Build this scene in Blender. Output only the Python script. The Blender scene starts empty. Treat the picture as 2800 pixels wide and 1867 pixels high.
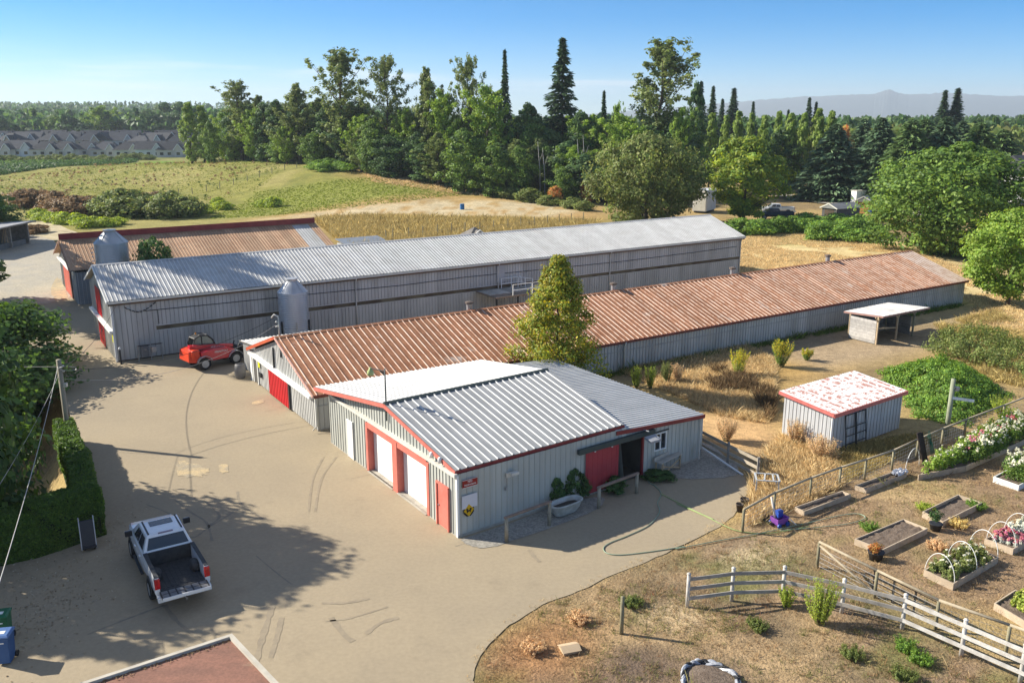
import bpy, bmesh, math, random
import numpy as np
from mathutils import Vector, Matrix
R = math.radians
random.seed(7)
SC = bpy.context.scene
COL = SC.collection
# ------------------------------------------------------------------ camera
H = 18.0                      # drone height above the yard (m)
F_PX, PITCH, ROLL = 2402.7, R(14.474), 0.0
cam = bpy.data.cameras.new('camera'); cam_o = bpy.data.objects.new('camera', cam); COL.objects.link(cam_o)
cam.sensor_width = 36.0; cam.lens = 36.0 * F_PX / 2800.0
cam.clip_start = 0.1; cam.clip_end = 40000
cam_o.matrix_world = (Matrix.Translation((0, 0, H)) @ Matrix.Rotation(R(90) - PITCH, 4, 'X') @ Matrix.Rotation(ROLL, 4, 'Z'))
SC.camera = cam_o
# ------------------------------------------------------------------ sky and sun
SUN_AZ, SUN_EL = R(165.8), R(30.5)     # direction towards the sun, az from +X
wd = bpy.data.worlds.new('World'); SC.world = wd; wd.use_nodes = True
nt = wd.node_tree; nt.nodes.clear()
N = nt.nodes.new; LK = nt.links.new
wo = N('ShaderNodeOutputWorld'); bg = N('ShaderNodeBackground'); bg.inputs[1].default_value = 0.072
sky = N('ShaderNodeTexSky'); sky.sky_type = 'NISHITA'; sky.sun_disc = False
sky.sun_elevation = SUN_EL; sky.sun_rotation = R(90) - SUN_AZ
sky.altitude = 0; sky.air_density = 0.6; sky.dust_density = 0.0; sky.ozone_density = 4.0
hs = N('ShaderNodeHueSaturation'); hs.inputs['Saturation'].default_value = 1.52; hs.inputs['Value'].default_value = 1.0
LK(sky.outputs[0], hs.inputs['Color'])
tc = N('ShaderNodeTexCoord'); sx = N('ShaderNodeSeparateXYZ'); LK(tc.outputs['Generated'], sx.inputs[0])
def mth(op, a, b=None, v=None):
    q = N('ShaderNodeMath'); q.operation = op; LK(a, q.inputs[0])
    if b is not None: LK(b, q.inputs[1])
    if v is not None: q.inputs[1].default_value = v
    return q.outputs[0]
def rng_(x, a, b, lo=0., hi=1.):
    q = N('ShaderNodeMapRange'); q.interpolation_type = 'SMOOTHSTEP'; q.inputs[1].default_value = a; q.inputs[2].default_value = b; q.inputs[3].default_value = lo; q.inputs[4].default_value = hi; LK(x, q.inputs[0]); return q.outputs[0]
def nz(vec, sc, det=6, rough=.55):
    q = N('ShaderNodeTexNoise'); q.inputs['Scale'].default_value = sc; q.inputs['Detail'].default_value = det; q.inputs['Roughness'].default_value = rough; LK(vec, q.inputs[0]); return q.outputs[0]
# thin streaky cloud lying low over the horizon
mp = N('ShaderNodeMapping'); mp.inputs['Scale'].default_value = (2.0, 2.0, 26); mp.inputs['Location'].default_value = (3.1, .4, 0); LK(tc.outputs['Generated'], mp.inputs[0])
low = mth('MULTIPLY', rng_(nz(mp.outputs[0], 1.5), .54, .80), rng_(sx.outputs[2], .085, .015))
# unseen cirrus veil, added above the view to neutralise the sky's blue fill
vd = N('ShaderNodeVectorMath'); vd.operation = 'DIVIDE'; LK(tc.outputs['Generated'], vd.inputs[0]); cz = N('ShaderNodeCombineXYZ'); zz = mth('ADD', sx.outputs[2], v=.12)
for i in range(3): LK(zz, cz.inputs[i])
LK(cz.outputs[0], vd.inputs[1])
hi = mth('MULTIPLY', rng_(nz(vd.outputs[0], 1.1, 7, .6), .36, .72, 0, .5), rng_(sx.outputs[2], .12, .35))
cl = mth('MAXIMUM', low, hi)
mx = N('ShaderNodeMix'); mx.data_type = 'RGBA'; mx.inputs[7].default_value = (7.6, 7.7, 7.8, 1)
LK(cl, mx.inputs[0]); LK(hs.outputs[0], mx.inputs[6]); LK(mx.outputs[2], bg.inputs[0]); LK(bg.outputs[0], wo.inputs[0])
sl = bpy.data.lights.new('sun', 'SUN'); sl.energy = 4.5; sl.angle = R(0.53); sl.color = (1, .93, .80)
so = bpy.data.objects.new('sun', sl); COL.objects.link(so)
sd = Vector((math.cos(SUN_AZ) * math.cos(SUN_EL), math.sin(SUN_AZ) * math.cos(SUN_EL), math.sin(SUN_EL)))
so.rotation_euler = sd.to_track_quat('Z', 'Y').to_euler(); so.location = (0, 0, 60)
vs = SC.view_settings; vs.view_transform = 'Standard'; vs.look = 'None'; vs.exposure = 1.12; vs.gamma = 1; vs.use_curve_mapping = False
SC.render.engine = 'CYCLES'; cy = SC.cycles
cy.use_denoising = True; cy.max_bounces = 5; cy.diffuse_bounces = 3; cy.transparent_max_bounces = 8; cy.volume_bounces = 0
cy.sample_clamp_indirect = 6

# ------------------------------------------------------------------ where a photo pixel lies in the place
_cp, _sp, _cr, _sr = math.cos(PITCH), math.sin(PITCH), 1.0, 0.0
def ray(px, py):
    X = px - 1400.0; Y = 933.5 - py
    X, Y = X * _cr + Y * _sr, -X * _sr + Y * _cr
    return Vector((X, F_PX * _cp + Y * _sp, Y * _cp - F_PX * _sp))
def G(px, py, h=0.0):                      # on the level plane z = h
    d = ray(px, py); t = (h - H) / d.z
    return Vector((d.x * t, d.y * t, h))
def AT(px, py, Y):                         # on the ray, Y metres in front
    d = ray(px, py); t = Y / d.y
    return Vector((d.x * t, Y, H + d.z * t))
def ONP(px, py, o, n):                     # on a plane
    d = ray(px, py); c = Vector((0, 0, H)); t = (Vector(o) - c).dot(n) / d.dot(n)
    return c + d * t
# ------------------------------------------------------------------ noise on arrays
def _h(ix, iy, s):
    n = (ix.astype(np.int64) * 374761393 + iy.astype(np.int64) * 668265263 + s * 982451653) & 0x7fffffff
    n = ((n ^ (n >> 13)) * 1274126177) & 0x7fffffff
    return ((n ^ (n >> 16)) & 0xffff) / 65535.0
def vnoise(x, y, s=0):
    ix = np.floor(x); iy = np.floor(y); fx = x - ix; fy = y - iy
    fx = fx * fx * (3 - 2 * fx); fy = fy * fy * (3 - 2 * fy)
    a = _h(ix, iy, s); b = _h(ix + 1, iy, s); c = _h(ix, iy + 1, s); d = _h(ix + 1, iy + 1, s)
    return (a * (1 - fx) + b * fx) * (1 - fy) + (c * (1 - fx) + d * fx) * fy
def fbm(x, y, s=0, o=4):
    v = 0; a = .5; t = 0
    for k in range(o):
        v = v + a * vnoise(x * 2 ** k + 17 * k, y * 2 ** k + 9 * k, s + k); t += a; a *= .55
    return v / t
def inpoly(x, y, poly):
    c = np.zeros(x.shape, bool); n = len(poly)
    for i in range(n):
        x0, y0 = poly[i][0], poly[i][1]; x1, y1 = poly[(i + 1) % n][0], poly[(i + 1) % n][1]
        if y0 == y1: continue
        c ^= ((y0 > y) != (y1 > y)) & (x < (x1 - x0) * (y - y0) / (y1 - y0) + x0)
    return c
def segdist(x, y, poly, closed=True):
    d = np.full(x.shape, 1e9); n = len(poly)
    for i in range(n if closed else n - 1):
        ax, ay = poly[i][0], poly[i][1]; bx, by = poly[(i + 1) % n][0], poly[(i + 1) % n][1]
        dx, dy = bx - ax, by - ay; t = np.clip(((x - ax) * dx + (y - ay) * dy) / (dx * dx + dy * dy + 1e-12), 0, 1)
        d = np.minimum(d, np.hypot(x - ax - t * dx, y - ay - t * dy))
    return d
def softin(x, y, poly, w):                  # 1 inside, fading over w metres
    d = segdist(x, y, poly); s = np.where(inpoly(x, y, poly), d, -d)
    return np.clip(s / w * .5 + .5, 0, 1)
def sstep(a, b, x):
    t = np.clip((x - a) / (b - a), 0, 1); return t * t * (3 - 2 * t)
# the lie of the land: level yard, low mound under the far tree line, yard left of the hedge lower
CREST = [(-175, 300), (-126, 290), (-95, 268), (-79, 256), (-54, 232), (-40, 219), (-29.5, 214), (-12, 194), (6, 186)]
HEDGE = [G(-60, 1563), G(109, 1525), G(293, 1462), G(255, 1330), G(210, 1205)]
LOWP = [HEDGE[2] + Vector((-.9, .3, 0)), HEDGE[4] + Vector((-.5, .4, 0)), Vector((-30.8, 56.5, 0)), Vector((-36.5, 63.5, 0)), Vector((-62, 66, 0)), Vector((-62, 33.5, 0)), HEDGE[0] + Vector((0, .9, 0)), HEDGE[1] + Vector((-.2, .9, 0))]
def TZ(x, y):
    x = np.asarray(x, float); y = np.asarray(y, float)
    d = segdist(x, y, CREST, False)
    hgt = np.interp(x, [-230, -175, -126, -95, -79, -54, -40, -29.5, -12, 6, 25], [0, .3, 1.8, 3.8, 5.2, 5.4, 5.0, 4.2, 1.9, .6, 0])
    z = hgt * np.exp(-(d / 26.0) ** 2)
    z = z + (fbm(x / 60, y / 60, 5, 3) - .5) * 1.2 * sstep(110, 190, y)
    z = z - 4.6 * softin(x, y, LOWP, 1.6)
    # far left hills
    z = z + 26 * sstep(700, 1800, y) * sstep(100, -500, x) * (0.6 + .8 * fbm(x / 900, y / 900, 9, 2))
    return z
def tz(x, y): return float(TZ(np.array([x]), np.array([y]))[0])
# ------------------------------------------------------------------ objects
def put(name, data, parent=None):
    o = bpy.data.objects.new(name, data); COL.objects.link(o)
    if parent: o.parent = parent
    return o
def tag(o, label, cat, group=None):
    o['label'] = label; o['category'] = cat
    if group: o['group'] = group
    return o
def thing(name, label, cat, loc=(0, 0, 0), rz=0.0, group=None):
    o = put(name, None); o.empty_display_size = .2
    o.location = loc; o.rotation_euler = (0, 0, rz)
    return tag(o, label, cat, group)
def struct(o, kind='structure'):
    o['kind'] = kind; return o
def dup(root, loc, rz=0, scale=None, label=None):
    r = root.copy(); COL.objects.link(r); r.location = loc; r.rotation_euler = (0, 0, rz)
    if scale: r.scale = scale
    if label: r['label'] = label
    for ch in root.children:
        c = ch.copy(); COL.objects.link(c); c.parent = r
        for g in ch.children:
            d = g.copy(); COL.objects.link(d); d.parent = c
    return r
V = Vector
class MB:
    def __init__(s): s.v = []; s.f = []; s.m = []
    def add(s, vs, fs, m=0):
        b = len(s.v); s.v += [tuple(p) for p in vs]; s.f += [tuple(b + i for i in f) for f in fs]; s.m += [m] * len(fs); return s
    def quad(s, a, b, c, d, m=0): return s.add([a, b, c, d], [(0, 1, 2, 3)], m)
    def obox(s, o, ax, ay, az, m=0):
        o, ax, ay, az = V(o), V(ax), V(ay), V(az)
        vs = [o, o + ax, o + ax + ay, o + ay]; vs += [p + az for p in vs]
        fs = [(3, 2, 1, 0), (4, 5, 6, 7), (0, 1, 5, 4), (1, 2, 6, 5), (2, 3, 7, 6), (3, 0, 4, 7)]
        if ax.cross(ay).dot(az) < 0: fs = [f[::-1] for f in fs]
        return s.add(vs, fs, m)
    def box(s, x0, y0, z0, x1, y1, z1, m=0): return s.obox((x0, y0, z0), (x1 - x0, 0, 0), (0, y1 - y0, 0), (0, 0, z1 - z0), m)
    def beam(s, a, b, w, t, up=(0, 0, 1), m=0):              # rectangular bar from a to b; t along 'up'
        a, b = V(a), V(b); d = (b - a); up = V(up); sd = d.cross(up)
        if sd.length < 1e-6: sd = d.cross(V((1, 0, 0)))
        sd.normalize(); u2 = sd.cross(d).normalized()
        return s.obox(a - sd * w / 2 - u2 * t / 2, d, sd * w, u2 * t, m)
    def tube(s, pts, r, n=8, m=0, cap=True):
        pts = [V(p) for p in pts]; rs = r if isinstance(r, (list, tuple)) else [r] * len(pts)
        rings = []; x = None
        for i, p in enumerate(pts):
            d = (pts[min(i + 1, len(pts) - 1)] - pts[max(i - 1, 0)]).normalized()
            if x is None: x = d.orthogonal().normalized()
            x = (x - d * x.dot(d)).normalized(); y = d.cross(x)
            rings.append([p + (x * math.cos(2 * math.pi * k / n) + y * math.sin(2 * math.pi * k / n)) * rs[i] for k in range(n)])
        vs = [q for rg in rings for q in rg]; fs = []
        for i in range(len(pts) - 1):
            for k in range(n):
                a = i * n + k; b = i * n + (k + 1) % n; fs.append((a, b, b + n, a + n))
        if cap: fs.append(tuple(range(n - 1, -1, -1))); fs.append(tuple((len(pts) - 1) * n + k for k in range(n)))
        return s.add(vs, fs, m)
    def lathe(s, prof, c=(0, 0, 0), n=24, m=0, sx=1, sy=1):    # prof: (r, z) from bottom to top
        vs = []; fs = []
        for r, z in prof:
            vs += [(c[0] + sx * r * math.cos(2 * math.pi * k / n), c[1] + sy * r * math.sin(2 * math.pi * k / n), c[2] + z) for k in range(n)]
        for i in range(len(prof) - 1):
            for k in range(n):
                a = i * n + k; b = i * n + (k + 1) % n; fs.append((a, b, b + n, a + n))
        fs.append(tuple(range(n - 1, -1, -1))); fs.append(tuple((len(prof) - 1) * n + k for k in range(n)))
        return s.add(vs, fs, m)
    def prism(s, poly, z0, z1, m=0):
        n = len(poly); vs = [(p[0], p[1], z0) for p in poly] + [(p[0], p[1], z1) for p in poly]
        fs = [tuple(range(n - 1, -1, -1)), tuple(range(n, 2 * n))] + [(i, (i + 1) % n, n + (i + 1) % n, n + i) for i in range(n)]
        return s.add(vs, fs, m)
    def loft(s, secs, m=0, cap=True, closed=True):           # list of equal-length rings
        n = len(secs[0]); vs = [p for r in secs for p in r]; fs = []
        for i in range(len(secs) - 1):
            for k in range(n if closed else n - 1):
                a = i * n + k; b = i * n + (k + 1) % n; fs.append((a, b, b + n, a + n))
        if cap: fs.append(tuple(range(n - 1, -1, -1))); fs.append(tuple((len(secs) - 1) * n + k for k in range(n)))
        return s.add(vs, fs, m)
    def mesh(s, name, mats, smooth=False):
        me = bpy.data.meshes.new(name); me.from_pydata(s.v, [], s.f)
        for m in (mats if isinstance(mats, (list, tuple)) else [mats]): me.materials.append(m)
        if any(s.m): me.polygons.foreach_set('material_index', s.m)
        if smooth: me.polygons.foreach_set('use_smooth', [True] * len(s.f))
        me.update(); return me
    def build(s, name, mats, parent=None, smooth=False, bevel=0):
        me = s.mesh(name, mats, smooth)
        if bevel:
            bm = bmesh.new(); bm.from_mesh(me); bmesh.ops.remove_doubles(bm, verts=bm.verts, dist=1e-5)
            bmesh.ops.bevel(bm, geom=bm.edges[:], offset=bevel, segments=2, affect='EDGES', profile=.6); bm.to_mesh(me); bm.free()
        return put(name, me, parent)
def npmesh(name, v, quads, mats, col=None, smooth=False):
    me = bpy.data.meshes.new(name); v = np.asarray(v, np.float32); q = np.asarray(quads, np.int32); k = q.shape[1]
    me.vertices.add(len(v)); me.vertices.foreach_set('co', v.ravel())
    me.loops.add(q.size); me.loops.foreach_set('vertex_index', q.ravel())
    me.polygons.add(len(q)); me.polygons.foreach_set('loop_start', np.arange(0, q.size, k, dtype=np.int32))
    me.polygons.foreach_set('loop_total', np.full(len(q), k, np.int32))
    for m in (mats if isinstance(mats, (list, tuple)) else [mats]): me.materials.append(m)
    if smooth: me.polygons.foreach_set('use_smooth', np.ones(len(q), bool))
    if col is not None:
        a = me.color_attributes.new('col', 'FLOAT_COLOR', 'POINT')
        c = np.ones((len(v), 4), np.float32); c[:, :3] = col; a.data.foreach_set('color', c.ravel())
    me.update(calc_edges=True); me.validate(); return me
# ------------------------------------------------------------------ materials
def hexc(h):
    c = [int(h[i:i + 2], 16) / 255 for i in (0, 2, 4)]
    return tuple(x / 12.92 if x <= .04045 else ((x + .055) / 1.055) ** 2.4 for x in c)
MATS = {}
def M(name, c1, c2=None, scale=1.0, rough=.7, metal=0.0, stretch=(1, 1, 1), bump=0.0, bscale=None, rnd=0.0, c3=None, lo=.35, hi=.65, c3lo=.6, c3hi=.7, s3=None, fine=.0, spec=.3, st3=None, coat=0, detail=5):
    """noise-mixed paint / earth / wood: c1..c2 by noise, c3 in patches, rnd = tone per object"""
    if name in MATS: return MATS[name]
    m = bpy.data.materials.new(name); m.use_nodes = True; t = m.node_tree; b = t.nodes['Principled BSDF']; n = t.nodes.new; l = t.links.new
    b.inputs['Roughness'].default_value = rough; b.inputs['Metallic'].default_value = metal; b.inputs['Specular IOR Level'].default_value = spec
    if coat: b.inputs['Coat Weight'].default_value = coat
    g = n('ShaderNodeNewGeometry')
    def noise(sc, st, det=detail):
        mp = n('ShaderNodeMapping'); mp.inputs['Scale'].default_value = st; l(g.outputs['Position'], mp.inputs[0])
        q = n('ShaderNodeTexNoise'); q.inputs['Scale'].default_value = sc; q.inputs['Detail'].default_value = det; q.inputs['Roughness'].default_value = .62
        l(mp.outputs[0], q.inputs[0]); return q.outputs[0]
    def rng(x, a, c, to0=0., to1=1.):
        q = n('ShaderNodeMapRange'); q.interpolation_type = 'SMOOTHSTEP'; q.inputs[1].default_value = a; q.inputs[2].default_value = c; q.inputs[3].default_value = to0; q.inputs[4].default_value = to1; l(x, q.inputs[0]); return q.outputs[0]
    def mix(f, a, c):
        q = n('ShaderNodeMix'); q.data_type = 'RGBA'; l(f, q.inputs[0])
        for i, x in ((6, a), (7, c)):
            if isinstance(x, tuple): q.inputs[i].default_value = (*x, 1)
            else: l(x, q.inputs[i])
        return q.outputs[2]
    c2 = c2 or tuple(x * .8 for x in c1)
    nz = noise(scale, stretch); col = mix(rng(nz, lo, hi), tuple(c1), tuple(c2))
    if c3: col = mix(rng(noise(s3 or scale * .6, st3 or stretch), c3lo, c3hi), col, tuple(c3))
    def mulv(val, col):
        q = n('ShaderNodeVectorMath'); q.operation = 'SCALE'; l(col, q.inputs[0]); l(val, q.inputs[3]); return q.outputs[0]
    if rnd:
        oi = n('ShaderNodeObjectInfo'); col = mulv(rng(oi.outputs['Random'], 0, 1, 1 - rnd, 1 + rnd), col)
    if fine: col = mulv(rng(noise(max(scale * 14, 6), (1, 1, 1), 3), .25, .75, 1 - fine, 1 + fine), col)
    l(col, b.inputs['Base Color'])
    if bump:
        bp = n('ShaderNodeBump'); bp.inputs['Strength'].default_value = bump; bp.inputs['Distance'].default_value = .05
        l(noise(bscale or scale * 6, stretch), bp.inputs['Height']); l(bp.outputs[0], b.inputs['Normal'])
    MATS[name] = m; return m
def glass(name, c=(.02, .025, .03), rough=.06):
    if name in MATS: return MATS[name]
    m = bpy.data.materials.new(name); m.use_nodes = True; b = m.node_tree.nodes['Principled BSDF']
    b.inputs['Base Color'].default_value = (*c, 1); b.inputs['Roughness'].default_value = rough; b.inputs['Specular IOR Level'].default_value = .8
    MATS[name] = m; return m
def leafmat(name, trans=.35, rough=.55):
    m = bpy.data.materials.new(name); m.use_nodes = True; t = m.node_tree; n = t.nodes.new; l = t.links.new
    b = t.nodes['Principled BSDF']; o = t.nodes['Material Output']; b.inputs['Roughness'].default_value = rough; b.inputs['Specular IOR Level'].default_value = .25
    a = n('ShaderNodeVertexColor'); a.layer_name = 'col'; l(a.outputs[0], b.inputs['Base Color'])
    tr = n('ShaderNodeBsdfTranslucent'); hs = n('ShaderNodeHueSaturation'); hs.inputs['Value'].default_value = 1.5; hs.inputs['Saturation'].default_value = 1.1; hs.inputs['Hue'].default_value = .485
    l(a.outputs[0], hs.inputs['Color']); l(hs.outputs[0], tr.inputs[0])
    mx = n('ShaderNodeMixShader'); mx.inputs[0].default_value = trans; l(b.outputs[0], mx.inputs[1]); l(tr.outputs[0], mx.inputs[2]); l(mx.outputs[0], o.inputs[0])
    return m
LEAF = leafmat('leaf_tissue'); NEEDLE = leafmat('needle_tissue', .12, .6); STRAW = leafmat('dry_grass_tissue', .25, .8)
# ------------------------------------------------------------------ ribbed metal panels, each its own object
def panels(parent, name, p00, p10, p11, p01, n, ribs, h, mats, rw=.07, lap=0.004, skip=None):
    """p00->p10 runs along the building, p00->p01 along the ribs; one object per sheet"""
    p00, p10, p11, p01 = V(p00), V(p10), V(p11), V(p01)
    nrm = (p10 - p00).cross(p01 - p00).normalized(); Lb = (p10 - p00).length
    def at(t, s, z): return (p00.lerp(p10, t)).lerp(p01.lerp(p11, t), s) + nrm * z
    out = []
    for i in range(n):
        if skip and i in skip: continue
        t0, t1 = i / n, (i + 1) / n; dt = t1 - t0; prof = [(t0, 0)]; slot = []
        for k in range(ribs):
            c = t0 + dt * (k + .5) / ribs; w = rw / Lb
            prof += [(c - w * .5, 0), (c - w * .28, h), (c + w * .28, h), (c + w * .5, 0)]; slot += [0, 1, 1, 1]
        prof += [(t1, 0)]; slot += [0]; mb = MB(); z = lap * (i % 2)
        for k in range(len(prof) - 1):
            a, b = prof[k], prof[k + 1]
            mb.quad(at(a[0], 0, a[1] + z), at(b[0], 0, b[1] + z), at(b[0], 1, b[1] + z), at(a[0], 1, a[1] + z), slot[k] if len(mats) > 1 else 0)
        out.append(mb.build(name, mats, parent))
    return out
# ================================================================== THE SETTING
GP = lambda pts, h=0.0: [G(x, y, h) for x, y in pts]
def d84(pts): return [(x / .84, y / .84) for x, y in pts]
# ---- ground sheet to the horizon, colour patches of the soil and grass itself
xs = np.concatenate([-np.geomspace(9800, 420, 18), np.arange(-400, -62, 6.0), np.arange(-60, 66, .75), np.arange(68, 420, 6.0), np.geomspace(430, 9800, 18)])
ys = np.concatenate([[-600, -200, -60, -20, 0], np.arange(8, 104, .75), np.arange(105, 420, 3.0), np.geomspace(430, 11000, 28)])
GX, GY = np.meshgrid(xs, ys); gx, gy = GX.ravel(), GY.ravel(); gz = TZ(gx, gy)
near = np.clip((gy - 60) / 60, 0, 1)
gz = gz + (fbm(gx / 2.3, gy / 2.3, 31, 3) - .5) * .035 * (gy < 140)
def C3(c): return np.array(c)[None, :]
def mixc(col, c, f): return col * (1 - f[:, None]) + C3(c) * f[:, None]
n1 = fbm(gx / 5, gy / 5, 1); n2 = fbm(gx / 1.6, gy / 1.6, 2); n3 = fbm(gx / 22, gy / 22, 3); n4 = fbm(gx / 9, gy / 30, 4)
gc = np.tile(C3((.36, .26, .115)), (len(gx), 1))
gc = mixc(gc, (.24, .175, .09), sstep(.45, .7, n1))
gc = mixc(gc, (.20, .20, .06), sstep(.55, .75, n3) * .5)
def patch(px, c, w, f=1.0, nz=None):
    global gc
    p = [(q.x, q.y) for q in GP(px)]; k = softin(gx, gy, p, w) * f
    if nz is not None: k = k * nz
    gc = mixc(gc, c, k)
far = [(-700, 640), (-700, 400), (900, 400), (1250, 500), (1320, 545), (900, 566), (600, 640)]
patch(far, (.25, .235, .062), 10)
patch(far, (.31, .27, .10), 10, .8, sstep(.42, .62, n4))
patch(far, (.15, .165, .045), 8, .6, sstep(.58, .72, n1))
for p in ([(280, 438), (330, 424), (420, 414), (432, 424), (360, 440)], [(385, 450), (420, 440), (480, 440), (470, 455)], [(620, 470), (760, 466), (930, 480), (860, 500), (700, 494)], [(560, 455), (640, 440), (660, 446), (580, 462)]):
    patch(p, (.13, .27, .02), 5, .9)
patch([(560, 600), (700, 545), (1000, 530), (1350, 545), (1620, 560), (1600, 580), (1100, 572), (760, 592)], (.22, .24, .05), 3, .85)
patch([(600, 440), (760, 446), (900, 470), (1040, 480), (1260, 530), (1380, 550), (1250, 556), (960, 530), (760, 470), (600, 462)], (.40, .27, .115), 5, .9)
patch([(640, 606), (900, 576), (1200, 556), (1480, 552), (1640, 570), (1650, 600), (1400, 606), (900, 600), (760, 606)], (.42, .27, .11), 3, .9)
patch([(700, 604), (930, 582), (1200, 566), (1500, 562), (1600, 578), (1500, 598), (1280, 598), (900, 596)], (.52, .43, .27), 2.5, .95, sstep(.3, .5, n2))
patch([(860, 600), (1300, 600), (1640, 606), (1640, 640), (900, 680)], (.28, .21, .07), 3, .9)
# straw paddock right of the long barns
straw = [(2020, 790), (2020, 660), (2100, 618), (2420, 655), (2640, 720), (2900, 780), (2900, 1000), (2560, 880), (2640, 840), (2480, 700)]
patch(straw, (.62, .485, .245), 4); patch(straw, (.49, .365, .175), 4, .8, sstep(.5, .68, n1)); patch([(2080, 640), (2200, 640), (2260, 668), (2110, 670)], (.24, .25, .06), 3, .8)
# weed patch and dirt round the little sheds
patch([(1700, 1000), (2010, 900), (2300, 940), (2300, 1010), (2140, 1060), (2100, 1160), (1930, 1140), (1800, 1060)], (.42, .27, .10), 2, .9)
patch([(1850, 1140), (1960, 1130), (2110, 1150), (2130, 1200), (2060, 1240), (1930, 1200)], (.55, .35, .17), 1.2, .95)
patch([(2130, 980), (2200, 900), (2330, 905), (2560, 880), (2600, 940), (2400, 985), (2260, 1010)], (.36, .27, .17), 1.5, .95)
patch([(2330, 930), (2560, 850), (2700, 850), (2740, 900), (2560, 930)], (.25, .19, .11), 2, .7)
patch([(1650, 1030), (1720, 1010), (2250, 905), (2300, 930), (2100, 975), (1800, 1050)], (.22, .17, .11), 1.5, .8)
# garden and paddock in front
gard = [(2050, 1440), (2130, 1380), (2560, 1210), (2950, 1080), (2950, 1700), (2390, 1640), (2220, 1540)]
patch(gard, (.27, .185, .11), 1.0); patch(gard, (.42, .30, .15), 1.0, .8, sstep(.46, .6, n1)); patch(gard, (.20, .17, .06), 1.0, .5, sstep(.6, .72, n2))
pad = [(1260, 1960), (1300, 1800), (1480, 1660), (1870, 1495), (2050, 1440), (2230, 1545), (2400, 1650), (2900, 1900), (2900, 2100)]
patch(pad, (.235, .165, .105), .8); patch(pad, (.37, .26, .14), .8, .85, sstep(.47, .6, n1)); patch(pad, (.17, .13, .08), .8, .7, sstep(.56, .68, n2)); patch(pad, (.16, .16, .055), .8, .75, sstep(.5, .64, fbm(gx / 2.2, gy / 2.2, 14)))
patch([(1960, 1520), (2060, 1490), (2160, 1510), (2120, 1545), (1990, 1545)], (.55, .43, .26), .6, .8)
patch([(1700, 1700), (1740, 1660), (1900, 1650), (1930, 1690), (1800, 1740)], (.55, .42, .25), .5, .75, sstep(.3, .5, n2))
patch([(1350, 1740), (1480, 1670), (1640, 1720), (1600, 1850), (1340, 1867)], (.31, .165, .075), .8, .8)
patch([(1640, 1830), (1680, 1775), (1800, 1765), (1850, 1800), (1830, 1867), (1660, 1867)], (.13, .095, .07), .4, .95)
# far plain
k = sstep(330, 480, gy); gc = mixc(gc, (.15, .17, .05), k * .8); gc = mixc(gc, (.05, .08, .025), k * sstep(.5, .62, fbm(gx / 300, gy / 300, 77)))
nx, ny = len(xs), len(ys); ii = np.arange(nx * ny).reshape(ny, nx)
qd = np.stack([ii[:-1, :-1], ii[:-1, 1:], ii[1:, 1:], ii[1:, :-1]], -1).reshape(-1, 4)
def earthmat(name):
    m = bpy.data.materials.new(name); m.use_nodes = True; t = m.node_tree; n = t.nodes.new; l = t.links.new; b = t.nodes['Principled BSDF']
    b.inputs['Roughness'].default_value = .95; b.inputs['Specular IOR Level'].default_value = .1
    a = n('ShaderNodeVertexColor'); a.layer_name = 'col'; g = n('ShaderNodeNewGeometry'); prev = a.outputs[0]
    for sc, amt, det in ((.35, .22, 6), (2.4, .30, 6), (14, .35, 4)):
        q = n('ShaderNodeTexNoise'); q.inputs['Scale'].default_value = sc; q.inputs['Detail'].default_value = det; q.inputs['Roughness'].default_value = .65; l(g.outputs['Position'], q.inputs[0])
        r = n('ShaderNodeMapRange'); r.inputs[1].default_value = .28; r.inputs[2].default_value = .72; r.inputs[3].default_value = 1 - amt; r.inputs[4].default_value = 1 + amt; l(q.outputs[0], r.inputs[0])
        s = n('ShaderNodeVectorMath'); s.operation = 'SCALE'; l(prev, s.inputs[0]); l(r.outputs[0], s.inputs[3]); prev = s.outputs[0]
    l(prev, b.inputs['Base Color'])
    q = n('ShaderNodeTexNoise'); q.inputs['Scale'].default_value = 9; q.inputs['Detail'].default_value = 8; l(g.outputs['Position'], q.inputs[0])
    bp = n('ShaderNodeBump'); bp.inputs['Strength'].default_value = .8; bp.inputs['Distance'].default_value = .08; l(q.outputs[0], bp.inputs['Height']); l(bp.outputs[0], b.inputs['Normal'])
    return m
EARTH = earthmat('soil_and_dry_grass')
struct(put('ground', npmesh('ground', np.stack([gx, gy, gz], 1), qd, EARTH, gc, True)))
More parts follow.
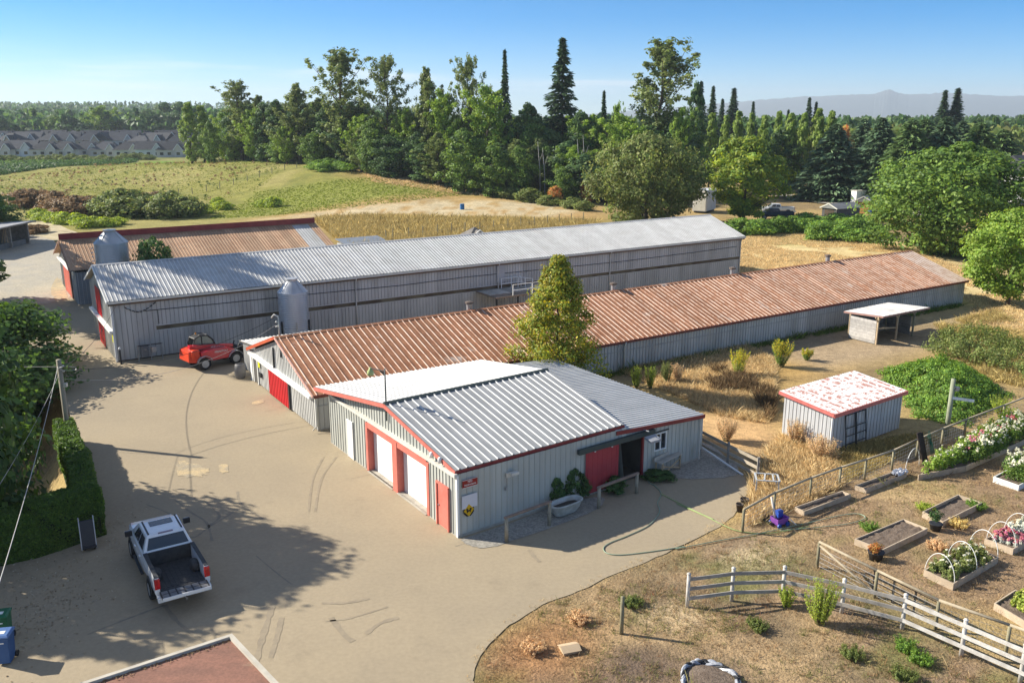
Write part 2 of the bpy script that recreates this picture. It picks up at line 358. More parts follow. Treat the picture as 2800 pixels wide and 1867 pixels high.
# ---- driveway
ASPH = M('weathered_asphalt', (.355, .29, .197), (.325, .267, .185), scale=.16, rough=.92, fine=.06, bump=.25, bscale=30, c3=(.305, .25, .172), s3=.5, c3lo=.56, c3hi=.75, spec=.2)
edge = [(1292, 1862), (1308, 1801), (1337, 1762), (1391, 1711), (1481, 1654), (1583, 1613), (1678, 1573), (1774, 1533), (1870, 1491), (1951, 1451), (2005, 1412), (2028, 1372), (2052, 1338), (2030, 1300), (1990, 1270), (1880, 1215)]
E2 = [G(x, y) for x, y in edge]
ED = []
for a, b in zip(E2[:-1], E2[1:]):
    for k in range(6):
        p = a.lerp(b, k / 6); j = (vnoise(np.array([p.x * 1.7]), np.array([p.y * 1.7]), 3)[0] - .5) * .3; ED.append(V((p.x + j * .4, p.y + j, 0)))
drive = [V((-24, 8, 0)), V((6, 8, 0)), V((1.0, 20, 0))] + ED + [V((10.9, 47.5, 0)), V((5, 50, 0)), V((-8, 57.5, 0)), V((3, 78, 0)), V((-20, 68, 0)), V((-28, 66, 0)), V((-36, 78, 0)), V((-46, 92, 0)), V((-78, 108, 0)), V((-95, 92, 0)), V((-72, 74, 0)), V((-37, 64.6, 0)), V((-30.3, 56.6, 0)), HEDGE[4], HEDGE[3], HEDGE[2], HEDGE[1], HEDGE[0], V((-34, 26, 0))]
# the yard as a grid clipped to that outline, so that it can carry stains of its own
mb = MB(); mb.v = [(p.x, p.y, 0.0) for p in drive]; mb.f = [tuple(range(len(drive)))]; mb.m = [0]
me = mb.mesh('driveway', ASPH); bm = bmesh.new(); bm.from_mesh(me); bmesh.ops.triangulate(bm, faces=bm.faces[:], ngon_method='EAR_CLIP'); bmesh.ops.recalc_face_normals(bm, faces=bm.faces[:]); bm.normal_update()
if sum(f.normal.z for f in bm.faces) < 0: bmesh.ops.reverse_faces(bm, faces=bm.faces[:])
bm.to_mesh(me); bm.free()
dv = put('driveway', me); dv.location.z = .026; struct(dv)
def strip(name, pts, w, mat, z, wig=0.0, closed=False):
    """a flat band along a ground path"""
    pts = [V((p.x, p.y, 0)) for p in pts]; mbx = MB(); L, Rr = [], []
    for i, p in enumerate(pts):
        d = (pts[min(i + 1, len(pts) - 1)] - pts[max(i - 1, 0)]).normalized(); s = V((-d.y, d.x, 0)); ww = (w[i] if isinstance(w, list) else w) * (1 + wig * random.uniform(-1, 1))
        L.append(p + s * ww / 2); Rr.append(p - s * ww / 2)
    for i in range(len(pts) - 1): mbx.quad(Rr[i], Rr[i + 1], L[i + 1], L[i])
    o = put(name, mbx.mesh(name, mat)); o.location.z = z; return struct(o)
def spline(pts, k=8):
    pts = [V(p) for p in pts]; out = []
    for i in range(len(pts) - 1):
        p0, p1, p2, p3 = pts[max(i - 1, 0)], pts[i], pts[i + 1], pts[min(i + 2, len(pts) - 1)]
        for j in range(k):
            t = j / k; out.append(.5 * ((2 * p1) + (-p0 + p2) * t + (2 * p0 - 5 * p1 + 4 * p2 - p3) * t * t + (-p0 + 3 * p1 - 3 * p2 + p3) * t ** 3))
    return out + [pts[-1]]
SEAL = M('crack_sealer', (.21, .18, .135), (.27, .225, .16), scale=1.5, rough=.8)
TYRE = M('tyre_mark_on_asphalt', (.255, .21, .15), (.325, .268, .185), scale=2.2, rough=.9, lo=.3, hi=.7)
cracks = [([(400, 1380), (470, 1410), (520, 1470), (575, 1440), (640, 1400)], .10), ([(560, 1370), (600, 1410), (570, 1440)], .12), ([(470, 1360), (520, 1400), (565, 1430), (580, 1480)], .10), ([(240, 1735), (330, 1700), (450, 1655)], .11), ([(450, 1655), (490, 1705), (560, 1755)], .16),
          ([(650, 1345), (660, 1380), (720, 1420)], .12), ([(1130, 1255), (1060, 1285), (960, 1310)], .03), ([(1245, 1495), (1290, 1480)], .05), ([(700, 1520), (760, 1570), (800, 1600)], .05)]
for c, w in cracks: strip('sealed_crack', spline(GP(c)), w, SEAL, .0305, .35)
tyres = [([(885, 1250), (860, 1300), (848, 1360), (845, 1400)], .10), ([(920, 1250), (880, 1310), (862, 1400)], .10), ([(700, 1810), (716, 1750), (735, 1690), (750, 1640)], .22), ([(740, 1800), (757, 1745), (770, 1690)], .2), ([(880, 1650), (940, 1650), (1010, 1638)], .14), ([(905, 1690), (940, 1735), (965, 1755)], .2), ([(1000, 1735), (1040, 1705), (1090, 1690)], .18), ([(1447, 1505), (1462, 1525), (1476, 1538)], .17), ([(890, 1700), (960, 1690), (1060, 1660)], .1)]
for c, w in tyres: strip('tyre_mark', spline(GP(c)), w, TYRE, .0342, .3)
SAND = M('spilled_sand', (.50, .385, .22), (.33, .28, .20), scale=1.4, rough=.95, fine=.25)
def blob(name, px, mat, z, wob=.18, n=26):
    p = GP(px); c = sum(p, V()) / len(p); p = [V((q.x, q.y, 0)) for q in spline(p + [p[0]], 5)][:-1]
    q = [c + (a - c) * (1 + random.uniform(-wob, wob)) for a in p]; mbx = MB().add([(a.x, a.y, 0) for a in q] + [(c.x, c.y, 0)], [(i, (i + 1) % len(q), len(q)) for i in range(len(q))])
    me = mbx.mesh(name, mat); o = put(name, me); o.location.z = z
    bm = bmesh.new(); bm.from_mesh(me); bm.normal_update()
    if sum(f.normal.z for f in bm.faces) < 0: bmesh.ops.reverse_faces(bm, faces=bm.faces[:])
    bm.to_mesh(me); bm.free(); return struct(o)
blob('sand_patch', [(480, 1272), (505, 1262), (560, 1278), (565, 1298), (520, 1305), (482, 1300)], SAND, .0385)
blob('sand_patch', [(598, 1272), (622, 1270), (625, 1290), (604, 1293)], SAND, .0385)
blob('sand_patch', [(690, 1100), (718, 1094), (722, 1102), (695, 1108)], SAND, .0385)
GRAV = M('grey_gravel', (.24, .225, .20), (.40, .37, .31), scale=9, rough=.95, bump=.8, bscale=26, fine=.35)
blob('gravel_strip', [(1256, 1478), (1290, 1496), (1350, 1496), (1400, 1480), (1520, 1440), (1640, 1390), (1640, 1360), (1520, 1385), (1400, 1430)], GRAV, .0425, .03)
blob('gravel_strip', [(1850, 1310), (1800, 1290), (1850, 1250), (1905, 1212), (1960, 1230), (2020, 1290), (1960, 1310)], GRAV, .0425, .05)
# grey gravel lot by the rust-roofed barn
LOT = M('gravel_lot', (.36, .33, .27), (.42, .37, .28), scale=.35, rough=.95, fine=.2, c3=(.27, .25, .21), s3=1.2, bump=.4, bscale=18)
blob('gravel_lot', [(-160, 640), (0, 650), (120, 640), (160, 680), (175, 760), (195, 815), (60, 830), (-150, 850)], LOT, .035, .03)
DIRT = M('pale_track_dirt', (.50, .42, .27), (.38, .32, .18), scale=.5, rough=.95, fine=.2)
blob('dirt_track', [(90, 600), (140, 608), (220, 640), (270, 648), (180, 660), (80, 640), (20, 615)], DIRT, .040, .05)
blob('hay_litter', [(150, 760), (170, 770), (190, 830), (160, 828), (140, 800)], SAND, .044, .12)
# ================================================================== BARNS AND SHEDS
ZR = M('galvanised_roof', (.47, .47, .46), (.40, .395, .38), scale=.9, rough=.62, metal=.0, stretch=(1, 1, 1), rnd=.06, c3=(.40, .37, .33), s3=.35, c3lo=.55, c3hi=.75, spec=.25)
ZR2 = M('galvanised_rib', (.60, .60, .585), (.52, .515, .50), scale=.9, rough=.6, metal=.0, rnd=.05, spec=.25)
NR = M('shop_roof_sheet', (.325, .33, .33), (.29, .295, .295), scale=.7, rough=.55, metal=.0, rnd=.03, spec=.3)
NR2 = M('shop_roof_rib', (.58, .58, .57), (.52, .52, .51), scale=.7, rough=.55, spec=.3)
RU = M('rusty_roof_sheet', (.30, .125, .06), (.40, .185, .095), scale=1.3, rough=.8, metal=.0, rnd=.12, c3=(.55, .44, .36), s3=.5, c3lo=.60, c3hi=.72, lo=.3, hi=.7, fine=.15)
RU2 = M('rusty_roof_rib', (.66, .50, .40), (.44, .24, .15), scale=1.6, rough=.65, rnd=.12, lo=.42, hi=.66)
RUE = M('bare_end_sheet', (.52, .42, .36), (.40, .28, .21), scale=1.6, rough=.6, rnd=.06)
BR = M('brown_roof_sheet', (.43, .27, .165), (.36, .205, .12), scale=.6, rough=.8, rnd=.14, c3=(.42, .31, .20), s3=.8, c3lo=.55, c3hi=.75)
BR2 = M('brown_roof_rib', (.50, .35, .23), (.41, .26, .16), scale=.9, rough=.75, rnd=.2)
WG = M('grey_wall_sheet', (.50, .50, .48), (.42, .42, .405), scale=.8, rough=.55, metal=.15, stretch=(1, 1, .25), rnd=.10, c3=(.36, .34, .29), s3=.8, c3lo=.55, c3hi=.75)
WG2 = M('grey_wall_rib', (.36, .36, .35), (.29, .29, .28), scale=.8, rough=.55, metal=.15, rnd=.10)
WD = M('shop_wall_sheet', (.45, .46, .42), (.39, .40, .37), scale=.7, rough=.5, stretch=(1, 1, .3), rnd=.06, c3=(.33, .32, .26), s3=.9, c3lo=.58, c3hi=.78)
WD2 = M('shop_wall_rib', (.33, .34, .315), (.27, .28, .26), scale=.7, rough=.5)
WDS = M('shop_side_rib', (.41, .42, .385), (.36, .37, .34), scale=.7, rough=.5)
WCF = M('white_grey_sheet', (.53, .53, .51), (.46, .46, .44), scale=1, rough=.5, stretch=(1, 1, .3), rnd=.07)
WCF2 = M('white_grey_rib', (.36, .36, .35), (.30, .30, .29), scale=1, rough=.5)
RED = M('bright_red_paint', (.60, .012, .022), (.50, .01, .018), scale=1.2, rough=.4, fine=.05, spec=.4)
REDR = M('bright_red_rib', (.42, .008, .014), (.36, .007, .012), scale=1.2, rough=.4)
SAL = M('faded_red_paint', (.60, .18, .14), (.53, .145, .11), scale=1.4, rough=.6, fine=.06)
CORAL = M('sun_bleached_red', (.62, .13, .09), (.68, .20, .14), scale=.7, rough=.6, stretch=(1, 1, .4))
MAR = M('maroon_fascia', (.20, .028, .028), (.26, .045, .04), scale=.8, rough=.55)
ORF = M('orange_red_fascia', (.50, .10, .035), (.42, .075, .03), scale=1, rough=.6)
PNK = M('flaked_pink_trim', (.62, .40, .34), (.50, .26, .2), scale=3, rough=.7)
WHT = M('white_paint', (.80, .80, .78), (.72, .72, .69), scale=1.2, rough=.5, fine=.04)
WHD = M('white_door_steel', (.84, .84, .83), (.80, .80, .79), scale=.8, rough=.35)
OFF = M('offwhite_trim', (.62, .60, .54), (.54, .52, .46), scale=1.2, rough=.65)
DKR = M('dark_recess', (.045, .04, .035), (.09, .06, .04), scale=.8, rough=.9)
DGR = M('dark_green_steel', (.055, .075, .07), (.045, .06, .058), scale=2, rough=.5)
DKM = M('dark_metal', (.05, .052, .055), (.035, .036, .04), scale=3, rough=.5, metal=.5)
STEEL = M('grey_steel', (.40, .41, .42), (.33, .34, .35), scale=2, rough=.45, metal=.6)
CONC = M('concrete', (.42, .39, .33), (.34, .31, .26), scale=2, rough=.9, fine=.15)
WOODG = M('weathered_grey_wood', (.30, .28, .25), (.22, .20, .175), scale=3, rough=.9, stretch=(1, 1, 1), rnd=.16, fine=.18)
WOODT = M('tan_wood', (.48, .37, .24), (.38, .285, .175), scale=3, rough=.85, rnd=.12, fine=.15)
POSTW = M('treated_post', (.27, .245, .155), (.21, .19, .125), scale=4, rough=.9, rnd=.12, fine=.15)
UNDER = M('roof_underside', (.22, .19, .16), (.17, .15, .12), scale=1, rough=.9)
BLK = M('black_plastic', (.022, .022, .024), (.03, .03, .032), scale=2, rough=.5)
YEL = M('yellow_sign', (.70, .70, .02), (.62, .62, .02), scale=3, rough=.5)
GLS = glass('dark_window_glass')
def frame(loc, yaw):
    c, s = math.cos(yaw), math.sin(yaw); u = V((c, s, 0)); v = V((-s, c, 0)); o = V((loc[0], loc[1], 0))
    def tol(P): d = P - o; return V((d.dot(u), d.dot(v), d.z))
    return u, v, o, tol
def slab(p00, p10, p11, p01, t):
    n = (V(p10) - V(p00)).cross(V(p01) - V(p00)).normalized() * t; mb = MB(); a = [V(p00), V(p10), V(p11), V(p01)]
    mb.add([p - n for p in a] + [p for p in a], [(3, 2, 1, 0), (4, 5, 6, 7), (0, 1, 5, 4), (1, 2, 6, 5), (2, 3, 7, 6), (3, 0, 4, 7)]); return mb
def gable_roof(root, L, W, he, hr, ou, ov, nsh, ribs, mats, h=.035, rw=.08, back_mat=None, special=None):
    e0, e1, r0, r1 = (-ou, -ov, he), (L + ou, -ov, he), (-ou, W / 2, hr), (L + ou, W / 2, hr); f0, f1 = (-ou, W + ov, he), (L + ou, W + ov, he)
    rf = slab(e0, e1, r1, r0, .06).build('roof', UNDER, root)
    off = V((0, 0, .012)); o = panels(rf, 'roof_sheet', V(e0) + off, V(e1) + off, V(r1) + off, V(r0) + off, nsh, ribs, h, mats, rw)
    if special:
        for q in o[special[0]:]:
            for i in range(2): q.data.materials[i] = special[1]
    bk = slab(r0, r1, f1, f0, .06).build('roof', [back_mat or mats[0]], root)
    rc = MB(); a = .22
    s = (hr - he) / (W / 2 + ov)
    rc.loft([[(x, W / 2 - a, hr - a * s + .05), (x, W / 2, hr + .06), (x, W / 2 + a, hr - a * s + .05), (x, W / 2, hr + .02)] for x in (-ou - .01, L + ou + .01)])
    rc.build('ridge_cap', mats[0], rf)
    return rf, bk, (e0, e1, r0, r1, f0, f1)
def rect_front(root, name, y0, y1, z0, z1, x, t, mat, **k):      # slab on the x = const front wall, standing proud towards -x
    return MB().box(x - t, y0, z0, x, y1, z1).build(name, mat, root, **k)

# ---------------------------------------------------------------- two-storey barn
BY = R(32.65); bl = (-29.59, 63.42); L, W, he, hr = 65.9, 10.71, 4.70, 6.62
u, v, o, tolB = frame(bl, BY)
two = thing('long_barn', 'long two-storey grey barn with white ribbed roof and red end doors', 'barn', (*bl, 0), BY)
core = MB().box(.08, .2, 0, L - .08, W - .05, 4.35).add([(.2, .1, 4.35), (.2, W - .1, 4.35), (.2, W / 2, 6.2), (L - .2, .1, 4.35), (L - .2, W - .1, 4.35), (L - .2, W / 2, 6.2)], [(0, 2, 1), (3, 4, 5), (0, 3, 5, 2), (1, 2, 5, 4)]).build('wall_core', DKR, two)
gable_roof(two, L, W, he, hr, .3, .36, 72, 3, [ZR, ZR2])
wl = MB().box(.0, .06, .05, L, .1, .12).build('sill_board', DKR, two)
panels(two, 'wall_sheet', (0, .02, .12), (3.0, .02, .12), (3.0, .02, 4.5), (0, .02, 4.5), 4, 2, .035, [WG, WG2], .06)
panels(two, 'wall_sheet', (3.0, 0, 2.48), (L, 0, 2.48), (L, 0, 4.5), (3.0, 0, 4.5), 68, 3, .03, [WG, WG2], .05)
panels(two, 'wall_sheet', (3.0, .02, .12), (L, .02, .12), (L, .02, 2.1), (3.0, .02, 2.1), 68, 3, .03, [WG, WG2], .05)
MB().box(3.0, .10, 2.1, L, .16, 2.48).build('curtain_slot', M('slot_boards', (.10, .075, .05), (.20, .17, .11), scale=.5, rough=.9), two)
MB().box(3.0, -.05, 2.44, L, .0, 2.5).box(3.0, -.02, 2.06, L, .02, 2.12).build('slot_trim', WG, two)
MB().box(-.25, -.46, he - .17, L + .25, -.36, he - .03).build('gutter', OFF, two)
MB().box(-.25, -.30, he - .34, L + .25, -.22, he - .12).build('soffit_board', M('soffit_brown', (.16, .10, .065), (.12, .08, .05), scale=.8), two)
for px, py in ((972, 800), (1361, 760), (1666, 735), (2022, 690)):
    q = tolB(ONP(px, py, o, v)).x
    MB().tube([(q, -.40, he - .1), (q, -.12, he - .5), (q, -.1, 2.2), (q, -.1, .2)], .055, 8).build('downspout', OFF, two, True)
cab = [tolB(ONP(x, y, o - v * .05, v)) for x, y in ((395, 850), (620, 828), (850, 804), (1100, 780), (1270, 758), (1400, 745), (1700, 715), (1900, 690), (2015, 674))]
MB().tube([(3.2, -.06, 2.6), (3.2, -.06, cab[0].z)] + [(p.x, -.06, p.z) for p in cab], .025, 5).build('cable', DKM, two)
# front gable with the two red sliding doors
for y0, y1, za, zb in ((W, W / 2, 4.42, 6.3), (W / 2, 0, 6.3, 4.42)):
    panels(two, 'gable_sheet', (0, y0, .1), (0, y1, .1), (0, y1, zb), (0, y0, za), 5, 3, .03, [WCF, WCF2], .05)
panels(two, 'gable_sheet', (L, 0, .1), (L, W / 2, .1), (L, W / 2, 6.3), (L, 0, 4.42), 5, 3, .03, [WG, WG2], .05)
panels(two, 'gable_sheet', (L, W / 2, .1), (L, W, .1), (L, W, 4.42), (L, W / 2, 6.3), 5, 3, .03, [WG, WG2], .05)
panels(two, 'wall_sheet', (L, W, .1), (0, W, .1), (0, W, 4.5), (L, W, 4.5), 20, 4, .03, [WG, WG2], .05)
def onB(px, py): return tolB(ONP(px, py, o, u))
a, b_, c, d = onB(259, 773), onB(281, 858), onB(269, 863), onB(293, 957)
panels(two, 'upper_door', (-.06, a.y, 2.5), (-.06, b_.y, 2.5), (-.06, b_.y, 4.75), (-.06, a.y, 4.75), 1, 6, .02, [RED, REDR], .05)
panels(two, 'lower_door', (-.06, c.y, .08), (-.06, d.y, .08), (-.06, d.y, 2.2), (-.06, c.y, 2.2), 1, 6, .02, [RED, REDR], .05)
MB().box(-.30, .1, 2.24, -.0, W - .3, 2.42).build('door_track', WHT, two)
MB().box(-.08, -.03, .05, .06, .09, 4.5).build('corner_trim', WHT, two)
MB().box(-.09, .28, 1.5, -.04, .55, 2.0).build('yellow_tag', YEL, two)
# rake boards
sl_ = (hr - he) / (W / 2 + .36)
for s in (1, -1):
    ya, yb = (-.36, W / 2) if s == 1 else (W + .36, W / 2)
    MB().beam((-.33, ya, he - .07), (-.33, yb, hr - .07), .05, .16).build('rake_board', WHT, two)
# small parts on the near wall
q = [tolB(ONP(x, y, o, v)) for x, y in ((1357, 722), (1378, 770))]
MB().box(q[0].x, -.12, q[1].z, q[1].x, -.05, q[0].z).build('hatch', M('pale_hatch', (.42, .42, .42), (.36, .36, .36), rough=.6), two)
mb = MB()
for i in range(9):
    t = i / 8; mb.tube([(.9 + 2.0 * t, -.08, 4.15 - .45 * math.sin(t * 3.14)), (.9 + 2.0 * t + .2, -.10, 4.12 - .45 * math.sin((t + .1) * 3.14))], .04, 5)
mb.build('cable_coil', DKM, two)

# ---------------------------------------------------------------- long low barn with the rusty roof
CY = R(32.98); cl = (-11.38, 48.56); L2, W2, he2, hr2 = 66.44, 12.42, 2.29, 4.43
u2, v2, o2, tolC = frame(cl, CY)
low = thing('long_barn', 'long low grey barn with rust-brown striped metal roof', 'barn', (*cl, 0), CY)
MB().box(.08, .15, 0, L2 - .08, W2 - .1, 2.0).add([(.2, .1, 2.0), (.2, W2 - .1, 2.0), (.2, W2 / 2, 4.05), (L2 - .2, .1, 2.0), (L2 - .2, W2 - .1, 2.0), (L2 - .2, W2 / 2, 4.05)], [(0, 2, 1), (3, 4, 5), (0, 3, 5, 2), (1, 2, 5, 4)]).build('wall_core', DKR, low)
rf, bk, cc = gable_roof(low, L2, W2, he2, hr2, .22, .2, 74, 2, [RU, RU2], .04, .075, RU, (71, RUE))
MB().box(-.2, -.28, he2 - .16, L2 + .2, -.2, he2 + .02).build('gutter', M('rusty_gutter', (.20, .06, .04), (.14, .045, .03), scale=1), low)
panels(low, 'wall_sheet', (0, 0, .12), (L2, 0, .12), (L2, 0, 2.2), (0, 0, 2.2), 74, 3, .03, [WG, WG2], .05)
MB().box(0, .03, 0, L2, .1, .12).build('footing', CONC, low)
MB().beam((0, -.05, 1.55), (L2, -.05, 1.55), .02, .05).build('wall_rail', WG2, low)
q = tolC(ONP(1703, 1000, o2, v2)).x
MB().tube([(q, -.3, he2 - .1), (q, -.12, he2 - .4), (q, -.12, .1)], .06, 8).build('downspout', OFF, low, True)
for px, py in ((1283, 850), (1677, 800), (2002, 752), (2262, 722)):
    P = ONP(px, py, o2 + v2 * (W2 / 2 + .35), v2); q = tolC(P).x
    mbv = MB().lathe([(.2, -.5), (.2, .42), (.2, .42)], (q, W2 / 2 + .35, hr2), 12); ob = mbv.build('roof_vent', STEEL, low)
    MB().lathe([(.14, .4), (.3, .44), (.3, .56), (.12, .62)], (q, W2 / 2 + .35, hr2), 12).build('vent_cap', M('vent_brown', (.17, .13, .1), (.1, .08, .07), scale=4), ob)
HW2 = W2 / 2
for y0, y1, za, zb in ((W2, HW2, 2.12, 4.2), (HW2, 0, 4.2, 2.12)):
    panels(low, 'gable_sheet', (0, y0, .1), (0, y1, .1), (0, y1, zb), (0, y0, za), 7, 3, .03, [WCF, WCF2], .05)
for y0, y1, za, zb in ((0, HW2, 2.12, 4.2), (HW2, W2, 4.2, 2.12)):
    panels(low, 'gable_sheet', (L2, y0, .1), (L2, y1, .1), (L2, y1, zb), (L2, y0, za), 7, 3, .03, [WG, WG2], .05)
panels(low, 'wall_sheet', (L2, W2, .1), (0, W2, .1), (0, W2, 2.2), (L2, W2, 2.2), 24, 4, .03, [WG, WG2], .05)
def onC(px, py): return tolC(ONP(px, py, o2, u2))
a, b_ = onC(741, 1060), onC(797, 1128)
panels(low, 'sliding_door', (-.12, a.y, .12), (-.12, b_.y, .12), (-.12, b_.y, 1.98), (-.12, a.y, 1.98), 1, 12, .025, [RED, REDR], .06)
MB().box(-.14, b_.y - .16, .1, -.06, b_.y, 2.0).build('door_post', DKM, low)
MB().box(-.32, .25, 1.98, .0, W2 - .25, 2.14).build('door_track', WHT, low)
a = onC(700, 1040).y; MB().box(-.06, a - .8, .08, -.02, a, 1.9).build('side_door', M('dark_doorway', (.10, .095, .085), (.07, .065, .06)), low)
MB().box(-.1, a, .05, -.02, a + .12, 1.96).build('door_trim', WHT, low); MB().box(-.1, a - .92, .05, -.02, a - .8, 1.96).build('door_trim', WHT, low)
MB().box(-.12, W2 - .35, .03, .02, W2 + .03, 2.2).build('corner_trim', WHT, low)
y = onC(709.5, 990).y; MB().box(-.08, y - .2, 1.35, -.05, y + .12, 1.85).build('yellow_sign', YEL, low)
y = onC(714, 1020).y; MB().box(-.16, y - .35, .75, -.05, y + .1, 1.05).build('meter_box', DKM, low)
y = onC(751, 985).y; MB().tube([(-.08, y, 2.1), (-.08, y, 3.5)], .06, 8).build('conduit', DKM, low, True)
MB().beam((-.25, W2 + .2, he2 - .06), (-.25, HW2, hr2 - .04), .06, .2).build('rake_board', ORF, low)
MB().beam((-.25, -.2, he2 - .06), (-.25, HW2, hr2 - .04), .06, .16).build('rake_board', PNK, low)
MB().tube([(-.1, -.12, he2 - .2), (-.1, -.14, .4), (-.35, -.16, .2)], .045, 7).build('downspout', OFF, low, True)
# weatherhead mast on the gable
mast = MB().tube([(.25, HW2 + .5, 3.7), (.25, HW2 + .5, 5.6)], .055, 8).build('service_mast', M('pale_pipe', (.45, .46, .40), (.36, .37, .33), scale=4, rough=.6), low, True)
MB().tube([(.25, HW2 + .5, 5.6), (.05, HW2 + .7, 5.72), (-.1, HW2 + .8, 5.5)], .05, 7).lathe([(.05, 0), (.09, .03), (.05, .1)], (.15, HW2 + .62, 5.2), 8).lathe([(.05, 0), (.09, .03), (.05, .1)], (.15, HW2 + .62, 4.9), 8).build('weatherhead', M('porcelain', (.6, .6, .57), (.5, .5, .48), rough=.3), mast, True)
MB().tube([(.25, HW2 + .5, 4.1), (.05, HW2 - .2, 3.9), (-.02, HW2 - .45, 3.5), (-.05, HW2 - .5, 3.2)], .06, 6).build('service_cable', DKM, low)
# ---------------------------------------------------------------- small lean-to at the rusty barn's back corner
ltl = o2 + v2 * (W2 + .12) + u2 * .35
lean = thing('lean_to', 'small grey lean-to with pale ribbed roof beside rusty-roofed barn', 'shed', ltl, CY)
MB().box(.05, .03, 0, 5.9, 3.0, 2.05).build('wall_core', DKR, lean)
panels(lean, 'wall_sheet', (0, 3.05, .08), (0, 0, .08), (0, 0, 2.35), (0, 3.05, 2.0), 4, 3, .03, [WCF, WCF2], .05)
panels(lean, 'wall_sheet', (6, 3.05, .08), (0, 3.05, .08), (0, 3.05, 2.0), (6, 3.05, 2.0), 6, 3, .03, [WG, WG2], .05)
rfl = slab((-.15, .05, 2.42), (6.1, .05, 2.42), (6.1, 3.3, 2.05), (-.15, 3.3, 2.05), .05); rfl = rfl.build('roof', UNDER, lean)
panels(rfl, 'roof_sheet', (6.1, 3.3, 2.07), (-.15, 3.3, 2.07), (-.15, .05, 2.44), (6.1, .05, 2.44), 7, 3, .035, [ZR, ZR2], .07)
vt = MB().box(-.06, .55, .75, 0, .95, 1.6).build('vent_grille', DKM, lean)
for i in range(6): MB().box(-.09, .57, .8 + i * .13, -.06, .93, .86 + i * .13).build('slat', OFF, vt)

# ---------------------------------------------------------------- shop with the two white garage doors
b00, b01 = V((-2.35, 35.2, 0)), V((-10.26, 46.82, 0)); uD = V((8.22, 6.0, 0)).normalized(); vD = (b01 - b00).normalized(); WL = (b01 - b00).length
shop = thing('workshop', 'grey metal workshop with white garage doors and red trim', 'workshop', b00)
lo_ = lambda p: V(p) - b00
E0, E1, R0, R1, F0, F1 = [lo_(G(x, y, h)) for x, y, h in ((1245.4, 1287.5, 3.13), (1706.5, 1161, 3.13), (1050.5, 1104.4, 4.42), (1496.3, 1011, 4.42), (859, 1058, 3.26), (1318, 984, 3.26))]
rfs = slab(E0, E1, R1, R0, .07).build('roof', UNDER, shop)
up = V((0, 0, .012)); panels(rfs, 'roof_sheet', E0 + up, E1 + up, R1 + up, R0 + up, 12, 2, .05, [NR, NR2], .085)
rfb = slab(F1, F0, R0, R1, .07).build('roof', UNDER, shop)
panels(rfb, 'roof_sheet', F1 + up, F0 + up, R0 + up, R1 + up, 13, 3, .04, [NR, NR2], .12)
rc = MB(); dr = (R1 - R0).normalized(); sdv = V((-dr.y, dr.x, 0))
rc.loft([[p - sdv * .16 + V((0, 0, .03)), p + V((0, 0, .11)), p + sdv * .16 + V((0, 0, .03)), p + V((0, 0, .0))] for p in (R0 - dr * .02, R1 + dr * .02)]); rc.build('ridge_cap', DGR, rfs)
MB().beam(R0 + V((0, 0, -.1)) - dr * .03, F0 + V((0, 0, -.1)) - dr * .03, .04, .2).build('rake_board', SAL, shop)
MB().beam(R0 + V((0, 0, -.1)) - dr * .03, E0 + V((0, 0, -.1)) - dr * .03, .04, .2).build('rake_board', SAL, shop)
MB().beam(E0 + V((0, 0, -.1)) + sdv * -.03, E1 + V((0, 0, -.1)) + sdv * -.03, .04, .17).build('eave_board', MAR, shop)
rr = (R0 - E0).dot(vD); TOPN, TOPR, TOPF = 2.92, 4.22, 3.08
def fw(s, z, out=0.0): return vD * s + V((0, 0, z)) - uD * out           # point on the front wall (local)
def fs_(px, py):
    P = ONP(px, py, b00, uD) - b00; return P.dot(vD), P.z
def topz(s): return TOPN + (TOPR - TOPN) * s / rr if s < rr else TOPR + (TOPF - TOPR) * (s - rr) / (WL - rr)
g1 = (fs_(1066, 1290)[0], fs_(992, 1200)[0]); g2 = (fs_(1163, 1330)[0], fs_(1078, 1260)[0]); dz = 2.42
dw = (fs_(950, 1200)[0], fs_(935.7, 1190)[0]); dr_ = (fs_(1227.5, 1390)[0], fs_(1197, 1360)[0])
def wallfill(s0, s1, z0):                                               # sheets from z0 up to the roof line
    n = max(1, round((s1 - s0) / .92)); cut = [s0] + ([rr] if s0 < rr < s1 else []) + [s1]
    for a, b in zip(cut[:-1], cut[1:]):
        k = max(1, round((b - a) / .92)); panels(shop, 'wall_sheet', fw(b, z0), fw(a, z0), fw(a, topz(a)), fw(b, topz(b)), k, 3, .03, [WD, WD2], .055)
jw = .22
wallfill(0, g2[0] - jw, .06); wallfill(g2[0] - jw, g1[1] + jw, dz + .3); wallfill(g1[1] + jw, WL, .06)
def garage(g):
    gd = MB().obox(fw(g[0], .0, -.34), vD * (g[1] - g[0]), uD * .06, (0, 0, dz)).build('garage_door', WHD, shop)
    for i in range(5):
        z = .05 + i * (dz - .06) / 5; MB().obox(fw(g[0] + .03, z, -.31), vD * (g[1] - g[0] - .06), uD * .03, (0, 0, (dz - .06) / 5 - .012)).build('door_section', WHD, gd)
    MB().obox(fw(g[0], .01, -.3), vD * (g[1] - g[0]), -uD * .42, (0, 0, .05)).build('threshold', CONC, shop)
garage(g1); garage(g2)
for s in (g2[0] - jw, g1[1]): MB().obox(fw(s, .02, -.34), vD * jw, -uD * .38, (0, 0, dz + .22)).build('door_jamb', SAL, shop)
MB().obox(fw(g2[1], .02, -.34), vD * (g1[0] - g2[1]), -uD * .40, (0, 0, dz + .22)).build('door_jamb', SAL, shop)
MB().obox(fw(g2[0], dz, -.34), vD * (g1[1] - g2[0]), -uD * .375, (0, 0, .30)).build('door_header', SAL, shop)
MB().obox(fw(.0, 2.86, .0), vD * (WL - .6), -uD * .16, (0, 0, .16)).build('front_beam', OFF, shop)
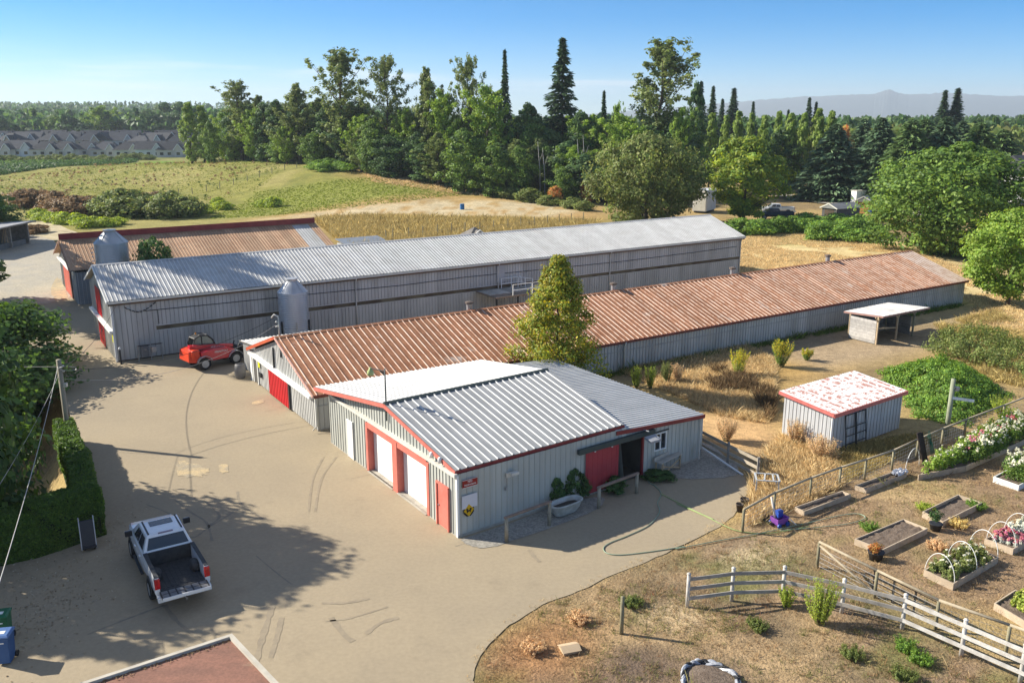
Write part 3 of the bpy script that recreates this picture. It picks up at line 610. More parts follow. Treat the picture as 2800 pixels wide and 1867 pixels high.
MB().obox(fw(dw[0], .06, .035), vD * (dw[1] - dw[0]), -uD * .04, (0, 0, 2.05)).build('side_door', WHD, shop)
MB().obox(fw(dw[0] - .06, .03, .03), vD * .06, -uD * .06, (0, 0, 2.14)).obox(fw(dw[1], .03, .03), vD * .06, -uD * .06, (0, 0, 2.14)).obox(fw(dw[0] - .06, 2.11, .03), vD * (dw[1] - dw[0] + .12), -uD * .062, (0, 0, .07)).build('door_frame', WHT, shop)
rd = MB().obox(fw(dr_[0], .06, .03), vD * (dr_[1] - dr_[0]), -uD * .035, (0, 0, 1.98)).build('red_door', SAL, shop)
MB().lathe([(.03, 0), (.04, .03), (.03, .06)], fw(dr_[1] - .12, 1.0, .09), 8).build('door_knob', STEEL, rd)
MB().obox(fw(dr_[0] - .08, .03, .03), vD * .08, -uD * .09, (0, 0, 2.1)).obox(fw(dr_[1], .03, .03), vD * .08, -uD * .09, (0, 0, 2.1)).obox(fw(dr_[0] - .08, 2.06, .03), vD * (dr_[1] - dr_[0] + .16), -uD * .092, (0, 0, .08)).build('door_frame', SAL, shop)
MB().obox(fw(-.02, .03, .05), vD * .12, uD * .1, (0, 0, 2.9)).build('corner_trim', WHT, shop)
MB().obox(fw(-.04, .0, .04), vD * (WL), uD * .1, (0, 0, .06)).build('footing', CONC, shop)
for s in (1.25, 2.0): MB().lathe([(.09, 0), (.09, .2), (.05, .26)], fw(s, 3.16, .16), 10).build('flood_lamp', WHT, shop, True)
# left wall and the covered gap towards the rusty barn
LWL = 9.6
panels(shop, 'wall_sheet', vD * WL + uD * LWL + V((0, 0, .05)), vD * WL + V((0, 0, .05)), vD * WL + V((0, 0, 3.1)), vD * WL + uD * LWL + V((0, 0, 3.1)), 10, 3, .03, [WD, WD2], .055)
# right wall: plain stretch, sliding door opening, window bay
def rw_(s, z, out=0.0): return uD * s + V((0, 0, z)) - vD * out
def rs_(px, py):
    P = ONP(px, py, b00, vD) - b00; return P.dot(uD), P.z
SL = rs_(1695, 1330)[0]; sr = rs_(1766, 1300)[0]; SEND = 15.34; SM = 9.9; sdl = rs_(1605, 1340)[0]; OPZ = 2.3
panels(shop, 'wall_sheet', rw_(0, .12), rw_(SL, .12), rw_(SL, 3.0), rw_(0, 3.0), 10, 3, .025, [WD, WDS], .05)
panels(shop, 'wall_sheet', rw_(SL, OPZ), rw_(sr, OPZ), rw_(sr, 2.86), rw_(SL, 3.0), 3, 3, .025, [WD, WDS], .05)
wz = [rs_(1803, 1180), rs_(1836, 1215)]
w0, w1, wz0, wz1 = wz[0][0] + .05, rs_(1838, 1190)[0], 1.28, 2.22
panels(shop, 'wall_sheet', rw_(sr, .12), rw_(w0, .12), rw_(w0, 2.75), rw_(sr, 2.84), 1, 3, .025, [WD, WDS], .05)
panels(shop, 'wall_sheet', rw_(w0, .12), rw_(w1, .12), rw_(w1, wz0), rw_(w0, wz0), 1, 3, .025, [WD, WDS], .05)
panels(shop, 'wall_sheet', rw_(w0, wz1), rw_(w1, wz1), rw_(w1, 2.68), rw_(w0, 2.75), 1, 3, .025, [WD, WDS], .05)
panels(shop, 'wall_sheet', rw_(w1, .12), rw_(SEND, .12), rw_(SEND, 2.56), rw_(w1, 2.68), 3, 3, .025, [WD, WDS], .05)
MB().obox(rw_(0, 0, .02), uD * SL, vD * .1, (0, 0, .14)).obox(rw_(sr, 0, .02), uD * (SEND - sr), vD * .1, (0, 0, .14)).build('footing', CONC, shop)
wi = MB().obox(rw_(w0 + .05, wz0 + .05, -.03), uD * (w1 - w0 - .1), vD * .03, (0, 0, wz1 - wz0 - .1)).build('window', GLS, shop)
for a, b, c, d in ((w0, wz0, w1 - w0, .05), (w0, wz1 - .05, w1 - w0, .05), (w0, wz0 + .05, .05, wz1 - wz0 - .1), (w1 - .05, wz0 + .05, .05, wz1 - wz0 - .1), ((w0 + w1) / 2 - .03, wz0 + .05, .06, wz1 - wz0 - .1)):
    MB().obox(rw_(a, b, .05), uD * c, vD * .07, (0, 0, d)).build('window_frame', WHT, wi)
MB().obox(rw_(w0 - .25, wz1 + .06, .06), uD * (w1 - w0 + .4), vD * .05, (0, 0, .05)).build('window_hood', DKM, wi)
sd_ = panels(shop, 'sliding_door', rw_(sdl, .16, .1), rw_(SL + .05, .16, .1), rw_(SL + .05, 2.38, .1), rw_(sdl, 2.38, .1), 1, 7, .012, [M('shaded_door_red', (.40, .05, .06), (.34, .04, .05), scale=1, rough=.55)], .04)[0]  # door red darkened in the colour itself to stand for the wall's shade
MB().obox(rw_(sdl - .5, 2.36, .06), uD * (sr - sdl + 1.2), -vD * .18, (0, 0, .24)).build('door_track', DGR, shop)
for s in (sdl + .5, SL - .5): MB().obox(rw_(s, 2.28, .14), uD * .06, -vD * .06, (0, 0, .14)).build('door_hanger', WHT, sd_)
MB().obox(rw_(sr, .05, .04), uD * .12, vD * .12, (0, 0, OPZ)).build('door_trim', MAR, shop)
MB().obox(rw_(SM - .28, 2.6, .03), uD * .26, vD * .06, (0, 0, .42)).build('gable_return', OFF, shop)
# room behind the opening
rm = MB(); a0, a1 = SL - 1.2, sr + .3
rm.obox(rw_(a0, .07, -.15), uD * (a1 - a0), vD * 5.5, (0, 0, .02)).obox(rw_(a0, .09, -5.6), uD * (a1 - a0), vD * .08, (0, 0, 2.6)).obox(rw_(a0 - .08, .09, -.15), uD * .07, vD * 5.5, (0, 0, 2.6)).obox(rw_(a1, .09, -.16), uD * .07, vD * 5.5, (0, 0, 2.5))
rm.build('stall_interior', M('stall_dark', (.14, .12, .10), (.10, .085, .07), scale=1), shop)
for i in range(5): MB().obox(rw_(SL - .2, .35 + i * .24, -2.4), uD * (sr - SL + .3), vD * .05, (0, 0, .16)).build('stall_board', WOODT, shop)
# rear bay with the low-pitched roof
p1_ = G(1926, 1133.5, 2.6); p0_ = G(1690, 1179, 2.95) - uD * .1; p = [lo_(q) for q in (p0_, p1_, p1_ + vD * 13.3, p0_ + vD * 13.3)]
rra = slab(p[0], p[1], p[2], p[3], .06).build('roof', UNDER, shop)
panels(rra, 'roof_sheet', p[1] + up, p[2] + up, p[3] + up, p[0] + up, 16, 3, .035, [NR, NR2], .10)
MB().beam(p[0] + V((0, 0, -.09)), p[1] + V((0, 0, -.09)) + (p[1] - p[0]).normalized() * .05, .05, .2).build('eave_board', MAR, shop)
panels(shop, 'wall_sheet', uD * SEND + V((0, 0, .05)), uD * SEND + vD * 12.9 + V((0, 0, .05)), uD * SEND + vD * 12.9 + V((0, 0, 2.55)), uD * SEND + V((0, 0, 2.55)), 14, 3, .03, [WD, WD2], .05)
MB().obox(rw_(SEND - .05, .05, .05), uD * .1, vD * .1, (0, 0, 2.5)).build('corner_trim', OFF, shop)
MB().tube([rw_(SEND + .08, 2.5, .06), rw_(SEND + .08, .6, .06)], .04, 7).build('downspout', OFF, shop, True)
# main end wall over the rear bay roof
MB().add([E1 - dr * .3 - V((0, 0, .1)), F1 - dr * .3 - V((0, 0, .1)), R1 - dr * .3 - V((0, 0, .1)), uD * SM + V((0, 0, 0)), uD * SM + vD * WL], [(0, 1, 2), (3, 4, 1, 0)]).build('end_wall', WD, shop)
# floodlight over the stall door
fl = rs_(1790, 1180)[0]
ob = MB().tube([rw_(fl - .5, 2.66, .05), rw_(fl - .5, 2.72, .5)], .03, 6).obox(rw_(fl - .75, 2.35, .45), uD * .7, -vD * .5 + V((0, 0, -.1)), (0, 0, .12)).build('flood_light', M('lamp_grey', (.3, .31, .33), (.25, .26, .28), rough=.4), shop)
# wall lamp, with the soot round it
wl_ = rs_(1390, 1298)
ob = MB().obox(rw_(wl_[0] - .12, wl_[1] - .1, .05), uD * .24, -vD * .1, (0, 0, .22)).obox(rw_(wl_[0] + .02, wl_[1] + .02, .14), uD * .4, -vD * .22, (0, 0, .12)).build('wall_lamp', OFF, shop)
MB().tube([rw_(wl_[0] - .1, wl_[1] - .1, .08), rw_(wl_[0] - .12, wl_[1] - .7, .08)], .02, 5).obox(rw_(wl_[0] - .17, wl_[1] - .72, .04), uD * .1, -vD * .07, (0, 0, .16)).build('lamp_switch', STEEL, ob)

# yard-light mast at the gable peak
mastp = b00 + R0 + dr * .1 + V((0, 0, .02))
ym = thing('yard_light', 'dark pole yard light with pale shade on workshop ridge end', 'light', mastp)
MB().tube([(0, 0, -.9), (0, 0, 1.75)], .035, 8).build('pole', DGR, ym, True)
MB().tube([(0, 0, 1.62), (-.72, .46, 1.62)], .03, 6).add([(0, 0, 1.58), (0, 0, 1.36), (-.35, .22, 1.58), (-.02, -.01, 1.58)], [(0, 1, 2), (2, 1, 3)]).build('arm', DKM, ym)
MB().lathe([(.17, -.28), (.16, -.1), (.08, .0), (.06, .1)], (-.78, .5, 1.56), 14).build('lamp_head', M('lamp_shade_green', (.45, .52, .20), (.38, .44, .2), rough=.35), ym, True)

# ---------------------------------------------------------------- brown-roofed barn at the back left
AY = R(32.64); al = (-42.17, 83.79); LA, WA, heA, hrA = 26.2, 12.8, 3.48, 5.61
uA, vA, oA, tolA = frame(al, AY)
brn = thing('brown_barn', 'brown metal roofed barn with maroon ridge strip and coral sliding door', 'barn', (*al, 0), AY)
MB().box(.1, .1, 0, LA - .1, WA - .1, 3.1).add([(.2, .1, 3.1), (.2, WA - .1, 3.1), (.2, WA / 2, 5.1), (LA - .2, .1, 3.1), (LA - .2, WA - .1, 3.1), (LA - .2, WA / 2, 5.1)], [(0, 2, 1), (3, 4, 5), (0, 3, 5, 2), (1, 2, 5, 4)]).build('wall_core', DKR, brn)
rf, bk, cc = gable_roof(brn, LA, WA, heA, hrA, .5, .35, 28, 3, [BR, BR2], .03, .07, BR)
for q in rf.children[26:28]:
    if q.name.startswith('roof_sheet'):
        for i in range(2): q.data.materials[i] = ZR
MB().obox((-.45, WA / 2 + .05, hrA - .05), (LA + .9, 0, 0), (0, .08, 0), (0, 0, .72)).build('ridge_strip', MAR, brn)
MB().obox((-.5, 2.7, 4.43 - .02), (LA + .95, 0, 0), (0, .1, .035), (0, 0, .03)).build('roof_lap', M('lap_dark', (.20, .11, .07), (.16, .09, .05)), brn)
for y0, y1, za, zb in ((WA, WA / 2, 3.2, 5.2), (WA / 2, 0, 5.2, 3.2)):
    panels(brn, 'gable_sheet', (0, y0, .05), (0, y1, .05), (0, y1, zb), (0, y0, za), 6, 3, .03, [WCF, WCF2], .05)
panels(brn, 'wall_sheet', (0, 0, .05), (LA, 0, .05), (LA, 0, 3.25), (0, 0, 3.25), 26, 3, .03, [M('blue_grey_sheet', (.24, .25, .27), (.20, .21, .23), scale=.7, rough=.6), WG2], .05)
panels(brn, 'wall_sheet', (LA, 0, .05), (LA, WA, .05), (LA, WA, 3.2), (LA, 0, 3.2), 8, 3, .03, [WG, WG2], .05)
panels(brn, 'sliding_door', (-.12, 9.3, .05), (-.12, 4.0, .05), (-.12, 4.0, 3.0), (-.12, 9.3, 3.0), 1, 10, .02, [CORAL, CORAL], .05)
MB().box(-.3, 3.2, 3.0, 0, WA - .3, 3.18).build('door_track', WHT, brn)
MB().box(-.14, 3.4, .05, -.04, 3.95, 2.95).build('door_gap', M('brown_gap', (.12, .05, .035), (.09, .04, .03)), brn)
for s in (1, -1):
    ya, yb = (-.35, WA / 2) if s == 1 else (WA + .35, WA / 2)
    MB().beam((-.52, ya, heA - .07), (-.52, yb, hrA - .07), .05, .2).build('rake_board', M('brown_rake', (.22, .12, .09), (.17, .09, .06)), brn)
tl = G(960, 690); ann = thing('metal_roof_annex', 'low blue-grey metal roof just behind brown-roofed barn', 'shed', (tl.x, tl.y, 0), AY)
MB().box(0, 0, 0, 6, 5, .7).build('wall', WG, ann); slab((-.2, -.2, .75), (6.2, -.2, .75), (6.2, 5.2, 1.25), (-.2, 5.2, 1.25), .08).build('roof', M('blue_grey_roof', (.30, .33, .36), (.26, .28, .31), rough=.4, metal=.4), ann)

# ---------------------------------------------------------------- feed silos
SG = M('silo_zinc', (.50, .51, .52), (.42, .43, .44), scale=1.2, rough=.42, metal=.45, stretch=(1, 1, .3), spec=.5)
def silo(loc, r, zc0, zc1, ztop, label, legs=True, rot=0):
    t = thing('feed_silo', label, 'silo', (loc[0], loc[1], 0), rot)
    pr = []; n = int((zc1 - zc0) / .075)
    for i in range(n + 1): pr.append((r - (.0 if i % 2 else .022), zc0 + (zc1 - zc0) * i / n))
    MB().lathe(pr, n=40).build('body', SG, t)
    MB().lathe([(r + .03, zc1 - .02), (r + .02, zc1 + .05), (r * .36, ztop - .22), (r * .3, ztop - .2)], n=40).build('cone_roof', SG, t)
    MB().lathe([(r * .33, ztop - .24), (r * .35, ztop - .08), (r * .40, ztop - .06), (r * .40, ztop), (r * .3, ztop + .02)], n=24).build('cap', SG, t)
    for k in range(8):
        a = k * math.pi / 4 + .2; MB().beam((math.cos(a) * (r + .01), math.sin(a) * (r + .01), zc1 + .06), (math.cos(a) * r * .38, math.sin(a) * r * .38, ztop - .2), .05, .03).build('roof_seam', SG, t)
    if legs:
        MB().lathe([(.2, zc0 - r * 1.0), (r - .02, zc0)], n=32).build('hopper', SG, t)
        for k in range(6):
            a = k * math.pi / 3 + .9; p = V((math.cos(a), math.sin(a), 0)) * (r + .07)
            MB().beam(p, p + V((0, 0, zc0 + 1.2)), .1, .1, (math.cos(a), math.sin(a), 0)).build('leg', DKM if k % 2 else STEEL, t)
    return t
s1 = AT(800, 800, 68.6); silo((s1.x, s1.y), 1.17, .95, 4.35, 5.45, 'grey corrugated feed silo between the two long barns')
s2 = AT(306, 690, 82.8); silo((s2.x, s2.y), 1.5, .3, 6.25, 7.5, 'zinc feed silo with cone roof by brown-roofed barn', False, .3)
t = [o for o in bpy.data.objects if o.name == 'feed_silo.001'][0]
for i in range(9): MB().tube([(-1.55, -.3, 2.6 + i * .4), (-1.75, -.3, 2.62 + i * .4), (-1.7, .15, 2.62 + i * .4)], .03, 5).build('ladder_rung', WHT, t)

# ---------------------------------------------------------------- little shed with the rust-flecked roof
def flecked():
    m = bpy.data.materials.new('rust_flecked_roof'); m.use_nodes = True; t = m.node_tree; n = t.nodes.new; l = t.links.new; b = t.nodes['Principled BSDF']; b.inputs['Roughness'].default_value = .55
    g = n('ShaderNodeNewGeometry'); rot = n('ShaderNodeVectorRotate'); rot.rotation_type = 'Z_AXIS'; rot.inputs['Angle'].default_value = R(-36.3); l(g.outputs['Position'], rot.inputs[0])
    def tex(sc, st):
        mp = n('ShaderNodeMapping'); mp.inputs['Scale'].default_value = st; l(rot.outputs[0], mp.inputs[0]); q = n('ShaderNodeTexNoise'); q.inputs['Scale'].default_value = sc; q.inputs['Detail'].default_value = 3; l(mp.outputs[0], q.inputs[0]); return q.outputs[0]
    w = n('ShaderNodeTexWave'); w.wave_type = 'BANDS'; w.bands_direction = 'X'; w.inputs['Scale'].default_value = 1.9; w.inputs['Distortion'].default_value = .4; l(rot.outputs[0], w.inputs[0])
    def mr(x, a, c):
        q = n('ShaderNodeMapRange'); q.inputs[1].default_value = a; q.inputs[2].default_value = c; l(x, q.inputs[0]); return q.outputs[0]
    def mul(a, c):
        q = n('ShaderNodeMath'); q.operation = 'MULTIPLY'; l(a, q.inputs[0]); l(c, q.inputs[1]); return q.outputs[0]
    f = mul(mr(tex(1.7, (1.3, 2.9, 1)), .50, .53), mr(w.outputs['Fac'], .42, .6))
    mx = n('ShaderNodeMix'); mx.data_type = 'RGBA'; l(f, mx.inputs[0]); mx.inputs[6].default_value = (.72, .68, .66, 1); mx.inputs[7].default_value = (.36, .10, .045, 1); l(mx.outputs[2], b.inputs['Base Color']); return m
FL = flecked()
q = [G(2281.3, 1133.6, 2.35), G(2482, 1068.4, 2.35), G(2336.6, 1013.4, 2.73), G(2130.4, 1069.3, 2.73)]; uE = (q[1] - q[0]).normalized(); vE = (q[3] - q[0]); vE.z = 0; vE.normalize(); oE = q[0] + uE * .18 + vE * .18; oE.z = 0
she = thing('tool_shed', 'small grey metal shed with rust-flecked white roof and pink fascia', 'shed', oE); lo = lambda p: V(p) - oE
LE, WE = (q[1] - q[0]).length - .36, 3.2
rf = slab(lo(q[0]), lo(q[1]), lo(q[2]), lo(q[3]), .05).build('roof', UNDER, she)
panels(rf, 'roof_sheet', lo(q[0]) + up, lo(q[1]) + up, lo(q[2]) + up, lo(q[3]) + up, 8, 4, .02, [FL, FL], .09)
W0 = V((0, 0, 0)); E_ = lambda s, d, z: uE * s + vE * d + V((0, 0, z))
panels(she, 'wall_sheet', E_(0, 0, .03), E_(LE, 0, .03), E_(LE, 0, 2.27), E_(0, 0, 2.27), 7, 3, .025, [M('pale_grey_sheet', (.50, .51, .52), (.45, .46, .47), scale=1, rough=.5, rnd=.05), WCF2], .05)
panels(she, 'wall_sheet', E_(0, WE, .03), E_(0, 0, .03), E_(0, 0, 2.32), E_(0, WE, 2.72), 13, 1, .02, [M('pale_grey_sheet', (.5,.5,.5)), WCF2], .05)
panels(she, 'wall_sheet', E_(LE, 0, .03), E_(LE, WE, .03), E_(LE, WE, 2.72), E_(LE, 0, 2.32), 4, 3, .025, [WG, WG2], .05)
panels(she, 'wall_sheet', E_(LE, WE, .03), E_(0, WE, .03), E_(0, WE, 2.7), E_(LE, WE, 2.7), 7, 3, .025, [WG, WG2], .05)
PF = M('pink_fascia', (.56, .17, .15), (.48, .13, .11), scale=2, rough=.6)
MB().beam(lo(q[0]) + V((0, 0, -.07)), lo(q[3]) + V((0, 0, -.07)), .05, .2).build('rake_board', PF, she)
MB().beam(lo(q[0]) + V((0, 0, -.09)) - vE * .03, lo(q[1]) + V((0, 0, -.09)) - vE * .03, .05, .22).build('eave_board', PF, she)
MB().box(-.04, -.04, 0, .06, .06, 2.25).build('corner_post', WHT, she)
# old gate frames leaning on the shed
gf = oE + uE * 1.1 - vE * .28
gts = thing('leaning_gate', 'dark steel gate frames leaning against rust-flecked shed', 'gate', gf)
for k in range(2):
    s0 = k * 1.0
    for s in (s0, s0 + .92): MB().tube([uE * s, uE * s + vE * .22 + V((0, 0, 2.0))], .035, 7).build('upright', DKM, gts)
    for i, z in enumerate((.35, .8, 1.25, 1.98)): MB().tube([uE * s0 + vE * .22 * z / 2 + V((0, 0, z)), uE * (s0 + .92) + vE * .22 * z / 2 + V((0, 0, z))], .028, 6).build('crossbar', DKM, gts)

# ---------------------------------------------------------------- open field shelter
q = [G(2416, 865.5, 2.4), G(2542.7, 840.8, 2.4), G(2429.6, 827.2, 2.1), G(2308, 851, 2.1)]; uF = (q[1] - q[0]).normalized(); vF = V((-uF.y, uF.x, 0)); oF = G(2394.8, 942)
shl = thing('field_shelter', 'open timber shelter with flat white roof beside rusty-roofed barn', 'shelter', oF); lo = lambda p: V(p) - oF
slab(lo(q[0]), lo(q[1]), lo(q[2]), lo(q[3]), .06).build('roof_deck', WOODG, shl)
RFW = M('bleached_roof_sheet', (.62, .61, .59), (.50, .48, .45), scale=.9, rough=.6, stretch=(2.5, .4, 1), rnd=.06)
panels(shl, 'roof_sheet', lo(q[0]) + up, lo(q[1]) + up, lo(q[2]) + up, lo(q[3]) + up, 6, 2, .02, [RFW, RFW], .07)
MB().beam(lo(q[0]) + V((0, 0, -.06)), lo(q[1]) + V((0, 0, -.06)), .06, .14).build('fascia', M('shelter_fascia', (.34, .20, .17), (.28, .15, .13)), shl)
MB().beam(lo(q[0]) + V((0, 0, -.06)), lo(q[3]) + V((0, 0, -.06)), .06, .14).build('fascia', M('shelter_fascia', (.34, .20, .17)), shl)
S_ = lambda s, d, z: uF * s + vF * d + V((0, 0, z))
for s, d in ((0, 0), (2.65, .05), (5.0, .1), (0, 2.6), (5.0, 2.7)):
    po = MB().beam(S_(s, d, 0), S_(s, d, 2.3 - .1 * d), .12, .12, uF).build('post', WOODT if s < 3 else POSTW, shl)
    if d < 1: MB().beam(S_(s, d, 1.85), S_(s + .4, d, 2.28), .08, .08).beam(S_(s, d, 1.85), S_(s - .4, d, 2.28), .08, .08).build('brace', WOODT, po)
for i in range(8): MB().obox(S_(-.06, .1, .05 + i * .235), vF * 2.5, uF * .04, (0, 0, .225)).build('wall_plank', M('bleached_plank', (.46, .44, .41), (.36, .34, .32), scale=4, rough=.9, rnd=.16), shl)
for i in range(8): MB().obox(S_(0, 2.66, .05 + i * .235), uF * 5.0, vF * .04, (0, 0, .225)).build('wall_plank', WOODG, shl)
for i in range(7): MB().obox(S_(5.05, .4, .05 + i * .235), vF * 2.2, uF * .04, (0, 0, .225)).build('wall_plank', WOODG, shl)
MB().beam(S_(.1, .1, 1.3), S_(2.6, .1, 1.05), .06, .12).build('rail', WOODT, shl)
# ================================================================== TREES AND SHRUBS
RNG = np.random.default_rng(11)
def unit(a): return a / (np.linalg.norm(a, axis=1, keepdims=True) + 1e-9)
PAL = {
 'maple': [(.075, .125, .022), (.11, .165, .03), (.055, .10, .022)],
 'maple_y': [(.17, .20, .022), (.12, .165, .025), (.08, .13, .022)],
 'dark': [(.045, .085, .028), (.06, .10, .026), (.035, .07, .024)],
 'chest': [(.05, .09, .022), (.07, .125, .022), (.035, .07, .02)],
 'cotton': [(.10, .128, .036), (.075, .105, .03), (.13, .15, .05)],
 'bright': [(.12, .185, .024), (.10, .165, .024), (.155, .21, .036)],
 'olive': [(.10, .128, .034), (.08, .11, .028), (.125, .135, .042)],
 'birch': [(.15, .165, .02), (.10, .14, .02), (.22, .19, .02)],
 'fir': [(.035, .065, .028), (.045, .075, .03), (.028, .052, .024)],
 'spruce': [(.065, .105, .055), (.052, .09, .045), (.085, .125, .06)],
 'cedar': [(.07, .115, .036), (.058, .098, .032), (.09, .135, .042)],
 'poplar': [(.12, .175, .03), (.10, .15, .028), (.145, .19, .04)],
 'hedge': [(.055, .10, .018), (.07, .12, .018), (.04, .078, .016)],
 'bramble': [(.095, .165, .028), (.13, .20, .03), (.06, .12, .022)],
 'goldw': [(.42, .34, .13), (.32, .25, .09), (.52, .42, .18)],
 'dryb': [(.16, .105, .055), (.12, .085, .045), (.20, .14, .07)],
 'straw': [(.70, .56, .31), (.60, .46, .24), (.48, .36, .18)],
 'rusty': [(.32, .12, .04), (.26, .14, .04), (.20, .16, .04)],
 'yflower': [(.40, .33, .02), (.36, .28, .02), (.30, .27, .03)],
 'lgreen': [(.19, .25, .03), (.23, .27, .04), (.15, .20, .03)],
 'white': [(.75, .74, .66), (.65, .64, .5), (.12, .18, .04)],
 'pink': [(.62, .16, .22), (.66, .24, .16), (.10, .16, .03)],
}
def leafquads(p, nrm, size, asp=.62, rng=RNG):
    n = len(p); t = unit(np.cross(nrm, rng.normal(size=(n, 3)))); b = np.cross(nrm, t); s = size * rng.uniform(.65, 1.35, (n, 1))
    v = np.stack([p + t * s, p + b * s * asp, p - t * s, p - b * s * asp], 1).reshape(-1, 3)
    return v, np.arange(n * 4).reshape(n, 4)
def leafcols(n, pal, rng, clump=None, spread=.16):
    P = np.array(PAL[pal]); k = rng.choice(len(P), n, p=None)
    c = P[k] * rng.lognormal(0, spread, (n, 1)) * 1.7
    if clump is not None: c = c * clump[:, None]
    return np.repeat(c, 4, 0)
def crown_from_clumps(name, cc, cr, nper, size, pal, mat=LEAF, seed=1, flat=.75, axis=None, asp=.62, up=.5, hue=None):
    rng = np.random.default_rng(seed); K = len(cc); idx = np.repeat(np.arange(K), nper); n = len(idx)
    d = unit(rng.normal(size=(n, 3))); r = rng.uniform(0, 1, (n, 1)) ** .45; off = d * r * cr[idx][:, None]; off[:, 2] *= flat
    p = cc[idx] + off; ax = np.zeros((n, 3)) if axis is None else axis
    ctr = np.array([cc[:, 0].mean(), cc[:, 1].mean(), 0]); out = p - ctr; out[:, 2] = 0; out = unit(out)
    nm = unit(d * .9 + out * .55 + np.array([0, 0, up]) + rng.normal(size=(n, 3)) * .55)
    v, q = leafquads(p, nm, size, asp, rng)
    tone = rng.lognormal(0, .13, K)[idx]
    return npmesh(name, v, q, mat, leafcols(n, pal, rng, tone))
def limbs(mb, base, h0, cc, k, r0, rng, top):
    pts = [base + V((rng.normal() * .02 * top * i / 6, rng.normal() * .02 * top * i / 6, top * i / 6)) for i in range(7)]
    mb.tube(pts, [r0 * (1 - .86 * i / 6) * (1.25 if i == 0 else 1) for i in range(7)], 8)
    for j in rng.choice(len(cc), min(k, len(cc)), replace=False):
        t = cc[j]; z0 = max(h0, min(top * .92, t[2] - np.hypot(t[0], t[1]) * .7)); i = min(5, int(z0 / top * 6)); f = z0 / top * 6 - i
        a = pts[i].lerp(pts[i + 1], f); b = V(t); m = a.lerp(b, .5) + V((0, 0, -.06 * (b - a).length)); r = r0 * (1 - .8 * z0 / top) * .5
        mb.tube([a, m, b], [r, r * .6, r * .18], 5, cap=False)
BARK = M('grey_brown_bark', (.11, .085, .065), (.075, .06, .045), scale=3, rough=.95, stretch=(1, 1, .25), bump=.5)
BARKW = M('pale_birch_bark', (.50, .48, .43), (.32, .30, .26), scale=2, rough=.85, stretch=(1, 1, 2))
PROF = {
 'round': lambda t: np.sqrt(np.clip(1 - (2 * t - .92) ** 2, 0, 1)) * .98,
 'oval': lambda t: np.clip(np.sin(np.pi * np.clip(t * .93 + .05, 0, 1)), 0, 1) ** .62,
 'egg': lambda t: np.clip(1 - t ** 1.5, 0, 1) ** .75 * np.clip(t * 5 + .5, 0, 1),
 'tall': lambda t: np.clip(np.sin(np.pi * np.clip(t * .88 + .08, 0, 1)), 0, 1) ** .55 * (.72 + .28 * np.cos(t * 9)),
 'column': lambda t: np.clip(np.sin(np.pi * np.clip(t * .82 + .14, 0, 1)), 0, 1) ** .7,
}
def broadleaf(kind, pal, h, w, z0=.12, K=110, nper=90, size=.2, crad=.16, seed=3, prof='oval', bark=BARK, gap=.0, nl=16, r0=None, lean=0.0, inner=.35):
    """trunk mesh and crown mesh of one tree, base at the origin"""
    rng = np.random.default_rng(seed); t = rng.uniform(0, 1, K) ** .9; ph = rng.uniform(0, 2 * np.pi, K)
    lob = 1 + .22 * np.sin(ph * 3 + seed) * np.sin(t * 7 + seed) + .16 * np.sin(ph * 5 + t * 11) + rng.normal(0, .09, K)
    rad = PROF[prof](t) * w / 2 * lob * (inner + (1 - inner) * np.sqrt(rng.uniform(0, 1, K))) * (1 - crad * .7)
    if gap: rad = rad * np.where(rng.uniform(0, 1, K) < gap, .45, 1)
    z = h * (z0 + (1 - z0 - crad * .25) * t)
    cc = np.stack([rad * np.cos(ph) + lean * z, rad * np.sin(ph), z], 1); cr = w * crad * rng.uniform(.6, 1.25, K) * (.55 + .45 * PROF[prof](t))
    mb = MB(); limbs(mb, V((0, 0, -.3)), h * z0 * .8, cc, nl, r0 or h * .017, rng, h * .9)
    return mb.mesh(kind + '_trunk', bark, True), crown_from_clumps(kind + '_crown', cc, cr, nper, size, pal, LEAF, seed)
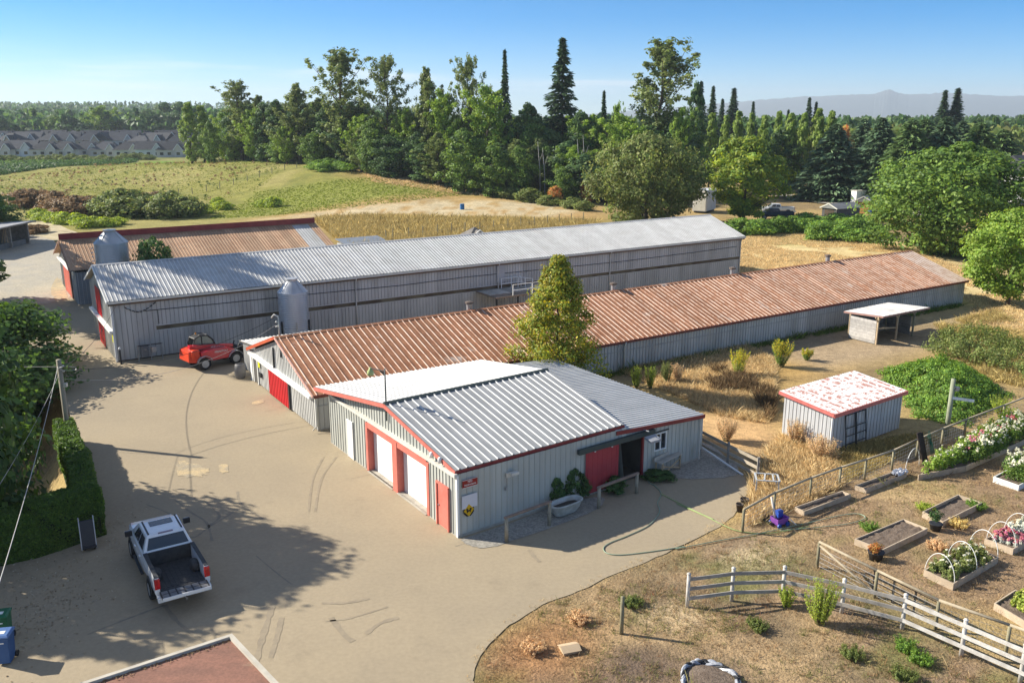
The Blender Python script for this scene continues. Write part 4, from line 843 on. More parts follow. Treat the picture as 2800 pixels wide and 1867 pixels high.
def branchy(kind, pal, h, w, z0=.12, nb=34, nc=7, nper=34, size=.27, crad=.06, seed=3, prof='tall', bark=BARK, r0=None, elev=(38, 62)):
    """open crown: leaves in small sprays along rising branches"""
    rng = np.random.default_rng(seed); mb = MB(); r0 = r0 or h * .015; top = h * .93
    tr = [V((math.sin(i * 1.3 + seed) * .012 * h * i / 7, math.cos(i * 1.7 + seed) * .012 * h * i / 7, -.3 + (top + .3) * i / 7)) for i in range(8)]
    mb.tube(tr, [r0 * (1 - .9 * i / 7) for i in range(8)], 8); cc = []; cr = []
    for b in range(nb):
        t = (b + rng.uniform(0, .8)) / nb; zs = h * (z0 + (.90 - z0) * t); i = min(6, int((zs + .3) / (top + .3) * 7)); a = tr[i].lerp(tr[i + 1], ((zs + .3) / (top + .3) * 7) - i)
        ph = b * 2.4 + rng.uniform(-.4, .4); e = math.radians(rng.uniform(*elev) + 12 * t); R_ = max(.12, float(PROF[prof](np.array([min(.97, t * .9 + .1)]))[0])) * w / 2 * rng.uniform(.5, 1.12); ln = R_ / math.cos(e)
        if zs + ln * math.sin(e) > h * 1.0: ln = max((h - zs) / math.sin(e), .05 * h)
        d = np.array([math.cos(ph) * math.cos(e), math.sin(ph) * math.cos(e), math.sin(e)]); a_ = np.array(a); end = a_ + d * ln
        mb.tube([a, tuple(a_ + d * ln * .55 - np.array([0, 0, .05 * ln])), tuple(end)], [r0 * .38 * (1 - .7 * t), r0 * .2 * (1 - .7 * t), r0 * .05], 5, cap=False)
        for k in range(nc):
            s_ = .28 + .74 * (k + rng.uniform(0, 1)) / nc; cc.append(a_ + d * ln * s_ + rng.normal(0, .06, 3) * ln * np.array([1, 1, .6])); cr.append(w * crad * rng.uniform(.7, 1.3) * (1.15 - .35 * s_))
    for k in range(8): cc.append(np.array(tr[7]) + np.array([rng.normal(0, .015 * w), rng.normal(0, .015 * w), (k / 8 - .6) * .1 * h])); cr.append(w * crad * .7)
    cc = np.array(cc); cr = np.array(cr)
    return mb.mesh(kind + '_trunk', bark, True), crown_from_clumps(kind + '_crown', cc, cr, nper, size, pal, LEAF, seed, 1.15, asp=.5, up=.35)
def conifer(kind, pal, h, w, z0=.08, levels=26, per=7, nper=26, size=.22, seed=5, droop=.25, rag=.25, asp=.34, taper=.85):
    rng = np.random.default_rng(seed); P, D = [], []
    mb = MB(); mb.tube([(0, 0, -.3), (0, 0, h * .5), (0, 0, h * .98)], [h * .016, h * .009, h * .002], 7)
    for L in range(levels):
        t = (L + rng.uniform(-.3, .3)) / levels; t = min(max(t, 0), .985); z = h * (z0 + (1 - z0) * t); base = w / 2 * (1 - t) ** taper
        for k in range(per):
            a = 2 * np.pi * (k + rng.uniform(-.35, .35)) / per + L * 1.3; ln = max(base * rng.uniform(1 - rag * 1.6, 1 + rag * .5), w * .02)
            d = np.array([np.cos(a), np.sin(a), 0.0]); n = max(5, int(nper * (.25 + .75 * ln / (w / 2))))
            s = rng.uniform(.12, 1, n) ** .75; pr = d[None, :] * (s * ln)[:, None]
            pr[:, 2] = z - droop * ln * s ** 1.6 + .10 * ln * s + rng.normal(0, .018 * h * .3, n)
            side = np.array([-d[1], d[0], 0]); pr += side[None, :] * (rng.normal(0, .13, n) * ln * s)[:, None]
            P.append(pr); D.append(np.tile(d, (n, 1)))
            if k % 3 == 0: mb.tube([(0, 0, z), tuple(d * ln * .8 + np.array([0, 0, z - droop * ln * .5]))], [h * .003, h * .001], 4, cap=False)
    p = np.concatenate(P); d = np.concatenate(D); n = len(p)
    tn = unit(d + np.array([0, 0, -.35]) + rng.normal(size=(n, 3)) * .35); nm = unit(np.cross(tn, rng.normal(size=(n, 3)) * .6 + np.cross(tn, np.array([0, 0, 1.0])))); b = np.cross(nm, tn)
    s = size * rng.uniform(.7, 1.4, (n, 1)); v = np.stack([p + tn * s, p + b * s * asp, p - tn * s, p - b * s * asp], 1).reshape(-1, 3)
    return mb.mesh(kind + '_trunk', BARK, True), npmesh(kind + '_crown', v, np.arange(n * 4).reshape(n, 4), NEEDLE, leafcols(n, pal, rng, None, .2))
PH = {}                                      # proto name -> (trunk, crown, height, width)
def proto(key, fn, kind, pal, h, w, **k):
    a, b = fn(kind, pal, h, w, **k); n = len(b.vertices); co = np.empty(n * 3, np.float32); b.vertices.foreach_get('co', co); co = co.reshape(-1, 3)
    PH[key] = (a, b, float(co[:, 2].max()), 2 * float(np.percentile(np.hypot(co[:, 0], co[:, 1]), 95))); return key
def plant_tree(key, loc, h, w, label, name, cat='tree', group=None, rz=None, parts=('trunk', 'crown')):
    tr, crn, h0, w0 = PH[key]; t = thing(name, label, cat, loc, random.uniform(0, 6.28) if rz is None else rz, group)
    t.scale = (w / w0, w / w0, h / h0)
    put(parts[0], tr, t); put(parts[1], crn, t); return t
def tree_px(key, bx, by, ty, wpx, label, name, D=None, group=None, rz=None, cat='tree'):
    """base pixel (bx, by), crown top pixel row, crown width in pixels; D = distance when the base is hidden"""
    if D is None: g = G(bx, by); x, y = g.x, g.y
    else: g = AT(bx, by, D); x, y = g.x, g.y
    z = tz(x, y); top = AT(bx, ty, y); h = top.z - z; w = wpx * (y * _cp + (H - z - h / 2) * _sp) / F_PX
    return plant_tree(key, (x, y, z - .15), h, w, label, name, cat, group, rz)
# ---- kinds
proto('cw1', branchy, 'cottonwood', 'cotton', 28, 11.5, z0=.10, nb=44, nc=8, nper=30, size=.26, seed=3, prof='tall')
proto('cw2', branchy, 'cottonwood', 'cotton', 27, 12.5, z0=.18, nb=40, nc=8, nper=28, size=.26, seed=8, prof='oval', elev=(30, 58))
proto('cw3', branchy, 'cottonwood', 'cotton', 24, 10.5, z0=.06, nb=46, nc=8, nper=28, size=.25, seed=14, prof='egg')
proto('br1', branchy, 'alder', 'bright', 20, 10, z0=.04, nb=48, nc=8, nper=30, size=.25, crad=.07, seed=21, prof='oval', elev=(25, 55))
proto('br2', broadleaf, 'alder', 'maple', 16, 9, z0=.05, K=120, nper=70, size=.27, crad=.16, seed=25, prof='round')
proto('dk1', broadleaf, 'broadleaf', 'dark', 15, 9, z0=.05, K=110, nper=70, size=.28, crad=.17, seed=31, prof='round')
proto('dk2', broadleaf, 'broadleaf', 'dark', 18, 8, z0=.04, K=120, nper=66, size=.28, crad=.15, seed=35, prof='tall')
proto('fir1', conifer, 'fir', 'fir', 28, 9, levels=46, per=7, nper=30, size=.5, seed=5, rag=.42, droop=.2)
proto('fir2', conifer, 'fir', 'fir', 22, 8, levels=44, per=8, nper=26, size=.42, seed=9, rag=.3, droop=.3, taper=1.15)
proto('spr1', conifer, 'spruce', 'spruce', 14, 8.5, z0=.02, levels=36, per=10, nper=36, size=.38, seed=12, rag=.16, droop=.34, taper=.75)
proto('ced1', conifer, 'cedar', 'cedar', 14, 9, z0=.02, levels=36, per=10, nper=36, size=.38, seed=17, rag=.2, droop=.42, taper=.6)
proto('pop1', broadleaf, 'poplar', 'poplar', 15, 4.4, z0=.03, K=110, nper=56, size=.24, crad=.20, seed=41, prof='column')
proto('bush1', broadleaf, 'bush', 'bramble', 3, 4.5, z0=.02, K=60, nper=60, size=.15, crad=.2, seed=51, prof='round', r0=.06)
proto('bush2', broadleaf, 'bush', 'olive', 3, 4.2, z0=.02, K=60, nper=60, size=.15, crad=.2, seed=52, prof='round', r0=.06)
proto('bushd', broadleaf, 'bush', 'dryb', 3, 4.2, z0=.02, K=60, nper=60, size=.14, crad=.2, seed=53, prof='round', r0=.06)
proto('bushl', broadleaf, 'bush', 'lgreen', 1.5, 2.6, z0=.02, K=50, nper=60, size=.11, crad=.2, seed=54, prof='round', r0=.04)
proto('bushr', broadleaf, 'bush', 'rusty', 4, 4, z0=.03, K=60, nper=60, size=.16, crad=.2, seed=55, prof='oval', r0=.06)
# big ones near enough to show their leaves
proto('chest', broadleaf, 'chestnut', 'chest', 12, 12.5, z0=.10, K=260, nper=170, size=.17, crad=.12, seed=61, prof='round', nl=26, r0=.24)
proto('birch', broadleaf, 'birch', 'birch', 9.6, 5.9, z0=.05, K=260, nper=110, size=.085, crad=.13, seed=66, prof='egg', nl=22, r0=.12)
proto('mapR', broadleaf, 'maple', 'bright', 11, 10, z0=.16, K=190, nper=130, size=.16, crad=.13, seed=70, prof='oval', nl=22, r0=.2)
proto('mapY', broadleaf, 'maple', 'maple_y', 14, 11, z0=.10, K=190, nper=105, size=.22, crad=.13, seed=74, prof='oval', nl=20)
proto('mapB', broadleaf, 'maple', 'maple', 17, 21, z0=.04, K=330, nper=110, size=.24, crad=.10, seed=79, prof='round', nl=26, r0=.4)
proto('wal', broadleaf, 'walnut', 'olive', 14, 17, z0=.03, K=280, nper=100, size=.22, crad=.11, seed=83, prof='round', nl=24, r0=.35)
proto('sap', broadleaf, 'young', 'dark', 6, 5, z0=.1, K=90, nper=80, size=.12, crad=.14, seed=88, prof='oval', gap=.2)
# ---- near trees
p = V((-38.6, 59.2)); plant_tree('chest', (p.x, p.y, tz(p.x, p.y) - .1), 10.8, 16.0, 'big dark green broad-leaved tree behind clipped hedge and utility pole', 'broadleaf_tree', rz=.4)
tree_px('birch', 1524, 1060, 688, 232, 'leafy yellow-green birch between workshop and rusty-roofed barn', 'birch_tree', D=56.2, rz=1.0)
tree_px('mapR', 2755, 835, 560, 270, 'round bright green maple alone in the straw paddock', 'maple_tree', rz=2.2)
tree_px('sap', 420, 745, 640, 120, 'small dark green tree between zinc silo and white-roofed barn', 'young_tree', D=82.5)
# trees left of the yard whose shadows fall across the drive
plant_tree('chest', (-28.2, 36.6, tz(-28.2, 36.6) - .1), 17.2, 13.0, 'dark green yard tree shading the white pickup from beyond the hedge', 'shade_tree', rz=.3)
plant_tree('fir2', (-30.2, 31.0, -.1), 11.0, 7.0, 'dark conifer beside the drive beyond the wheelie bins', 'shade_tree', rz=2.3)
plant_tree('fir2', (-27.8, 26.2, -.1), 8.5, 6.5, 'smaller conifer next to the dark one by the drive', 'shade_tree', rz=.7)
plant_tree('cw1', (-57.0, 79.5, -.1), 29, 13, 'tall cottonwood beside the gravel lot shading the white barn roof', 'shade_tree', rz=1.3)
plant_tree('dk2', (-54.5, 84.5, -.1), 17, 10, 'dark tree behind the tall one at the gravel lot edge', 'shade_tree', rz=2.9)
# ---- middle distance
tree_px('wal', 1765, 612, 352, 300, 'broad olive-green walnut tree behind far end of white-roofed barn', 'walnut_tree', rz=.5)
tree_px('mapY', 2032, 604, 366, 205, 'yellow-green maple beside parked pickups', 'maple_tree', rz=1.2)
tree_px('mapB', 2600, 690, 382, 470, 'huge round green maple at edge of straw paddock', 'maple_tree', rz=.2)
tree_px('dk1', 2130, 520, 345, 130, 'drooping pale green willow behind yellow-green maple', 'willow_tree', rz=.9)
tree_px('spr1', 2270, 545, 335, 200, 'blue-green spruce by the gravel lane', 'spruce_tree', rz=.1)
for i, (x, b, t_, w) in enumerate(((2390, 550, 318, 190), (2470, 560, 322, 190), (2560, 560, 315, 190), (2655, 560, 330, 190), (2345, 520, 322, 150), (2510, 520, 322, 170), (2610, 520, 328, 170), (2720, 540, 350, 170))):
    tree_px('ced1' if i % 2 else 'spr1', x, b, t_, w, 'evergreen in the dense belt behind the huge round maple', 'evergreen_tree', group='evergreen belt behind the maple')
FB = 'front wood'
spec = [ # key, base x, base y, top y, width px, D, label, name   (d-pixels / .84)
 ('pop1', 440, 358, 232, 40, 232, 'slim bright poplar at left end of the far wood', 'poplar_tree'),
 ('pop1', 470, 360, 240, 40, 231, 'slim bright poplar at left end of the far wood', 'poplar_tree'),
 ('br2', 485, 362, 275, 46, 224, 'low rounded alder in front of the slim poplars', 'alder_tree'),
 ('cw1', 558, 372, 180, 84, 226, 'tall leaning cottonwood rising at left of the wood', 'cottonwood_tree'),
 ('br1', 585, 376, 245, 70, 222, None, None), ('dk2', 615, 378, 232, 58, 222, None, None), ('dk2', 640, 380, 226, 50, 220, None, None),
 ('cw3', 690, 385, 188, 104, 216, 'broad cottonwood with two tops in left part of the wood', 'cottonwood_tree'),
 ('br1', 660, 388, 285, 60, 212, None, None), ('dk2', 755, 386, 238, 56, 214, None, None), ('br2', 725, 390, 300, 70, 210, None, None),
 ('cw1', 790, 392, 104, 112, 212, 'tallest ragged cottonwood in the left half of the wood', 'cottonwood_tree'),
 ('br1', 830, 395, 260, 80, 206, None, None), ('cw2', 893, 398, 118, 112, 206, 'tall cottonwood with broad thin grey-green top', 'cottonwood_tree'),
 ('br2', 870, 402, 300, 80, 200, None, None), ('br1', 935, 402, 240, 80, 202, None, None), ('cw3', 985, 408, 150, 88, 200, 'cottonwood with pointed top in middle of the wood', 'cottonwood_tree'),
 ('dk1', 960, 410, 300, 70, 196, None, None), ('cw2', 1078, 416, 117, 90, 196, 'thin-topped cottonwood next to the pointed spruce', 'cottonwood_tree'),
 ('br1', 1020, 416, 200, 90, 196, None, None), ('fir2', 1160, 424, 110, 62, 194, 'pointed dark spruce rising out of the wood', 'spruce_tree'),
 ('br1', 1122, 428, 188, 124, 186, 'bright green broad alder under the pointed spruce', 'alder_tree'), ('br2', 1065, 440, 290, 110, 178, None, None), ('br2', 1130, 450, 330, 90, 170, None, None),
 ('fir1', 1288, 445, 84, 112, 184, 'tall ragged Douglas fir standing clear above the wood', 'fir_tree'), ('dk2', 1215, 440, 232, 70, 182, None, None), ('br2', 1190, 458, 330, 80, 166, None, None),
 ('dk1', 1255, 455, 290, 90, 176, None, None), ('dk2', 1335, 450, 250, 70, 176, None, None), ('fir2', 1382, 440, 205, 52, 190, 'dark conifer between the fir and the right-hand cottonwood', 'spruce_tree'),
 ('br1', 1412, 440, 228, 40, 186, 'small yellowish-topped alder near the right-hand cottonwood', 'alder_tree'), ('dk1', 1340, 470, 350, 100, 160, None, None),
 ('cw1', 1510, 440, 78, 148, 182, 'big cottonwood with open crown above the walnut tree', 'cottonwood_tree'), ('br1', 1470, 455, 285, 80, 168, None, None), ('br1', 1555, 445, 240, 60, 176, None, None),
 ('dk1', 1420, 480, 330, 70, 160, None, None), ('br2', 1290, 478, 380, 70, 158, None, None), ('dk2', 1590, 440, 182, 44, 200, 'narrow dark conifer right of the big cottonwood', 'conifer_tree'),
]
WX = [440, 560, 800, 1050, 1250, 1450, 1600]; WO = [232, 224, 208, 184, 166, 156, 170]; WN = [264, 256, 219, 196, 190, 180, 190]
for k, bx, by, ty, w, D, lab, nm in spec:
    D = D + float(np.interp(bx, WX, WN) - np.interp(bx, WX, WO))
    tree_px(k, bx / .84, by / .84, ty / .84, w / .84, lab or 'leafy understorey tree filling the far wood', nm or 'woodland_tree', D=D, group=None if lab and not nm == 'poplar_tree' else ('slim poplars' if nm == 'poplar_tree' else 'understorey of the far wood'))
for bx, ty, w, D in ((1600, 184, 40, 215), (1628, 195, 34, 220), (1675, 200, 46, 230), (1720, 231, 26, 240), (1846, 222, 30, 245), (1862, 232, 26, 245), (2150, 205, 46, 215), (2178, 200, 56, 215), (1650, 225, 30, 240), (1800, 250, 24, 250)):
    tree_px('fir2', bx / .84, 400 / .84, ty / .84, w * 1.7 / .84, 'dark conifer spire beyond the poplar row', 'conifer_tree', D=D + 85, group='conifer spires beyond the poplar row')
for i, bx in enumerate((1602, 1632, 1664, 1693, 1722, 1752, 1784, 1812, 1842, 1875, 1905)):
    tree_px('pop1', bx / .84, 345 / .84, (252 + (i % 3) * 5 - (i > 7) * 6) / .84, (30 + (i % 2) * 5 + (i > 6) * 6) / .84, 'pale green poplar in the straight row on the right', 'poplar_tree', D=232 - i * 2, group='straight poplar row')
tree_px('bushr', 1940 / .84, 330 / .84, 283 / .84, 40 / .84, 'red-leaved autumn tree behind the evergreen belt', 'maple_tree', D=214)
tree_px('bushr', 1607, 560, 482, 46, 'rust-orange bush at foot of the wood', 'bush', cat='bush')
tree_px('bushr', 1518, 566, 505, 44, 'yellow-brown bush at foot of the wood', 'bush', cat='bush')
for bx, by, ty, w, D in ((1241, 430, 325, 14, 187), (1252, 425, 340, 12, 187), (1332, 420, 320, 14, 186), (1345, 400, 310, 12, 189)):      # pale bare stems at the wood's edge
    a, b = AT(bx / .84, by / .84, D), AT((bx - 6) / .84, ty / .84, D); a.z = tz(a.x, a.y) - .1
    t = thing('bare_birch_tree', 'bare pale birch stem at the front of the wood', 'tree', a, group='pale birch stems')
    MB().tube([(0, 0, 0), (b - a) * .5 + V((.2, 0, 0)), b - a], [.13, .09, .03], 6).build('trunk', BARKW, t, True)
    MB().tube([(b - a) * .6, (b - a) * .75 + V((1.0, 0, 1.2))], [.06, .02], 5).build('branch', BARKW, t, True)
# ================================================================== THINGS IN THE YARD
def textmesh(txt, size, mat, name, parent, M4, ext=.004):
    c = bpy.data.curves.new(name, 'FONT'); c.body = txt; c.size = size; c.align_x = 'CENTER'; c.align_y = 'CENTER'; c.extrude = ext; c.resolution_u = 2
    o = bpy.data.objects.new('t', c); me = bpy.data.meshes.new_from_object(o); bpy.data.objects.remove(o); me.materials.clear(); me.materials.append(mat)
    q = put(name, me, parent); q.matrix_local = M4; return q
def basis(o, x, y):
    x = V(x).normalized(); y = V(y).normalized(); z = x.cross(y); m = Matrix((x, y, z)).transposed().to_4x4(); m.translation = V(o); return m
CARW = M('white_car_paint', (.72, .74, .76), (.70, .72, .74), scale=.5, rough=.22, spec=.5, coat=.6)
CHR = M('chrome', (.7, .7, .7), (.6, .6, .6), rough=.15, metal=1)
RUB = M('tyre_rubber', (.022, .022, .022), (.03, .03, .03), scale=5, rough=.85)
LIN = M('bed_liner', (.035, .036, .038), (.05, .05, .052), scale=6, rough=.7)
TLR = M('tail_lamp_red', (.55, .01, .012), (.35, .005, .008), scale=6, rough=.15, spec=.6)
def wheel(parent, x, y, r, w, rimmat, rr=.6):
    s = 1 if y > 0 else -1; t = MB()
    prof = [(r * rr, -w / 2), (r * .93, -w / 2), (r, -w * .32), (r, w * .32), (r * .93, w / 2), (r * rr, w / 2)]
    n = 28; vs = []; fs = []
    for rad, q in prof: vs += [(x + rad * math.cos(2 * math.pi * k / n), y + q, r + rad * math.sin(2 * math.pi * k / n)) for k in range(n)]
    for i in range(len(prof)):
        for k in range(n): a = i * n + k; b = i * n + (k + 1) % n; c = ((i + 1) % len(prof)) * n; fs.append((b, a, c + k, c + (k + 1) % n))
    ty = t.add(vs, fs).build('wheel', RUB, parent, True)
    d = MB(); yo = y + s * w * .30
    pts = lambda rad, yy: [(x + rad * math.cos(2 * math.pi * k / n), yy, r + rad * math.sin(2 * math.pi * k / n)) for k in range(n)]
    rings = [pts(r * rr, y + s * w * .48), pts(r * rr * .88, y + s * w * .42), pts(r * rr * .8, yo), pts(r * .2, yo + s * .03), pts(r * .12, yo + s * .06)]
    d.loft(rings, cap=True); d.build('rim', rimmat, ty)
def pickup(root, paint, bedm, tail_down=True, detail=True):
    hw = .99
    def ring(x, w, zb, zt): return [(x, w * .93, zb), (x, w, zb + .18), (x, w + .015, (zb + zt) / 2), (x, w - .03, zt - .10), (x, w - .12, zt), (x, -w + .12, zt), (x, -w + .03, zt - .10), (x, -w - .015, (zb + zt) / 2), (x, -w, zb + .18), (x, -w * .93, zb)]
    secs = [ring(1.12, hw, .48, 1.32), ring(2.2, hw, .46, 1.33), ring(3.2, hw, .46, 1.34), ring(3.5, hw, .46, 1.33), ring(4.2, hw - .01, .46, 1.28), ring(4.62, hw - .06, .5, 1.20), ring(4.80, hw - .16, .55, 1.06)]
    MB().loft(secs).build('body', paint, root, False)
    # box sides, floor and bulkhead
    for s in (1, -1):
        MB().loft([[(x, s * hw * .93, .52), (x, s * (hw + .01), .75), (x, s * (hw + .015), 1.1), (x, s * (hw - .02), 1.32), (x, s * (hw - .03), 1.36), (x, s * (hw - .16), 1.36), (x, s * (hw - .17), .80), (x, s * (hw - .2), .52)] for x in ((1.11, -.1, -1.12) if s == 1 else (-1.12, -.1, 1.11))]).build('bed_side', paint, root)
        MB().box(-1.1, min(s * (hw - .17), s * (hw - .02)), 1.362, 1.1, max(s * (hw - .17), s * (hw - .02)), 1.385).build('rail_cap', bedm, root)
    fl = MB().box(-1.12, -hw + .18, .74, 1.1, hw - .18, .80).build('bed_floor', bedm, root)
    for i in range(9): MB().box(-1.0, -.72 + i * .17, .80, 1.0, -.66 + i * .17, .822).build('floor_rib', bedm, fl)
    MB().box(1.06, -hw + .17, .8, 1.11, hw - .17, 1.36).build('bulkhead', bedm, root)
    for s in (1, -1): MB().lathe([(.36, 0), (.34, .28), (.2, .36)], (0, s * .70, .8), 14, sy=.5).build('wheel_housing', bedm, root, True)
    if tail_down:
        tg = MB().box(-1.74, -hw + .13, .72, -1.14, hw - .13, .80).build('tailgate', bedm, root)
        for i in range(6):
            for j in range(2): MB().box(-1.42 - j * .27, -.80 + i * .28, .80, -1.20 - j * .27, -.58 + i * .28, .812).build('gate_tread', M('tread_grey', (.17, .17, .175), (.13, .13, .135), scale=8, rough=.5), tg)
        MB().box(-1.76, -hw + .13, .70, -1.73, hw - .13, .82).build('gate_edge', paint, tg)
    else: MB().box(-1.2, -hw + .05, .72, -1.12, hw - .05, 1.36).build('tailgate', paint, root)
    for s in (1, -1):
        MB().box(-1.17, min(s * .80, s * 1.0), .92, -1.10, max(s * .80, s * 1.0), 1.33).build('tail_light', TLR, root, bevel=.015)
    bp = MB().box(-1.42, -hw + .02, .48, -1.12, hw - .02, .68).build('rear_bumper', paint, root, bevel=.03)
    MB().box(-1.30, -.35, .682, -1.13, .35, .70).build('step_pad', bedm, bp)
    MB().tube([(-1.42, 0, .5), (-1.65, 0, .5), (-1.65, 0, .62)], .035, 8).build('tow_hitch', CHR, root)
    # greenhouse
    b = [(1.16, .93, 1.33), (3.62, .93, 1.33), (3.62, -.93, 1.33), (1.16, -.93, 1.33)]; tp = [(1.40, .72, 1.90), (2.86, .74, 1.92), (2.86, -.74, 1.92), (1.40, -.72, 1.90)]; tm = [(1.55, .58, 1.95), (2.7, .60, 1.96), (2.7, -.60, 1.96), (1.55, -.58, 1.95)]
    MB().loft([b, tp, tm]).build('cab', paint, root, bevel=.02)
    def pane(i, j, s0, s1, t0, t1, name='window'):
        def at(s, t):
            lo_ = V(b[i]).lerp(V(b[j]), s); hi_ = V(tp[i]).lerp(V(tp[j]), s); return lo_.lerp(hi_, t)
        c = V((2.4, 0, 1.6)); a0, a1, a2, a3 = at(s0, t0), at(s1, t0), at(s1, t1), at(s0, t1); n = (a1 - a0).cross(a3 - a0).normalized()
        if n.dot(a0 - c) < 0: n = -n
        MB().add([p + n * k for k in (.004, .016) for p in (a0, a1, a2, a3)], [(0, 1, 2, 3), (4, 5, 6, 7), (0, 1, 5, 4), (1, 2, 6, 5), (2, 3, 7, 6), (3, 0, 4, 7)]).build(name, GLS, root)
    pane(3, 0, .06, .94, .14, .88, 'rear_window'); pane(1, 2, .05, .95, .08, .92, 'windshield')
    for i, j, rev in ((0, 1, 0), (3, 2, 0)): pane(i, j, .10, .43, .10, .86); pane(i, j, .47, .80, .10, .86)
    if detail:
        MB().box(2.15, -.44, 1.952, 2.62, .44, 1.972).build('sunroof', GLS, root, bevel=.006)
        MB().box(1.42, -.28, 1.90, 1.50, .28, 1.945).build('brake_lamp', M('lamp_smoke', (.25, .2, .25), rough=.3), root)
        for s in (1, -1):
            mr = MB().box(3.02, min(s * 1.0, s * 1.28), 1.34, 3.16, max(s * 1.0, s * 1.28), 1.56).build('mirror', BLK, root, bevel=.03)
            MB().box(3.16, min(s * 1.03, s * 1.27), 1.36, 3.20, max(s * 1.03, s * 1.27), 1.54).build('mirror_cap', paint, mr)
            MB().box(1.5, min(s * .60, s * .66), 1.925, 2.8, max(s * .60, s * .66), 1.965).build('roof_strip', BLK, root)
            for x in (1.42, 2.42): MB().box(x, min(s * 1.005, s * 1.04), 1.10, x + .2, max(s * 1.005, s * 1.04), 1.14).build('door_handle', CHR, root)
            MB().box(1.3, min(s * .98, s * 1.08), .42, 3.1, max(s * .98, s * 1.08), .48).build('side_step', BLK, root)
    for s in (1, -1):
        for x in (0, 3.85):
            n = 18; ar = MB(); R1_, R2_ = .52, .40; y0 = s * 1.0; y1 = s * 1.022
            vs = [(x + rr_ * math.cos(math.pi * k / n), yy, .42 + rr_ * math.sin(math.pi * k / n)) for yy in (y0, y1) for rr_ in (R1_, .05) for k in range(n + 1)]; m = n + 1
            ar.add(vs, [(2 * m + k, 2 * m + k + 1, 3 * m + k + 1, 3 * m + k) for k in range(n)] + [(k, k + 1, 2 * m + k + 1, 2 * m + k) for k in range(n)]); ar.build('wheel_arch', BLK, root)
            wheel(root, x, s * .92, .41, .27, STEEL, .62)
    for s in (1, -1): MB().box(4.70, min(s * .55, s * .86), .92, 4.80, max(s * .55, s * .86), 1.06).build('headlight', M('lamp_clear', (.7, .72, .75), rough=.1), root)
    MB().box(4.74, -.55, .72, 4.83, .55, 1.02).build('grille', BLK, root)
tk = thing('pickup_truck', 'white pickup truck with empty bed and tailgate lowered', 'pickup', (-13.0, 30.72, .03), R(122.6)); pickup(tk, CARW, LIN)
# ---------------------------------------------------------------- red telehandler
th = thing('telehandler', 'red telehandler with black cab parked against two-storey barn', 'telehandler', (-22.85, 62.15, .03), R(44)); TR = M('machine_red', (.60, .015, .03), (.5, .012, .022), scale=1, rough=.3, spec=.5, coat=.3); TO = M('machine_orange_red', (.66, .06, .02), (.58, .05, .02), scale=1, rough=.35)
GR = M('rim_grey', (.42, .42, .41), (.36, .36, .35), scale=4, rough=.6)
MB().loft([[(x, y * w, z) for y, z in ((-1, .55), (1, .55), (1, 1.15), (-1, 1.15))] for x, w in ((-1.0, .45), (2.9, .45))]).build('chassis', DKM, th)
MB().loft([[(-.35, -.98, .75), (-.35, -.42, .75), (-.35, -.42, 1.30), (-.35, -.92, 1.30)], [(.5, -1.02, .6), (.5, -.42, .6), (.5, -.42, 1.42), (.5, -.95, 1.42)], [(1.7, -1.02, .6), (1.7, -.42, .6), (1.7, -.42, 1.36), (1.7, -.95, 1.36)], [(2.25, -.95, .8), (2.25, -.42, .8), (2.25, -.42, 1.15), (2.25, -.9, 1.15)]]).build('engine_cover', TR, th, bevel=.05)
MB().loft([[(-1.25, -.8, .7), (-1.25, .8, .7), (-1.2, .75, 1.45), (-1.2, -.75, 1.45)], [(-.75, -.9, .6), (-.75, .9, .6), (-.75, .85, 1.55), (-.75, -.85, 1.55)], [(-.4, -.85, .8), (-.4, .85, .8), (-.4, .8, 1.5), (-.4, -.8, 1.5)]]).build('counterweight', TO, th, bevel=.05)
bmz = MB().beam((-.9, -.12, 1.62), (2.45, -.12, 1.18), .34, .36).build('boom', TR, th, bevel=.02)
MB().beam((2.3, -.12, 1.2), (2.95, -.12, .85), .26, .28).build('boom_nose', DKM, bmz)
th_txt = textmesh('MANITOU', .24, WHT, 'lettering', bmz, basis((1.25, -.305, 1.34), (3.35, 0, -.44), (.44, 0, 3.35)))
textmesh('MANITOU', .22, WHT, 'lettering', th, basis((1.15, -1.005, 1.18), (1, 0, -.04), (.0, .10, 1)))
cabr = MB()
for y in (.05, .92):
    cabr.tube([(-.35, y, 1.2), (-.45, y, 1.75), (-.3, y, 2.15), (.1, y, 2.32), (.65, y, 2.28), (1.05, y, 1.9), (1.3, y, 1.3)], .055, 6)
for x, z in ((-.3, 2.15), (.1, 2.32), (.65, 2.28), (-.35, 1.2), (1.3, 1.3), (1.05, 1.9)): cabr.tube([(x, .05, z), (x, .92, z)], .05, 6)
cabr.tube([(.2, .05, 2.3), (.25, .05, 1.2)], .04, 6); cb = cabr.build('cab_frame', BLK, th)
sidep = [(-.3, 1.25), (-.40, 1.75), (-.27, 2.1), (.1, 2.26), (.63, 2.22), (1.0, 1.88), (1.22, 1.3)]
TG = glass('tinted_cab_glass', (.09, .13, .12), .08)
for y in (.06, .91): MB().add([(x, y + dy, z) for dy in (0, .015) for x, z in sidep], [tuple(range(7)), tuple(range(13, 6, -1))]).build('cab_window', TG, cb)
MB().loft([[(-.27, y, 2.13), (.1, y, 2.30), (.63, y, 2.27), (.63, y, 2.31), (.1, y, 2.35), (-.27, y, 2.18)] for y in (.05, .92)]).build('cab_roof', BLK, cb)
MB().loft([[(1.0, y, 1.9), (1.25, y, 1.3), (1.27, y, 1.3), (1.02, y, 1.9)] for y in (.07, .9)]).build('windshield', TG, cb)
MB().box(-.2, .2, 1.2, .5, .8, 1.5).build('seat', BLK, th)
